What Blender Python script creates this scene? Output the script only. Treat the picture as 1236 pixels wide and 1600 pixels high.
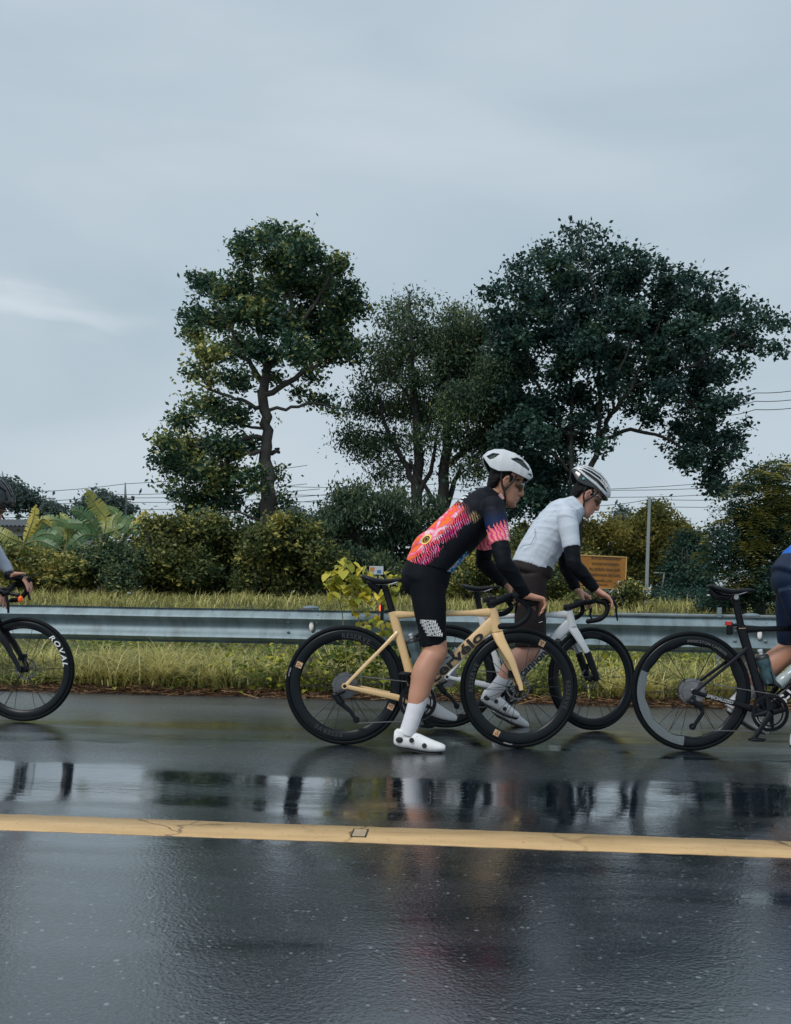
import bpy, bmesh, math, random
import numpy as np
from mathutils import Vector, Matrix
R = math.radians
PI = math.pi
sc = bpy.context.scene
for o in list(bpy.data.objects): bpy.data.objects.remove(o)
random.seed(7)
rng = np.random.default_rng(11)

# ------------------------------------------------------------------ camera
FPX = 1300.0            # focal length in photo pixels
H0 = 0.78               # camera height
PSI = R(3.7)            # camera turned a little to the left of square-on to the road
RHO = R(1.0)            # small roll
U0, V0 = 618.0, 950.0   # principal point (horizon row)
Fv = Vector((-math.sin(PSI), math.cos(PSI), 0))
R0 = Vector((math.cos(PSI), math.sin(PSI), 0))
UZ = Vector((0, 0, 1))
Rv = R0*math.cos(RHO) + UZ*math.sin(RHO)
Uv = UZ*math.cos(RHO) - R0*math.sin(RHO)
CAM = Vector((0, 0, H0))
cam_d = bpy.data.cameras.new('camera')
cam = bpy.data.objects.new('camera', cam_d)
sc.collection.objects.link(cam)
M = Matrix((Rv, Uv, -Fv)).transposed().to_4x4()
M.translation = CAM
cam.matrix_world = M
cam_d.sensor_fit = 'VERTICAL'
cam_d.sensor_height = 36
cam_d.lens = FPX/1600*36
cam_d.shift_y = 150/1600
cam_d.clip_start = .05
cam_d.clip_end = 3000
sc.camera = cam

# ------------------------------------------------------------------ world
w = bpy.data.worlds.new('World'); sc.world = w; w.use_nodes = True
nt = w.node_tree; nt.nodes.clear()
def wn(t, **k):
    n = nt.nodes.new(t)
    for a, b in k.items(): setattr(n, a, b)
    return n
SUN_EL, SUN_AZ = R(52), R(215)        # azimuth clockwise from +Y: behind the camera, to the left
sky = wn('ShaderNodeTexSky', sky_type='NISHITA', sun_disc=False)
sky.sun_elevation = SUN_EL; sky.sun_rotation = SUN_AZ
sky.air_density = 1.5; sky.dust_density = 3.0
tc = wn('ShaderNodeTexCoord'); sep = wn('ShaderNodeSeparateXYZ')
nt.links.new(tc.outputs['Generated'], sep.inputs[0])
mp = wn('ShaderNodeMapping'); mp.inputs['Scale'].default_value = (1.0, 1.0, 3.2)
nt.links.new(tc.outputs['Generated'], mp.inputs[0])
n1 = wn('ShaderNodeTexNoise'); n1.inputs['Scale'].default_value = 1.9; n1.inputs['Detail'].default_value = 6; n1.inputs['Roughness'].default_value = .45
n1.inputs['Distortion'].default_value = .4
nt.links.new(mp.outputs[0], n1.inputs['Vector'])
cr = wn('ShaderNodeValToRGB')
cr.color_ramp.elements[0].position = .30; cr.color_ramp.elements[0].color = (.355, .455, .525, 1)
cr.color_ramp.elements[1].position = .72; cr.color_ramp.elements[1].color = (.515, .59, .655, 1)
nt.links.new(n1.outputs['Fac'], cr.inputs[0])
# thin bright break in the cloud low in the west
dirn = (Rv*((50-U0)/FPX) + Uv*((V0-478)/FPX) + Fv).normalized()
dv = wn('ShaderNodeVectorMath', operation='SUBTRACT'); dv.inputs[1].default_value = dirn
nrm = wn('ShaderNodeVectorMath', operation='NORMALIZE')
nt.links.new(tc.outputs['Generated'], nrm.inputs[0]); nt.links.new(nrm.outputs[0], dv.inputs[0])
n2 = wn('ShaderNodeTexNoise'); n2.inputs['Scale'].default_value = 7; n2.inputs['Detail'].default_value = 5
mp2 = wn('ShaderNodeMapping'); mp2.inputs['Scale'].default_value = (1, 1, 4)
nt.links.new(tc.outputs['Generated'], mp2.inputs[0]); nt.links.new(mp2.outputs[0], n2.inputs['Vector'])
n2o = wn('ShaderNodeVectorMath', operation='MULTIPLY_ADD'); n2o.inputs[1].default_value = (.0, .0, .06); n2o.inputs[2].default_value = (0, 0, -.03)
nt.links.new(n2.outputs['Fac'], n2o.inputs[0])
ad = wn('ShaderNodeVectorMath', operation='ADD')
nt.links.new(dv.outputs[0], ad.inputs[0]); nt.links.new(n2o.outputs[0], ad.inputs[1])
scl = wn('ShaderNodeVectorMath', operation='MULTIPLY'); scl.inputs[1].default_value = (6.5, 6.5, 52)
nt.links.new(ad.outputs[0], scl.inputs[0])
ln = wn('ShaderNodeVectorMath', operation='LENGTH'); nt.links.new(scl.outputs[0], ln.inputs[0])
mr = wn('ShaderNodeMapRange', interpolation_type='SMOOTHSTEP'); mr.inputs[1].default_value = 1.0; mr.inputs[2].default_value = 0.1; mr.inputs[3].default_value = 0; mr.inputs[4].default_value = .45
nt.links.new(ln.outputs['Value'], mr.inputs[0])
mxb = wn('ShaderNodeMixRGB'); mxb.inputs[2].default_value = (.70, .745, .78, 1)
nt.links.new(mr.outputs[0], mxb.inputs[0]); nt.links.new(cr.outputs[0], mxb.inputs[1])
# overcast is a little paler towards the horizon
hz = wn('ShaderNodeMapRange'); hz.inputs[1].default_value = 0.0; hz.inputs[2].default_value = .45; hz.inputs[3].default_value = .35; hz.inputs[4].default_value = 0
nt.links.new(sep.outputs['Z'], hz.inputs[0])
mxh = wn('ShaderNodeMixRGB'); mxh.inputs[2].default_value = (.505, .57, .63, 1)
nt.links.new(hz.outputs[0], mxh.inputs[0]); nt.links.new(mxb.outputs[0], mxh.inputs[1])
x10 = wn('ShaderNodeVectorMath', operation='SCALE'); x10.inputs['Scale'].default_value = 10.0
nt.links.new(mxh.outputs[0], x10.inputs[0])
mxs = wn('ShaderNodeMixRGB'); mxs.inputs[0].default_value = .93
nt.links.new(sky.outputs[0], mxs.inputs[1]); nt.links.new(x10.outputs[0], mxs.inputs[2])
bg = wn('ShaderNodeBackground'); bg.inputs['Strength'].default_value = .1
nt.links.new(mxs.outputs[0], bg.inputs['Color'])
wo = wn('ShaderNodeOutputWorld'); nt.links.new(bg.outputs[0], wo.inputs[0])

sun_d = bpy.data.lights.new('sun', 'SUN'); sun_d.energy = 1.8; sun_d.angle = R(18); sun_d.color = (1, .975, .94)
sun = bpy.data.objects.new('sun', sun_d); sc.collection.objects.link(sun)
sdir = Vector((math.sin(SUN_AZ)*math.cos(SUN_EL), math.cos(SUN_AZ)*math.cos(SUN_EL), math.sin(SUN_EL)))
sun.rotation_euler = sdir.to_track_quat('Z', 'Y').to_euler()
sc.view_settings.view_transform = 'Standard'; sc.view_settings.look = 'None'
sc.view_settings.exposure = .2; sc.view_settings.gamma = 1; sc.view_settings.use_curve_mapping = False

# ------------------------------------------------------------------ helpers
def P(px, py, z):
    """world point seen at photo pixel (px,py) at view depth z"""
    return CAM + Fv*z + Rv*((px-U0)/FPX*z) + Uv*((V0-py)/FPX*z)
def PY(px, py, Y):
    """world point on the plane Y=const"""
    d = Fv + Rv*((px-U0)/FPX) + Uv*((V0-py)/FPX)
    return CAM + d*(Y/d.y)
def tag(o, label=None, cat=None, group=None, kind=None):
    if label: o['label'] = label
    if cat: o['category'] = cat
    if group: o['group'] = group
    if kind: o['kind'] = kind
    return o
def empty(name, loc=(0, 0, 0), rz=0, label=None, cat=None, group=None):
    o = bpy.data.objects.new(name, None); sc.collection.objects.link(o)
    o.location = loc; o.rotation_euler = (0, 0, rz); o.empty_display_size = .1
    return tag(o, label, cat, group)
def mesh_obj(name, verts, faces, mat=None, parent=None, smooth=True, loc=None):
    me = bpy.data.meshes.new(name)
    if isinstance(verts, np.ndarray):
        verts = verts.astype(np.float32); nf = len(faces)
        faces = np.asarray(faces, dtype=np.int32); k = faces.shape[1]
        me.vertices.add(len(verts)); me.vertices.foreach_set('co', verts.ravel())
        me.loops.add(nf*k); me.loops.foreach_set('vertex_index', faces.ravel())
        me.polygons.add(nf); me.polygons.foreach_set('loop_start', np.arange(0, nf*k, k, dtype=np.int32))
        me.polygons.foreach_set('loop_total', np.full(nf, k, dtype=np.int32))
        me.update(calc_edges=True)
    else:
        me.from_pydata([tuple(v) for v in verts], [], faces)
    me.validate()
    me.polygons.foreach_set('use_smooth', [smooth]*len(me.polygons))
    if mat: me.materials.append(mat)
    o = bpy.data.objects.new(name, me); sc.collection.objects.link(o)
    if parent: o.parent = parent
    if loc is not None: o.location = loc
    return o
def share(o, name=None, parent=None, loc=None, rot=None):
    c = o.copy(); sc.collection.objects.link(c)
    if parent: c.parent = parent
    if loc is not None: c.location = loc
    if rot is not None: c.rotation_euler = rot
    return c

class MB:
    def __init__(s): s.v = []; s.f = []
    def add(s, vs, fs):
        b = len(s.v); s.v += [tuple(v) for v in vs]; s.f += [tuple(i+b for i in f) for f in fs]
    def box(s, c, d, rot=None):
        x, y, z = d[0]/2, d[1]/2, d[2]/2
        vs = [Vector((a*x, b*y, e*z)) for a in (-1, 1) for b in (-1, 1) for e in (-1, 1)]
        if rot: vs = [rot @ v for v in vs]
        vs = [v+Vector(c) for v in vs]
        s.add(vs, [(0, 1, 3, 2), (4, 6, 7, 5), (0, 4, 5, 1), (2, 3, 7, 6), (0, 2, 6, 4), (1, 5, 7, 3)])
    def tube(s, pts, rad, n=8, closed=False, cap=True, side=None, flat=1.0, sq=2.0):
        """swept tube; rad float or list; flat = width(side)/height ratio or list; sq superellipse exponent"""
        pts = [Vector(p) for p in pts]; m = len(pts)
        if not hasattr(rad, '__len__'): rad = [rad]*m
        if not hasattr(flat, '__len__'): flat = [flat]*m
        vs = []; prev = None
        for i, p in enumerate(pts):
            if closed: t = pts[(i+1) % m]-pts[i-1]
            else: t = pts[min(i+1, m-1)]-pts[max(i-1, 0)]
            t.normalize()
            if side is not None: a = Vector(side)
            elif prev is not None: a = prev
            else: a = Vector((0, 1, 0)) if abs(t.y) < .9 else Vector((1, 0, 0))
            a = (a - t*a.dot(t))
            if a.length < 1e-5: a = Vector((1, 0, 0)) - t*t.x
            a.normalize(); prev = a; b = t.cross(a)
            for k in range(n):
                an = 2*PI*k/n; c_, s_ = math.cos(an), math.sin(an)
                cc = math.copysign(abs(c_)**(2/sq), c_); ss = math.copysign(abs(s_)**(2/sq), s_)
                vs.append(p + a*(cc*rad[i]*flat[i]) + b*(ss*rad[i]))
        fs = []
        for i in range(m if closed else m-1):
            j = (i+1) % m
            for k in range(n):
                l = (k+1) % n
                fs.append((i*n+k, i*n+l, j*n+l, j*n+k))
        if cap and not closed:
            fs.append(tuple(range(n-1, -1, -1))); fs.append(tuple((m-1)*n+k for k in range(n)))
        s.add(vs, fs)
    def lathe(s, prof, n=48, axis='y', c=(0, 0, 0), closed=True):
        """prof list of (r, t); revolve about axis through c"""
        vs = []; m = len(prof)
        for i in range(n):
            a = 2*PI*i/n
            for r, t in prof:
                if axis == 'y': vs.append((c[0]+r*math.cos(a), c[1]+t, c[2]+r*math.sin(a)))
                elif axis == 'z': vs.append((c[0]+r*math.cos(a), c[1]+r*math.sin(a), c[2]+t))
                else: vs.append((c[0]+t, c[1]+r*math.cos(a), c[2]+r*math.sin(a)))
        fs = []
        for i in range(n):
            j = (i+1) % n
            for k in range(m if closed else m-1):
                l = (k+1) % m
                fs.append((i*m+k, i*m+l, j*m+l, j*m+k))
        s.add(vs, fs)
    def ell(s, c, r, nu=12, nv=8, rot=None):
        vs = []; fs = []
        for j in range(nv+1):
            th = PI*j/nv
            for i in range(nu):
                a = 2*PI*i/nu
                v = Vector((r[0]*math.sin(th)*math.cos(a), r[1]*math.sin(th)*math.sin(a), r[2]*math.cos(th)))
                if rot: v = rot @ v
                vs.append(v+Vector(c))
        for j in range(nv):
            for i in range(nu):
                k = (i+1) % nu
                fs.append((j*nu+i, (j+1)*nu+i, (j+1)*nu+k, j*nu+k))
        s.add(vs, fs)
    def prism(s, pts, axis_vec, thick):
        """polygon pts (Vectors) extruded by axis_vec*thick"""
        n = len(pts); a = Vector(axis_vec)*thick
        vs = [Vector(p) for p in pts] + [Vector(p)+a for p in pts]
        fs = [tuple(range(n)), tuple(range(2*n-1, n-1, -1))] + [(i, (i+1) % n, n+(i+1) % n, n+i) for i in range(n)]
        s.add(vs, fs)
    def build(s, name, mat, parent=None, smooth=False, bevel=0, loc=None, auto=None):
        o = mesh_obj(name, s.v, s.f, mat, parent, smooth, loc)
        bm = bmesh.new(); bm.from_mesh(o.data); bmesh.ops.recalc_face_normals(bm, faces=bm.faces)
        if bevel: bmesh.ops.bevel(bm, geom=[e for e in bm.edges], offset=bevel, segments=2, affect='EDGES', profile=.6)
        bm.to_mesh(o.data); bm.free()
        if auto or (smooth and auto is None):
            try: o.data.set_sharp_from_angle(angle=R(auto or 45))
            except Exception: pass
        return o

# ------------------------------------------------------------------ materials
def lin(h):
    h = h.lstrip('#'); c = [int(h[i:i+2], 16)/255 for i in (0, 2, 4)]
    return tuple(x/12.92 if x <= .04045 else ((x+.055)/1.055)**2.4 for x in c)
def mat(name, col, rough=.5, metal=0, coat=0, var=.08, scale=30, bump=0, bscale=200, spec=.5, emit=None, trans=0, coatr=.05):
    m = bpy.data.materials.new(name); m.use_nodes = True; t = m.node_tree; b = t.nodes['Principled BSDF']
    if len(col) == 3: col = (*col, 1)
    b.inputs['Roughness'].default_value = rough; b.inputs['Metallic'].default_value = metal
    b.inputs['Coat Weight'].default_value = coat; b.inputs['Coat Roughness'].default_value = coatr
    b.inputs['Specular IOR Level'].default_value = spec
    b.inputs['Transmission Weight'].default_value = trans
    tcn = t.nodes.new('ShaderNodeTexCoord')
    nz = t.nodes.new('ShaderNodeTexNoise'); nz.inputs['Scale'].default_value = scale; nz.inputs['Detail'].default_value = 5
    t.links.new(tcn.outputs['Object'], nz.inputs['Vector'])
    mx = t.nodes.new('ShaderNodeMixRGB')
    mx.inputs[1].default_value = tuple(max(0, c*(1-var*1.6)) for c in col[:3])+(1,)
    mx.inputs[2].default_value = tuple(min(1, c*(1+var*1.6)) for c in col[:3])+(1,)
    t.links.new(nz.outputs['Fac'], mx.inputs[0]); t.links.new(mx.outputs[0], b.inputs['Base Color'])
    mr_ = t.nodes.new('ShaderNodeMapRange'); mr_.inputs[3].default_value = max(0, rough*.8); mr_.inputs[4].default_value = min(1, rough*1.25)
    t.links.new(nz.outputs['Fac'], mr_.inputs[0]); t.links.new(mr_.outputs[0], b.inputs['Roughness'])
    if bump:
        nb = t.nodes.new('ShaderNodeTexNoise'); nb.inputs['Scale'].default_value = bscale; nb.inputs['Detail'].default_value = 3
        t.links.new(tcn.outputs['Object'], nb.inputs['Vector'])
        bp = t.nodes.new('ShaderNodeBump'); bp.inputs['Strength'].default_value = bump; bp.inputs['Distance'].default_value = .004
        t.links.new(nb.outputs['Fac'], bp.inputs['Height']); t.links.new(bp.outputs[0], b.inputs['Normal'])
    if emit:
        b.inputs['Emission Color'].default_value = (*emit[:3], 1); b.inputs['Emission Strength'].default_value = emit[3]
    return m
def leafmat(name, cols, rough=.55, trans=.25):
    """leaf colours chosen per leaf by the 'tint' face attribute"""
    m = bpy.data.materials.new(name); m.use_nodes = True; t = m.node_tree; b = t.nodes['Principled BSDF']
    at = t.nodes.new('ShaderNodeAttribute'); at.attribute_name = 'tint'
    rp = t.nodes.new('ShaderNodeValToRGB'); el = rp.color_ramp.elements
    while len(el) < len(cols): el.new(.5)
    for i, (p, c) in enumerate(cols):
        el[i].position = p; el[i].color = (*c, 1)
    t.links.new(at.outputs['Fac'], rp.inputs[0]); t.links.new(rp.outputs[0], b.inputs['Base Color'])
    b.inputs['Roughness'].default_value = rough; b.inputs['Specular IOR Level'].default_value = .35
    tr = t.nodes.new('ShaderNodeBsdfTranslucent'); t.links.new(rp.outputs[0], tr.inputs['Color'])
    ms = t.nodes.new('ShaderNodeMixShader'); ms.inputs[0].default_value = trans
    t.links.new(b.outputs[0], ms.inputs[1]); t.links.new(tr.outputs[0], ms.inputs[2])
    t.links.new(ms.outputs[0], t.nodes['Material Output'].inputs[0])
    return m
def set_tint(o, arr):
    a = o.data.attributes.new('tint', 'FLOAT', 'FACE'); a.data.foreach_set('value', np.clip(arr, 0, 1).astype(np.float32))
# ------------------------------------------------------------------ ground and road
def vnoise(x, y, seed=0):
    r = np.random.default_rng(seed); v = 0
    for k in range(7):
        a = r.uniform(0, 2*PI); f = r.uniform(.4, 1.6)*(1.7**(k*.6)); ph = r.uniform(0, 6.28)
        v = v + np.sin((x*np.cos(a)+y*np.sin(a))*f+ph)/(1.25**k)
    return v/3.5
ROAD_EDGE = 6.93
def ground_z(x, y):
    """verge falls off the road edge, then climbs to the trees"""
    t = np.clip((y-9.5)/11.0, 0, 1)
    base = -.02 + np.clip((y-ROAD_EDGE)/.3, -2, 1)*.05 + .84*(t*t*(3-2*t))
    return base + vnoise(x*2.2, y*2.2, 3)*.016*np.clip((y-6.6)*3, 0, 1) + vnoise(x*.5, y*.5, 9)*.06*np.clip((y-10)/6, 0, 1)
ys = np.concatenate([np.linspace(-40, 6.4, 12), np.linspace(6.6, 9, 50), np.linspace(9.2, 24, 50), np.linspace(26, 900, 20)])
xs = np.concatenate([np.linspace(-900, -14, 16), np.linspace(-12, 12, 340), np.linspace(14, 900, 16)])
X, Y = np.meshgrid(xs, ys); Z = ground_z(X, Y); Z[Y < 6.5] = -.12
V = np.stack([X.ravel(), Y.ravel(), Z.ravel()], 1)
nx = len(xs); ii = (np.arange(len(ys)-1)[:, None]*nx + np.arange(nx-1)[None, :]).ravel()
m_gr = bpy.data.materials.new('soil and litter'); m_gr.use_nodes = True
t = m_gr.node_tree; b = t.nodes['Principled BSDF']; b.inputs['Roughness'].default_value = .75
tcn = t.nodes.new('ShaderNodeTexCoord')
na = t.nodes.new('ShaderNodeTexNoise'); na.inputs['Scale'].default_value = 9; na.inputs['Detail'].default_value = 8; na.inputs['Roughness'].default_value = .7
t.links.new(tcn.outputs['Object'], na.inputs['Vector'])
rp = t.nodes.new('ShaderNodeValToRGB'); e = rp.color_ramp.elements
e[0].position = .35; e[0].color = (.018, .012, .008, 1); e[1].position = .66; e[1].color = (.10, .055, .028, 1)
t.links.new(na.outputs['Fac'], rp.inputs[0])
nb = t.nodes.new('ShaderNodeTexNoise'); nb.inputs['Scale'].default_value = 2.5; nb.inputs['Detail'].default_value = 6
t.links.new(tcn.outputs['Object'], nb.inputs['Vector'])
rg = t.nodes.new('ShaderNodeValToRGB'); e = rg.color_ramp.elements
e[0].position = .3; e[0].color = (.035, .045, .015, 1); e[1].position = .7; e[1].color = (.11, .10, .035, 1)
t.links.new(nb.outputs['Fac'], rg.inputs[0])
sp = t.nodes.new('ShaderNodeSeparateXYZ'); t.links.new(tcn.outputs['Object'], sp.inputs[0])
mrg = t.nodes.new('ShaderNodeMapRange'); mrg.inputs[1].default_value = 7.25; mrg.inputs[2].default_value = 8.5
t.links.new(sp.outputs['Y'], mrg.inputs[0])
mg = t.nodes.new('ShaderNodeMixRGB'); t.links.new(mrg.outputs[0], mg.inputs[0]); t.links.new(rp.outputs[0], mg.inputs[1]); t.links.new(rg.outputs[0], mg.inputs[2])
t.links.new(mg.outputs[0], b.inputs['Base Color'])
bp = t.nodes.new('ShaderNodeBump'); bp.inputs['Distance'].default_value = .03; t.links.new(na.outputs['Fac'], bp.inputs['Height']); t.links.new(bp.outputs[0], b.inputs['Normal'])
tag(mesh_obj('ground', V, np.stack([ii, ii+1, ii+nx+1, ii+nx], 1), m_gr), kind='structure')

# wet asphalt: real relief (ruts and camber) plus material relief
m_rd = bpy.data.materials.new('wet asphalt'); m_rd.use_nodes = True
t = m_rd.node_tree; b = t.nodes['Principled BSDF']
def N(tp, **k):
    n = t.nodes.new(tp)
    for a_, b_ in k.items(): setattr(n, a_, b_)
    return n
def noise(scale, detail=4, rough=.5, vec=None, sc3=None, dist=0):
    n = N('ShaderNodeTexNoise'); n.inputs['Scale'].default_value = scale; n.inputs['Detail'].default_value = detail; n.inputs['Roughness'].default_value = rough; n.inputs['Distortion'].default_value = dist
    if sc3:
        mp_ = N('ShaderNodeMapping'); mp_.inputs['Scale'].default_value = sc3; t.links.new(tcn.outputs['Object'], mp_.inputs[0]); t.links.new(mp_.outputs[0], n.inputs['Vector'])
    else: t.links.new(tcn.outputs['Object'], n.inputs['Vector'])
    return n
def math_(op, a=None, b_=None, c=None):
    n = N('ShaderNodeMath', operation=op)
    for i, v in enumerate((a, b_, c)):
        if v is None: continue
        if isinstance(v, (int, float)): n.inputs[i].default_value = v
        else: t.links.new(v, n.inputs[i])
    return n.outputs[0]
def mrange(v, a, b_, c=0, d=1, smooth=True):
    n = N('ShaderNodeMapRange'); 
    if smooth: n.interpolation_type = 'SMOOTHSTEP'
    t.links.new(v, n.inputs[0])
    for i, q in enumerate((a, b_, c, d)): n.inputs[i+1].default_value = q
    return n.outputs[0]
tcn = N('ShaderNodeTexCoord'); sp = N('ShaderNodeSeparateXYZ'); t.links.new(tcn.outputs['Object'], sp.inputs[0])
ywob = noise(1, 4, .55, sc3=(.45, 1.2, 1))
yy = math_('ADD', sp.outputs['Y'], math_('MULTIPLY', math_('SUBTRACT', ywob.outputs['Fac'], .5), 1.0))
yw2 = noise(1, 5, .65, sc3=(2.2, 6, 1)); yy = math_('ADD', yy, math_('MULTIPLY', math_('SUBTRACT', yw2.outputs['Fac'], .5), .30))
# standing water mask over the cross-section of the lane (world Y, metres)
wr = N('ShaderNodeValToRGB'); wr.color_ramp.interpolation = 'EASE'; e = wr.color_ramp.elements
prof = [(0, .45), (2.0, .5), (2.75, .6), (2.98, .6), (3.15, .62), (3.32, .85), (3.55, 1), (3.78, .85), (4.06, .2), (4.35, .05), (4.5, .35), (4.62, .8), (4.95, .45), (5.25, .6), (5.55, .5), (5.8, .15), (6.1, .1), (6.35, .55), (6.6, .1), (7.5, 0)]
while len(e) < len(prof): e.new(.5)
for i, (p_, v_) in enumerate(prof): e[i].position = p_/8; e[i].color = (v_, v_, v_, 1)
t.links.new(math_('DIVIDE', yy, 8), wr.inputs[0])
streak = noise(1, 6, .6, sc3=(.8, 5, 1), dist=.3)
wet = math_('ADD', wr.outputs[0], math_('MULTIPLY', math_('SUBTRACT', streak.outputs['Fac'], .5), 1.3))
wet = mrange(wet, .35, .95)
wet = math_('MULTIPLY', wet, 1.0)
grain = noise(190, 3, .6); grain2 = noise(60, 3, .6); ripple = noise(14, 3, .5, sc3=(.7, 1.6, 1))
vor = N('ShaderNodeTexVoronoi'); vor.inputs['Scale'].default_value = 95; t.links.new(tcn.outputs['Object'], vor.inputs['Vector'])
col = N('ShaderNodeValToRGB'); e = col.color_ramp.elements
e[0].position = .3; e[0].color = (.0006, .0036, .0066, 1); e[1].position = .72; e[1].color = (.0026, .0090, .0150, 1)
t.links.new(grain2.outputs['Fac'], col.inputs[0])
patch = noise(1, 5, .55, sc3=(.35, 1.6, 1))
patchc = N('ShaderNodeMixRGB', blend_type='MULTIPLY'); patchc.inputs[0].default_value = 1
pr = N('ShaderNodeValToRGB'); pr.color_ramp.elements[0].color = (.75, .75, .75, 1); pr.color_ramp.elements[0].position = .35; pr.color_ramp.elements[1].color = (1.5, 1.5, 1.5, 1); pr.color_ramp.elements[1].position = .65
t.links.new(patch.outputs['Fac'], pr.inputs[0]); t.links.new(col.outputs[0], patchc.inputs[1]); t.links.new(pr.outputs[0], patchc.inputs[2])
# pale chips of aggregate
vor2 = N('ShaderNodeTexVoronoi'); vor2.inputs['Scale'].default_value = 62; t.links.new(tcn.outputs['Object'], vor2.inputs['Vector'])
sepc = N('ShaderNodeSeparateColor'); t.links.new(vor2.outputs['Color'], sepc.inputs[0])
chip = math_('MULTIPLY', math_('LESS_THAN', vor2.outputs['Distance'], math_('MULTIPLY', math_('MULTIPLY', sepc.outputs[1], sepc.outputs[1]), .40)), math_('GREATER_THAN', sepc.outputs[0], .45))
chipm = N('ShaderNodeMixRGB'); chipm.inputs[2].default_value = (.15, .175, .19, 1)
t.links.new(math_('MULTIPLY', chip, math_('MULTIPLY', sepc.outputs[2], .9)), chipm.inputs[0]); t.links.new(patchc.outputs[0], chipm.inputs[1])
vor3 = N('ShaderNodeTexVoronoi'); vor3.inputs['Scale'].default_value = 170; t.links.new(tcn.outputs['Object'], vor3.inputs['Vector']); sepd = N('ShaderNodeSeparateColor'); t.links.new(vor3.outputs['Color'], sepd.inputs[0])
chip3 = math_('MULTIPLY', math_('LESS_THAN', vor3.outputs['Distance'], .34), math_('GREATER_THAN', sepd.outputs[0], .72)); chipn = N('ShaderNodeMixRGB'); chipn.inputs[2].default_value = (.085, .105, .125, 1)
t.links.new(math_('MULTIPLY', chip3, sepd.outputs[1]), chipn.inputs[0]); t.links.new(chipm.outputs[0], chipn.inputs[1])
t.links.new(chipn.outputs[0], b.inputs['Base Color'])
rdry = mrange(grain2.outputs['Fac'], .3, .7, .17, .30)
rough = math_('ADD', math_('MULTIPLY', math_('SUBTRACT', 1, wet), rdry), math_('MULTIPLY', wet, .035))
t.links.new(rough, b.inputs['Roughness'])
b.inputs['Specular IOR Level'].default_value = .2
h = math_('ADD', math_('MULTIPLY', grain.outputs['Fac'], .0010), math_('MULTIPLY', vor.outputs['Distance'], .0013))
h = math_('MULTIPLY', h, math_('SUBTRACT', 1.0, math_('MULTIPLY', wet, .93)))
h = math_('ADD', h, math_('MULTIPLY', ripple.outputs['Fac'], .0008))
bp = N('ShaderNodeBump'); bp.inputs['Distance'].default_value = 1.0; bp.inputs['Strength'].default_value = 1.0
t.links.new(h, bp.inputs['Height']); t.links.new(bp.outputs[0], b.inputs['Normal'])
# the film of rain water over the stones
b.inputs['Coat Weight'].default_value = 1.0; b.inputs['Coat IOR'].default_value = 2.1
swell = noise(1, 4, .6, sc3=(9, 22, 1)); dry_ = math_('SUBTRACT', 1.0, wet)
t.links.new(math_('ADD', math_('ADD', .035, mrange(sp.outputs['Y'], 5.7, 6.3, 0, .24)), math_('MULTIPLY', dry_, math_('ADD', mrange(patch.outputs['Fac'], .35, .65, .04, .11), mrange(sp.outputs['Y'], 3.5, 4.1, 0, .15)))), b.inputs['Coat Roughness'])
hf = math_('ADD', math_('MULTIPLY', swell.outputs['Fac'], math_('ADD', .0002, math_('MULTIPLY', wet, .0005))), math_('MULTIPLY', math_('ADD', math_('MULTIPLY', grain2.outputs['Fac'], .8), math_('ADD', math_('MULTIPLY', grain.outputs['Fac'], 1.0), math_('MULTIPLY', vor.outputs['Distance'], .8))), math_('MULTIPLY', dry_, .0004)))
bp2 = N('ShaderNodeBump'); bp2.inputs['Distance'].default_value = 1.0; t.links.new(hf, bp2.inputs['Height']); t.links.new(bp2.outputs[0], b.inputs['Coat Normal'])
ys = np.concatenate([[-30, -10, -2], np.linspace(.5, 7.4, 140)]); xs = np.concatenate([[-900, -200, -40], np.linspace(-12, 12, 160), [40, 200, 900]])
X, Y = np.meshgrid(xs, ys)
near = np.clip(1-np.abs(X)/40, 0, 1)
Z = (-.006*np.exp(-((Y-3.6)/.28)**2) - .004*np.exp(-((Y-5.4)/.3)**2) + .004*np.exp(-((Y-4.2)/.16)**2))*near
V = np.stack([X.ravel(), Y.ravel(), Z.ravel()], 1); nx = len(xs); ii = (np.arange(len(ys)-1)[:, None]*nx + np.arange(nx-1)[None, :]).ravel()
tag(mesh_obj('road', V, np.stack([ii, ii+1, ii+nx+1, ii+nx], 1), m_rd), kind='structure')

# yellow edge line, worn edges, with a square survey mark
m_yl = bpy.data.materials.new('yellow road paint'); m_yl.use_nodes = True
t = m_yl.node_tree; b = t.nodes['Principled BSDF']; tcn = N('ShaderNodeTexCoord')
n_a = noise(5, 6, .6, sc3=(.6, 3, 1)); rp = N('ShaderNodeValToRGB'); e = rp.color_ramp.elements
e[0].position = .3; e[0].color = (.45, .29, .13, 1); e[1].position = .7; e[1].color = (.63, .42, .205, 1)
t.links.new(n_a.outputs['Fac'], rp.inputs[0])
vc = N('ShaderNodeTexVoronoi', feature='DISTANCE_TO_EDGE'); vc.inputs['Scale'].default_value = 1.5
wv = noise(3, 4); vm = N('ShaderNodeVectorMath', operation='MULTIPLY_ADD'); vm.inputs[1].default_value = (.35, .35, 0)
t.links.new(wv.outputs['Color'], vm.inputs[0]); t.links.new(tcn.outputs['Object'], vm.inputs[2]); t.links.new(vm.outputs[0], vc.inputs['Vector'])
crk = mrange(vc.outputs['Distance'], .0, .012, 1, 0)
n_c = noise(1.2, 3); crk = math_('MULTIPLY', crk, mrange(n_c.outputs['Fac'], .40, .55))
spk = noise(75, 3, .7); spm = mrange(spk.outputs['Fac'], .60, .72)
lns = noise(1, 3, .5, sc3=(1.2, 60, 1)); lm = math_('MULTIPLY', mrange(lns.outputs['Fac'], .6, .7), .35)
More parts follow.
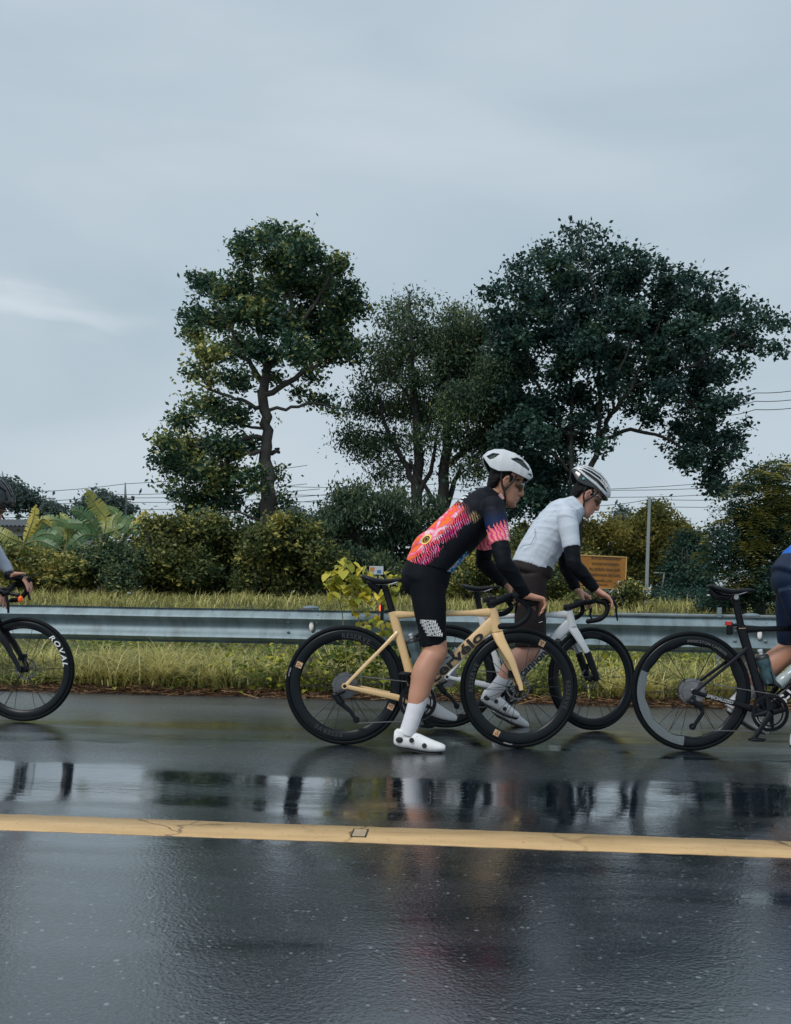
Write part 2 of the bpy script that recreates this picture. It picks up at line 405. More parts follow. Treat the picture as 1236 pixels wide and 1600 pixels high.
allm = math_('MAXIMUM', math_('MAXIMUM', crk, math_('MULTIPLY', spm, .6)), lm)
mx = N('ShaderNodeMixRGB'); mx.inputs[2].default_value = (.16, .10, .045, 1); t.links.new(allm, mx.inputs[0]); t.links.new(rp.outputs[0], mx.inputs[1])
t.links.new(mx.outputs[0], b.inputs['Base Color']); b.inputs['Roughness'].default_value = .45
nb_ = noise(160, 3); bp = N('ShaderNodeBump'); bp.inputs['Distance'].default_value = .0018; t.links.new(math_('SUBTRACT', nb_.outputs['Fac'], math_('MULTIPLY', allm, .8)), bp.inputs['Height']); t.links.new(bp.outputs[0], b.inputs['Normal'])
xs = np.linspace(-9, 9, 900)
YA, YB = 2.745, 2.945
ea = YA + vnoise(xs*9, xs*0, 5)*.005 + vnoise(xs*60, xs*0, 6)*.0035
eb = YB + vnoise(xs*9, xs*0, 15)*.005 + vnoise(xs*60, xs*0, 16)*.0035
xs2 = xs.copy(); xs2[0] = -300; xs2[-1] = 300
top = .0022
V = np.concatenate([np.stack([xs2, ea, xs*0-.004], 1), np.stack([xs2, ea+.002, xs*0+top], 1), np.stack([xs2, (ea+eb)/2, xs*0+top+.001], 1), np.stack([xs2, eb-.002, xs*0+top], 1), np.stack([xs2, eb, xs*0-.004], 1)])
n = len(xs); ii = np.arange(n-1); Fq = np.concatenate([np.stack([ii+k*n, ii+1+k*n, ii+1+(k+1)*n, ii+(k+1)*n], 1) for k in range(4)])
yl = tag(mesh_obj('road_marking', V, Fq, m_yl), kind='structure')
m_stud = mat('scraped stud patch', (.42, .32, .20), .45, var=.25, scale=60, bump=.6)
m_dark = mat('dark groove', (.03, .028, .025), .4)
gp = PY(562, 1304, 2.85); gx = (CAM + (Fv + Rv*((562-U0)/FPX) + Uv*((V0-1304)/FPX))*(2.85/(Fv + Rv*((562-U0)/FPX)).y)).x
k_ = MB(); k_.box((gx, 2.85, .0035), (.044, .085, .005)); st = k_.build('road_stud', m_stud, bevel=.002)
tag(st, 'small square stud set into the yellow line', 'road stud')
k_ = MB()
for dx, dy, a_, b_ in ((-.025, 0, .004, .10), (.025, 0, .004, .10), (0, .047, .054, .005), (0, -.047, .054, .005)): k_.box((gx+dx, 2.85+dy, .0035), (a_, b_, .003))
k_.build('stud_frame', m_dark, st)

# ------------------------------------------------------------------ foliage helpers
def leaf_quads(c, size, droop=.3, aspect=.55, r=None, up=None):
    """rhombic leaves at centres c (n,3); two triangles folded along the midrib"""
    r = r or rng; n = len(c)
    th = r.uniform(0, 2*PI, n); el = r.normal(-droop, .5, n)
    d = np.stack([np.cos(th)*np.cos(el), np.sin(th)*np.cos(el), np.sin(el)], 1)
    q = r.normal(size=(n, 3)); sd = np.cross(d, q); sd /= np.linalg.norm(sd, axis=1)[:, None]+1e-9
    s = (np.asarray(size)*r.uniform(.6, 1.35, n))[:, None]
    nrm_ = np.cross(d, sd)
    base = c - d*s*.5; tip = c + d*s*.5
    l = c + sd*s*aspect*.5 + nrm_*s*.1; rr = c - sd*s*aspect*.5 + nrm_*s*.1
    V = np.stack([base, l, tip, rr], 1).reshape(-1, 3)
    i = np.arange(n)*4; F = np.stack([i, i+1, i+2, i+3], 1)
    return V, F
def crown_points(blobs, n, clump=.22, per=14, r=None, shell=.6, lace=.9):
    """blobs (x,y,z,radius,weight,flat) -> leaf centres gathered in small clumps on each blob"""
    r = r or rng; B = np.array(blobs); wgt = B[:, 3]**2*B[:, 4]; wgt /= wgt.sum()
    nc = n//per; bi = r.choice(len(B), nc, p=wgt)
    d = r.normal(size=(nc, 3)); d /= np.linalg.norm(d, axis=1)[:, None]
    rad = r.uniform(0, 1, nc)**(shell)
    cc = B[bi, :3] + d*(rad*B[bi, 3])[:, None]*np.array([1, 1, .85])
    ct = r.uniform(0, 1, nc)
    # gather the clumps into sprays so that gaps open between them
    nsub = 6; sub = r.normal(size=(len(B), nsub, 3)); sub /= np.linalg.norm(sub, axis=2)[:, :, None]; sub *= r.uniform(.35, .95, (len(B), nsub, 1))
    out = r.uniform(0, 1, nc) < .10; cc = np.where(out[:, None], B[bi, :3] + d*(r.uniform(1.0, 1.24, nc)*B[bi, 3])[:, None], cc)
    pick = r.integers(0, nsub, nc); use = (r.uniform(0, 1, nc) < lace) & ~out
    alt = B[bi, :3] + (sub[bi, pick] + r.normal(size=(nc, 3))*.12)*B[bi, 3][:, None]
    cc = np.where(use[:, None], alt, cc); stint = r.uniform(0, 1, (len(B), nsub))[bi, pick]
    ct = np.where(use, .5*ct+.5*stint, ct)
    pts = np.repeat(cc, per, 0) + r.normal(size=(nc*per, 3))*clump*np.array([1, 1, .6])
    return pts, np.repeat(ct, per), np.repeat(bi, per), cc
def make_leaves(name, pts, tint, size, m, parent=None, droop=.3, aspect=.55):
    V, F = leaf_quads(pts, size, droop, aspect)
    o = mesh_obj(name, V, F, m, parent, smooth=False)
    set_tint(o, tint); return o
def m2(pxs, z): return pxs/FPX*z
def px_blobs(lst, z, spread, r=None, flat=1.0):
    r = r or rng; out = []
    for b_ in lst:
        px, py, rp_ = b_[:3]; wgt = b_[3] if len(b_) > 3 else 1
        zz = z + r.uniform(-spread, spread)
        p = P(px, py, zz); out.append((p.x, p.y, p.z, m2(rp_, zz), wgt))
    return out
def branch_tubes(mb, paths, z, n=7, jit=.25, r=None):
    r = r or rng; ends = []
    for path in paths:
        pts = []; rad = []; dz = 0
        dirz = r.uniform(-1, 1)*jit
        for i, (px, py, rp_) in enumerate(path):
            if path is not paths[0] and i > 0: dz += dirz
            p = P(px, py, z+dz); pts.append(p); rad.append(max(.012, m2(rp_, z)))
        # smooth subdivision
        q = []; rr = []
        for i in range(len(pts)-1):
            p0 = pts[max(i-1, 0)]; p1 = pts[i]; p2 = pts[i+1]; p3 = pts[min(i+2, len(pts)-1)]
            for k in range(4):
                u = k/4; q.append(.5*((2*p1)+(-p0+p2)*u+(2*p0-5*p1+4*p2-p3)*u*u+(-p0+3*p1-3*p2+p3)*u**3)); rr.append(rad[i]*(1-u)+rad[i+1]*u)
        q.append(pts[-1]); rr.append(rad[-1])
        q = [a + Vector(r.normal(size=3))*min(.5*b_, .04) for a, b_ in zip(q, rr)]
        mb.tube(q, rr, n); ends += [(a, b_) for a, b_ in zip(q, rr)]
    return ends
def tree(name, label, cat, z, paths, blobs, nleaf, size, lm, bark, spread=1.5, clump=.22, per=14, group=None, droop=.3, aspect=.55, twigs=.6, shell=.6, hue=None, seed=1, lace=.9):
    r = np.random.default_rng(seed)
    base = P(paths[0][0][0], paths[0][0][1], z) if paths else P(blobs[0][0], blobs[0][1], z)
    root = empty(name, (0, 0, 0), 0, label, cat, group); root.location = base
    inv = -np.array(base)
    Bl = px_blobs(blobs, z, spread, r)
    mb = MB(); nodes = branch_tubes(mb, paths, z, r=r) if paths else []
    pts, ct, bi, cc = crown_points(Bl, nleaf, clump, per, r, shell, lace)
    if nodes and twigs:
        NP = np.array([list(a[0]) for a in nodes]); NR = np.array([a[1] for a in nodes])
        tg = [Vector(b_[:3]) for b_ in Bl] + [Vector(c) for c in cc[::max(1, int(len(cc)/(len(Bl)*3.2*twigs)))]]
        first = len(Bl)
        for i, c in enumerate(tg):
            d = np.linalg.norm(NP-np.array(c), axis=1) + np.where(NP[:, 2] > c.z+.3, 1.5, 0); j = int(d.argmin()); a = Vector(NP[j])
            L_ = (c-a).length
            if L_ < .1 or L_ > 5: continue
            mid = a.lerp(c, .5) + Vector((r.uniform(-.1, .1)*L_, r.uniform(-.1, .1)*L_, .12*L_)); r0 = min(NR[j]*.5, .05 if i < first else .018); r0 = max(r0, .010)
            q = [a, a.lerp(mid, .55), mid, mid.lerp(c, .5), c]
            mb.tube(q, [r0, r0*.85, r0*.65, r0*.5, r0*.3], 4, cap=False)
            if i < first:
                for s_ in q[1:]: NP = np.vstack([NP, np.array(s_)]); NR = np.append(NR, r0*.6)
    if mb.v:
        mb.v = [(v[0]+inv[0], v[1]+inv[1], v[2]+inv[2]) for v in mb.v]
        tr = mb.build('trunk', bark, root, smooth=True, auto=180)
    # tint: per-clump plus per-leaf; blobs may carry a hue shift
    hs = np.array([b_[4] if len(b_) > 4 else 0 for b_ in blobs])
    tint = .44 + (ct-.5)*.85 + r.normal(0, .10, len(pts)) + hs[bi]
    make_leaves('crown', pts+inv, tint, size, lm, root, droop, aspect)
    return root

bark = mat('bark', (.030, .028, .026), .9, var=.35, scale=6, bump=.9, bscale=25)
bark_l = mat('pale bark', (.07, .064, .06), .9, var=.3, scale=5, bump=.9, bscale=25)
LM_tree = leafmat('broad leaves', [(0, (0.0124, 0.0405, 0.0367)), (.35, (0.0310, 0.0846, 0.0612)), (.62, (0.0698, 0.1435, 0.0714)), (.82, (0.2173, 0.2576, 0.0816)), (1, (0.4657, 0.4416, 0.1428))])
LM_dark = leafmat('dark leaves', [(0, (0.0108, 0.0330, 0.0342)), (.5, (0.0257, 0.0726, 0.0576)), (.85, (0.0607, 0.1237, 0.0810)), (1, (0.1485, 0.1980, 0.0900))])
LM_airy = leafmat('thin leaves', [(0, (0.0168, 0.0448, 0.0320)), (.4, (0.0476, 0.0928, 0.0544)), (.75, (0.1190, 0.1680, 0.0768)), (1, (0.2800, 0.2880, 0.1120))])
LM_bush = leafmat('hedge leaves', [(0, (0.0167, 0.0379, 0.0193)), (.4, (0.0567, 0.0897, 0.0322)), (.7, (0.1834, 0.1984, 0.0547)), (1, (0.5002, 0.4312, 0.1127))])
LM_olive = leafmat('olive leaves', [(0, (0.0351, 0.0632, 0.0281)), (.4, (0.1316, 0.1580, 0.0499)), (.7, (0.3510, 0.3247, 0.0858)), (1, (0.7020, 0.5616, 0.1560))])
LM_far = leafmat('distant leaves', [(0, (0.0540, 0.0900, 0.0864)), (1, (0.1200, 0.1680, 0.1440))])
# ------------------------------------------------------------------ trees
LT = [(385,385,18),(405,374,16),(435,368,18),(465,372,22),(480,398,24),(450,398,22,1,.1),(425,412,20),(524,412,16),(512,432,18),(390,402,14),(545,462,20),(566,485,12),(530,480,22),(500,448,30),(462,448,32,1,.1),(422,450,26),(375,440,18),(326,444,19),(306,436,9),(350,462,20,1,.1),(308,490,19),(335,497,24,1,.15),(385,492,30,1,.1),(435,500,34),(490,502,34),(533,520,24),(553,545,13),(302,522,15,1,.1),(328,550,24,.8,.2),(368,548,28),(410,550,30),(460,555,30),(508,550,26),(543,560,12),(302,580,15),(337,590,18,.8,.15),(375,592,20,.8),(430,590,14,.6),(485,590,16,.6),(520,618,9),(500,628,11),(528,642,9),(468,615,10),(562,562,7),(450,430,20),(405,470,24),(520,505,20),
 (302,625,12),(332,642,25),(368,652,22),(290,660,18),(262,690,16,1,.2),(300,697,30,1,.15),(345,700,30),(382,692,18),(256,722,12),(282,730,26),(322,740,32,1,.1),(360,745,28),(394,742,16),(260,756,11),(290,775,22),(330,785,22),(362,785,14),(374,812,8),(318,806,12),(300,800,10),
 (404,760,11),(432,748,9),(436,780,13),(414,800,16),(424,735,8),(408,825,14),(434,812,12),(420,690,5,.5),(425,655,6,.5)]
LTp = [[(424,880,15),(420,830,13.5),(419,780,12.5),(418,740,11),(417,700,9),(415,650,8.5),(412,615,8),(419,578,7),(438,545,5.5),(452,505,4.5),(455,460,3),(458,400,2)],
 [(413,618,5),(445,603,4.5),(482,578,4),(520,562,3),(545,548,2)],[(413,605,5),(392,572,4),(372,540,3),(350,500,2),(330,460,1.5)],[(419,578,4.5),(404,540,4),(400,490,3),(393,430,2),(388,392,1.5)],
 [(440,542,4.5),(470,505,3.5),(500,460,2.5),(522,425,1.5)],[(452,510,3),(440,450,2.5),(430,395,1.5)],[(415,640,4),(385,628,3),(350,618,2.5),(310,600,1.5)],[(416,682,4),(397,682,3.5),(365,690,3),(310,700,2)],
 [(417,668,2.8),(392,668,2.2),(360,655,1.6)],[(419,706,5),(428,705,3.4),(437,702,2.2)],[(414,640,3),(455,637,2.5),(495,630,2),(522,640,1.3)],[(418,715,4),(395,705,3.5),(350,725,3),(300,745,2)],[(419,745,4),(400,765,3),(350,770,2)]]
tree('broadleaf_tree', 'tall free-standing tree with a forked ivy-clad trunk and a low bough hanging left', 'tree', 28, LTp, [(b_[0], b_[1], b_[2]*.84)+((b_[3] if len(b_) > 3 else 1), (b_[4] if len(b_) > 4 else 0)+.07) for b_ in LT], 46000, .165, LM_tree, bark_l, spread=1.7, clump=.23, per=16, seed=3, shell=.45)
MT = [(643,466,8,.6),(657,474,8,.6),(625,482,12,.7),(610,505,14,.7),(648,505,16,.7),(685,497,10,.7),(714,500,18,.9),(740,498,13,.9),(592,545,14,.7),(630,545,22,.8),(668,540,22,.9),(708,540,28,1.1),(750,535,26,1.2),(577,590,13,.7),(608,590,22,.8),(650,590,25,.8),(700,590,32,1.2),(745,585,32,1.3),(785,580,30,1.3),(560,640,13,.8),(590,640,22,.8),(632,640,24,.7),(676,640,28,.8),(720,640,32,1),(760,640,35,1.2),(545,682,15,.9),(580,690,22,.8),(620,690,18,.6),(662,690,18,.6),(712,690,22,.7),(752,695,26,.8),(600,730,20,.6),(642,735,14,.4),(690,738,14,.4),(733,738,20,.6),(565,710,12,.7),(600,562,14,.6),(630,515,14,.6),(575,620,14,.8),(780,620,30,1.2),(800,660,28,1),(790,700,25,.8)]
MTp = [[(651,880,10),(652,780,9),(653,700,7.5),(649,620,5.5),(645,560,4),(640,500,2.5),(640,460,1.5)],[(688,870,10),(692,780,9),(697,700,8),(700,640,6),(702,580,4),(712,520,2.5)],[(695,735,6),(722,708,5),(745,685,4),(775,650,3),(790,600,2)],[(652,765,5),(630,720,4.5),(608,680,3.5),(590,620,2)],
 [(653,700,4),(670,660,3),(680,600,2)],[(650,640,3.5),(625,600,2.5),(600,560,1.5)],[(698,660,4.5),(735,620,3.5),(752,570,2.5)],[(652,780,5),(675,720,3),(690,660,2)],[(690,800,5),(665,760,3),(640,720,2)],[(660,870,6),(700,790,5),(720,730,3)]]
tree('broadleaf_tree', 'thin airy tree with two slim trunks and sparse leaves left of the big tree', 'tree', 30, MTp, [(b_[0], b_[1], b_[2]*1.03, b_[3], .05) for b_ in MT], 66000, .145, LM_airy, bark, spread=1.8, clump=.34, per=12, aspect=.4, droop=.7, seed=4, shell=.7)
RT = [(908,368,5,.5),(905,385,10,.7),(928,385,8,.6),(900,402,15),(870,415,19,1,.15),(840,425,13,.8),(808,438,12,.7),(780,458,14),(820,455,18),(935,412,16),(965,408,13,.8),(998,415,14,.8),(985,442,26),(940,447,32),(890,447,32,1,.05),(848,468,30),(803,492,28),(1035,442,17),(1072,440,14),(1103,452,10,.7),(1045,472,30),(1090,485,27),(1130,480,20),(1165,490,16),(1195,496,11),(1213,510,7),(1197,545,10,.7),(1165,530,20),(1130,530,30),(1080,530,36),(1020,512,40),(960,502,40),(900,507,40),(850,522,36),(800,540,32),(778,510,14),(820,582,34),(870,572,38),(920,560,38),(975,562,40),(1035,572,40),(1090,582,34),(1128,578,22),(1157,570,12,.8),(800,620,30),(850,627,36,.9),(900,618,30,.8),(950,605,24,.9),(1042,622,28,.8),(1088,632,30,.9),(1125,630,24),(1150,622,10),(822,672,32,.9),(870,680,32,.8),(905,660,20,.6),(1062,672,24,.7),(1100,682,30,.9),(1138,680,18),(1160,660,9),(842,722,30,.8),(880,722,22,.6),(792,692,26,.8),(1090,722,25,.9),(1123,722,22),(1150,702,13),(1072,712,12,.7),(1112,750,18),(1130,765,12),(1040,694,10,.6),(940,700,16,.6),(955,672,9,.5),(860,762,22,.8),(830,780,22,.8),(800,745,22,.8),(1000,605,26,.8),(1010,655,22,.7),(985,640,18,.6),(930,640,20,.8),(915,690,16,.7),(850,690,26,1),(835,745,26,1),(870,745,20,1),(880,775,18,1),(810,770,22,1),(850,790,20,1),(795,800,18,1),(800,424,5,1.6),(782,436,5,1.6),(830,402,5,1.6),(812,412,5,1.6),(860,385,5,1.6),(846,396,5,1.6),(890,366,5,1.6),(899,354,5,1.6),(913,356,5,1.6),(924,368,5,1.6),(936,366,5,1.6),(948,382,5,1.6),(962,388,5,1.6),(985,393,5,1.6),(972,398,5,1.6),(1010,402,5,1.6),(1035,418,5,1.6),(1022,410,5,1.6),(1070,424,5,1.6),(1060,430,5,1.6),(1100,438,5,1.6),(1116,434,5,1.6),(1140,460,5,1.6),(1178,478,5,1.6),(1222,505,5,1.6),(1215,548,5,1.6),(765,455,5,1.6),(770,490,5,1.6)]
RTp = [[(902,935,5.44),(903,880,5.10),(905,830,4.76),(913,770,4.76),(922,735,4.76),(936,685,4.42),(955,648,3.74),(985,605,3.06),(1010,560,2.38),(1030,500,1.70)],[(893,880,3.40),(892,800,3.40),(893,720,3.40),(891,650,3.06),(895,580,2.38),(905,500,1.70),(905,430,1.02)],
 [(925,730,3.40),(938,660,3.40),(935,600,2.72),(940,540,2.04),(930,460,1.36),(908,385,0.82)],[(936,690,3.40),(985,672,3.06),(1035,684,2.38),(1080,705,1.70)],[(985,605,2.72),(1040,590,2.38),(1100,560,2.04),(1150,520,1.36)],[(893,690,3.06),(860,640,2.72),(830,580,2.04),(810,500,1.36)],[(893,740,3.06),(855,700,2.38),(820,660,1.70)],[(955,650,2.72),(965,590,2.04),(990,520,1.70),(1000,440,1.02)],[(1030,595,2.38),(1080,630,2.04),(1120,680,1.36)],[(895,640,2.38),(875,560,2.04),(860,480,1.36)]]
tree('broadleaf_tree', 'largest dark spreading tree with drooping right-hand branches, behind the rider in white', 'tree', 27, RTp, [(b_[0], b_[1], b_[2]*(.86 if b_[2] > 8 else 1))+tuple(b_[3:]) for b_ in RT], 70000, .155, LM_dark, bark, spread=2.0, clump=.21, per=14, seed=5, shell=.5, aspect=.6)
# feathery upright shoots on the top of the big tree are its own fine blobs
# middle under-storey, weeping
WB = [(540,775,22),(512,800,18),(562,800,28),(603,788,24),(528,838,32),(580,850,38),(632,828,30),(672,800,22,.8),(500,850,25),(545,880,28),(600,885,28),(650,870,26),(492,822,16),(625,780,16,.7),(570,765,12,.8),(690,850,24)]
tree('weeping_shrub', 'dark weeping shrub at the foot of the thin airy tree', 'shrub', 25, [[(580,945,7),(570,880,6),(560,830,5),(555,790,3)],[(580,945,6),(598,905,6),(610,860,5),(620,800,3)]], WB, 30000, .14, LM_airy, bark, spread=1.2, clump=.2, per=14, droop=.9, seed=6, aspect=.4)

# hedges and shrubs: (label, depth, blobs, leaves, size, material, hue)
SH = [
 ('long dark tangled hedge running behind the banana plants and the mixed hedge', 26, [(x_, 868+4*math.sin(x_), 30+6*math.sin(x_*.37)) for x_ in range(-20, 540, 32)]+[(x_+9, 842+7*math.sin(x_*.9), 16+5*math.sin(x_*.53), 1, .08) for x_ in range(210, 540, 26)]+[(x_, 905, 24) for x_ in range(-20, 540, 40)], 40000, .13, LM_bush, 48),
 ('dense mixed hedge growing left of the ivy-clad trunk', 23, [(238,842,20),(265,832,22),(300,835,28),(340,832,26),(378,838,24),(222,885,30),(260,880,36),(305,885,38),(350,885,36),(395,885,30),(240,915,24),(290,918,26),(340,920,24),(385,918,22),(280,815,12,1,.2),(240,818,12,1,.2),(330,815,10),(212,868,14,1,.1)], 34000, .12, LM_bush, 31),
 ('dense green bush growing right of the ivy-clad trunk', 22.5, [(412,850,26),(448,838,24),(478,842,24),(505,868,26),(430,885,32),(470,885,32),(410,915,24),(450,918,24),(495,912,24),(460,818,14),(440,815,10,1,.15)], 20000, .12, LM_bush, 32),
 ('feathery blue-green shrub low in front of the banana plants', 21, [(165,870,24),(195,880,22),(150,895,22),(185,905,20),(130,880,18)], 12000, .10, LM_airy, 33),
 ('yellowish low scrub below the banana plants at the left edge', 21, [(20,880,24),(60,885,26),(100,890,26),(130,905,22),(30,910,24),(80,915,22),(-20,890,30),(60,865,14)], 16000, .12, LM_olive, 34),
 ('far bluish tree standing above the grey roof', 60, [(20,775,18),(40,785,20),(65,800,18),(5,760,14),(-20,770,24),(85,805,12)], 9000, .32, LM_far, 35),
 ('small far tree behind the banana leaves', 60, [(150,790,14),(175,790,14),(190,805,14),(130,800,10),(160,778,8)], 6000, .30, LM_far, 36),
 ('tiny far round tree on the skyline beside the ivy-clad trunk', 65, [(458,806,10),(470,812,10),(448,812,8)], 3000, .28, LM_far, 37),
 ('yellow-flowering hedge behind the brown notice board', 30, [(925,835,18,1,.25),(955,828,22,1,.3),(985,838,22,1,.3),(940,865,26,1,.1),(980,870,26),(910,860,20,1,.1),(950,895,22),(990,900,22),(915,825,12,1,.1),(920,900,20)], 24000, .14, LM_olive, 38),
 ('tall olive-green thicket behind the concrete post', 31, [(1020,812,20,1,.1),(1045,822,18,1,.25),(1000,822,14,1,.2),(1030,845,26,1,.1),(1065,838,20,1,.15),(1012,880,24),(1055,870,26,1,.1),(1035,895,18),(1025,795,10),(1085,850,18)], 22000, .14, LM_olive, 39),
 ('small pointed conifer on the skyline behind the notice board', 48, [(972,812,5),(972,820,7),(972,800,3)], 1500, .2, LM_far, 40),
 ('round dark green tree between the thicket and the feathery tree', 27, [(1078,870,26),(1065,895,22),(1090,900,24),(1075,850,16),(1085,918,18),(1062,915,14)], 14000, .11, LM_dark, 41),
 ('low clipped hedge under the white car', 22, [(1035,935,14),(1060,937,13),(1085,938,14),(1020,940,10),(1045,944,12),(1100,945,14)], 9000, .08, LM_dark, 42),
 ('dark low shrub behind the saddle of the black racing bike', 17, [(1120,935,16),(1150,935,18),(1180,932,18),(1105,950,14),(1210,925,20),(1235,930,20)], 10000, .07, LM_dark, 43),
 ('olive shrub seen between the two standing riders', 21, [(745,880,22,1,.15),(720,905,20,1,.1),(770,905,22),(790,880,22,1,.1),(815,890,20),(740,930,16),(790,935,16),(850,905,20),(880,915,20),(870,940,14),(700,930,20),(760,850,16,1,.1),(730,860,14,1,.1),(820,850,18,1,.1)], 22000, .10, LM_bush, 44),
 ('dark low bushes under the weeping shrub and the thin airy tree', 24, [(600,915,24),(640,910,26),(680,915,24),(560,915,22),(700,900,26),(720,880,22),(520,920,20),(650,935,20),(610,938,18),(690,938,18)], 16000, .12, LM_bush, 46),
 ('dark undergrowth filling the gap behind the two standing riders', 27, [(700,875,22),(745,865,22),(790,860,22),(835,865,22),(880,868,22),(905,880,18),(860,900,24),(810,905,24),(760,905,24),(720,905,22),(890,910,20),(770,835,14,1,.1),(850,838,12,1,.15),(820,835,14,1,.1)], 18000, .14, LM_bush, 47),
 ('scruffy bush beside the wooden legs of the notice board', 19, [(925,940,14),(960,938,14),(990,940,12),(900,942,12),(985,920,9)], 8000, .08, LM_bush, 45),
]
for lb, z, bl, nl, sz, lm, sd in SH:
    r = np.random.default_rng(sd)
    cx = np.mean([b_[0] for b_ in bl]); wd = max(b_[0] for b_ in bl)-min(b_[0] for b_ in bl)
    yb = max(b_[1] for b_ in bl)+10
    paths = [[(cx, yb+14, 4*23/z), (cx+wd*k*.7, yb, 4*23/z), (cx+wd*k*1.1, yb-25, 3*23/z), (cx+wd*k*1.2, min(b_[1] for b_ in bl)+8, 1.2*23/z)] for k in (-.3, -.05, .22)]
    nm = {'tree': 'distant_tree', 'hedge': 'hedge', 'thicket': 'shrub', 'conifer': 'conifer'}
    kind = next((v for k, v in nm.items() if k in lb), 'shrub')
    cat = {'distant_tree': 'tree', 'hedge': 'hedge', 'shrub': 'shrub', 'conifer': 'tree'}[kind]
    tree(kind, lb, cat, z, paths, [(b_[0], b_[1], b_[2], (b_[3] if len(b_) > 3 else 1), (b_[4] if len(b_) > 4 else 0)+.06) for b_ in bl], nl, sz, lm, bark, spread=.9 if z < 40 else 1.5, clump=.15*z/22, per=14, seed=sd, twigs=.5, shell=.4)

# compound-leaf tree at right, large drooping leaf sprays
r = np.random.default_rng(77)
FT = [(1185,745,18,1,.1),(1215,740,22),(1160,765,16),(1195,785,30,1,.15),(1225,780,25,1,.1),(1150,800,24),(1180,825,32),(1220,825,30,1,.1),(1130,845,20,1,.05),(1165,865,30),(1205,870,32),(1140,890,24),(1180,900,26),(1225,905,26),(1250,800,30),(1255,860,35),(1110,870,12,1,.2),(1120,825,10,1,.1)]
root = tree('compound_leaf_tree', 'dark tree with drooping feathery leaf sprays at the right edge', 'tree', 16, [[(1190,960,9),(1188,900,8),(1192,840,6),(1200,780,4)],[(1189,900,5),(1160,860,4),(1145,800,2.5)],[(1191,860,5),(1225,820,4),(1245,780,3)]], FT, 22000, .065, LM_dark, bark, spread=.8, clump=.13, per=14, seed=8, shell=.4)
# the sprays: pinnate leaves, each a stalk of paired leaflets
def sprays(root, blobs, z, n, L, m, seed, hue=.0, name='leaf_spray', pairs=7, lw=.35):
    r = np.random.default_rng(seed); base = np.array(root.location)
    B = np.array([list(P(b_[0], b_[1], z-.2))+[m2(b_[2], z)] for b_ in blobs]); pw = B[:, 3]**2; pw /= pw.sum()
    Vs = []; Fs = []; T = []; k = 0
    for s_ in range(n):
        b_ = B[r.choice(len(B), p=pw)]; d = r.normal(size=3); d /= np.linalg.norm(d); d[1] = -abs(d[1])
        o_ = b_[:3] + d*b_[3]*r.uniform(.65, 1.05)
        az = r.uniform(0, 2*PI); dd = np.array([math.cos(az), math.sin(az)*.7-.3, r.uniform(-.1, .35)]); dd /= np.linalg.norm(dd)
        ll = L*r.uniform(.7, 1.25); tn = r.uniform(.25, 1)+hue
        for j in range(pairs):
            u = (j+1)/pairs; c = o_ + dd*ll*u + np.array([0, 0, -.55*ll*u*u]); sd = np.cross(dd, [0, 0, 1]); sd /= np.linalg.norm(sd)
            lf = ll*lw*(1-.5*abs(u-.45))
            for sg in (-1, 1):
                tip = c + sd*sg*lf + dd*lf*.35 + np.array([0, 0, -.3*lf]); wv = dd*lf*.16
                mid = (c+tip)/2 + np.array([0, 0, .06*lf])
                Vs += [c, mid-wv, tip, mid+wv]; Fs.append((k, k+1, k+2, k+3)); k += 4; T.append(tn + r.normal(0, .06))
    o = mesh_obj(name, np.array(Vs)-base, np.array(Fs), m, root, smooth=False); set_tint(o, np.array(T)); return o
sprays(root, FT, 16, 620, .42, LM_bush, 5)
sprays(bpy.data.objects['shrub'], [(225,838,26),(262,830,24)], 22, 2, .3, LM_bush, 6) if False else None

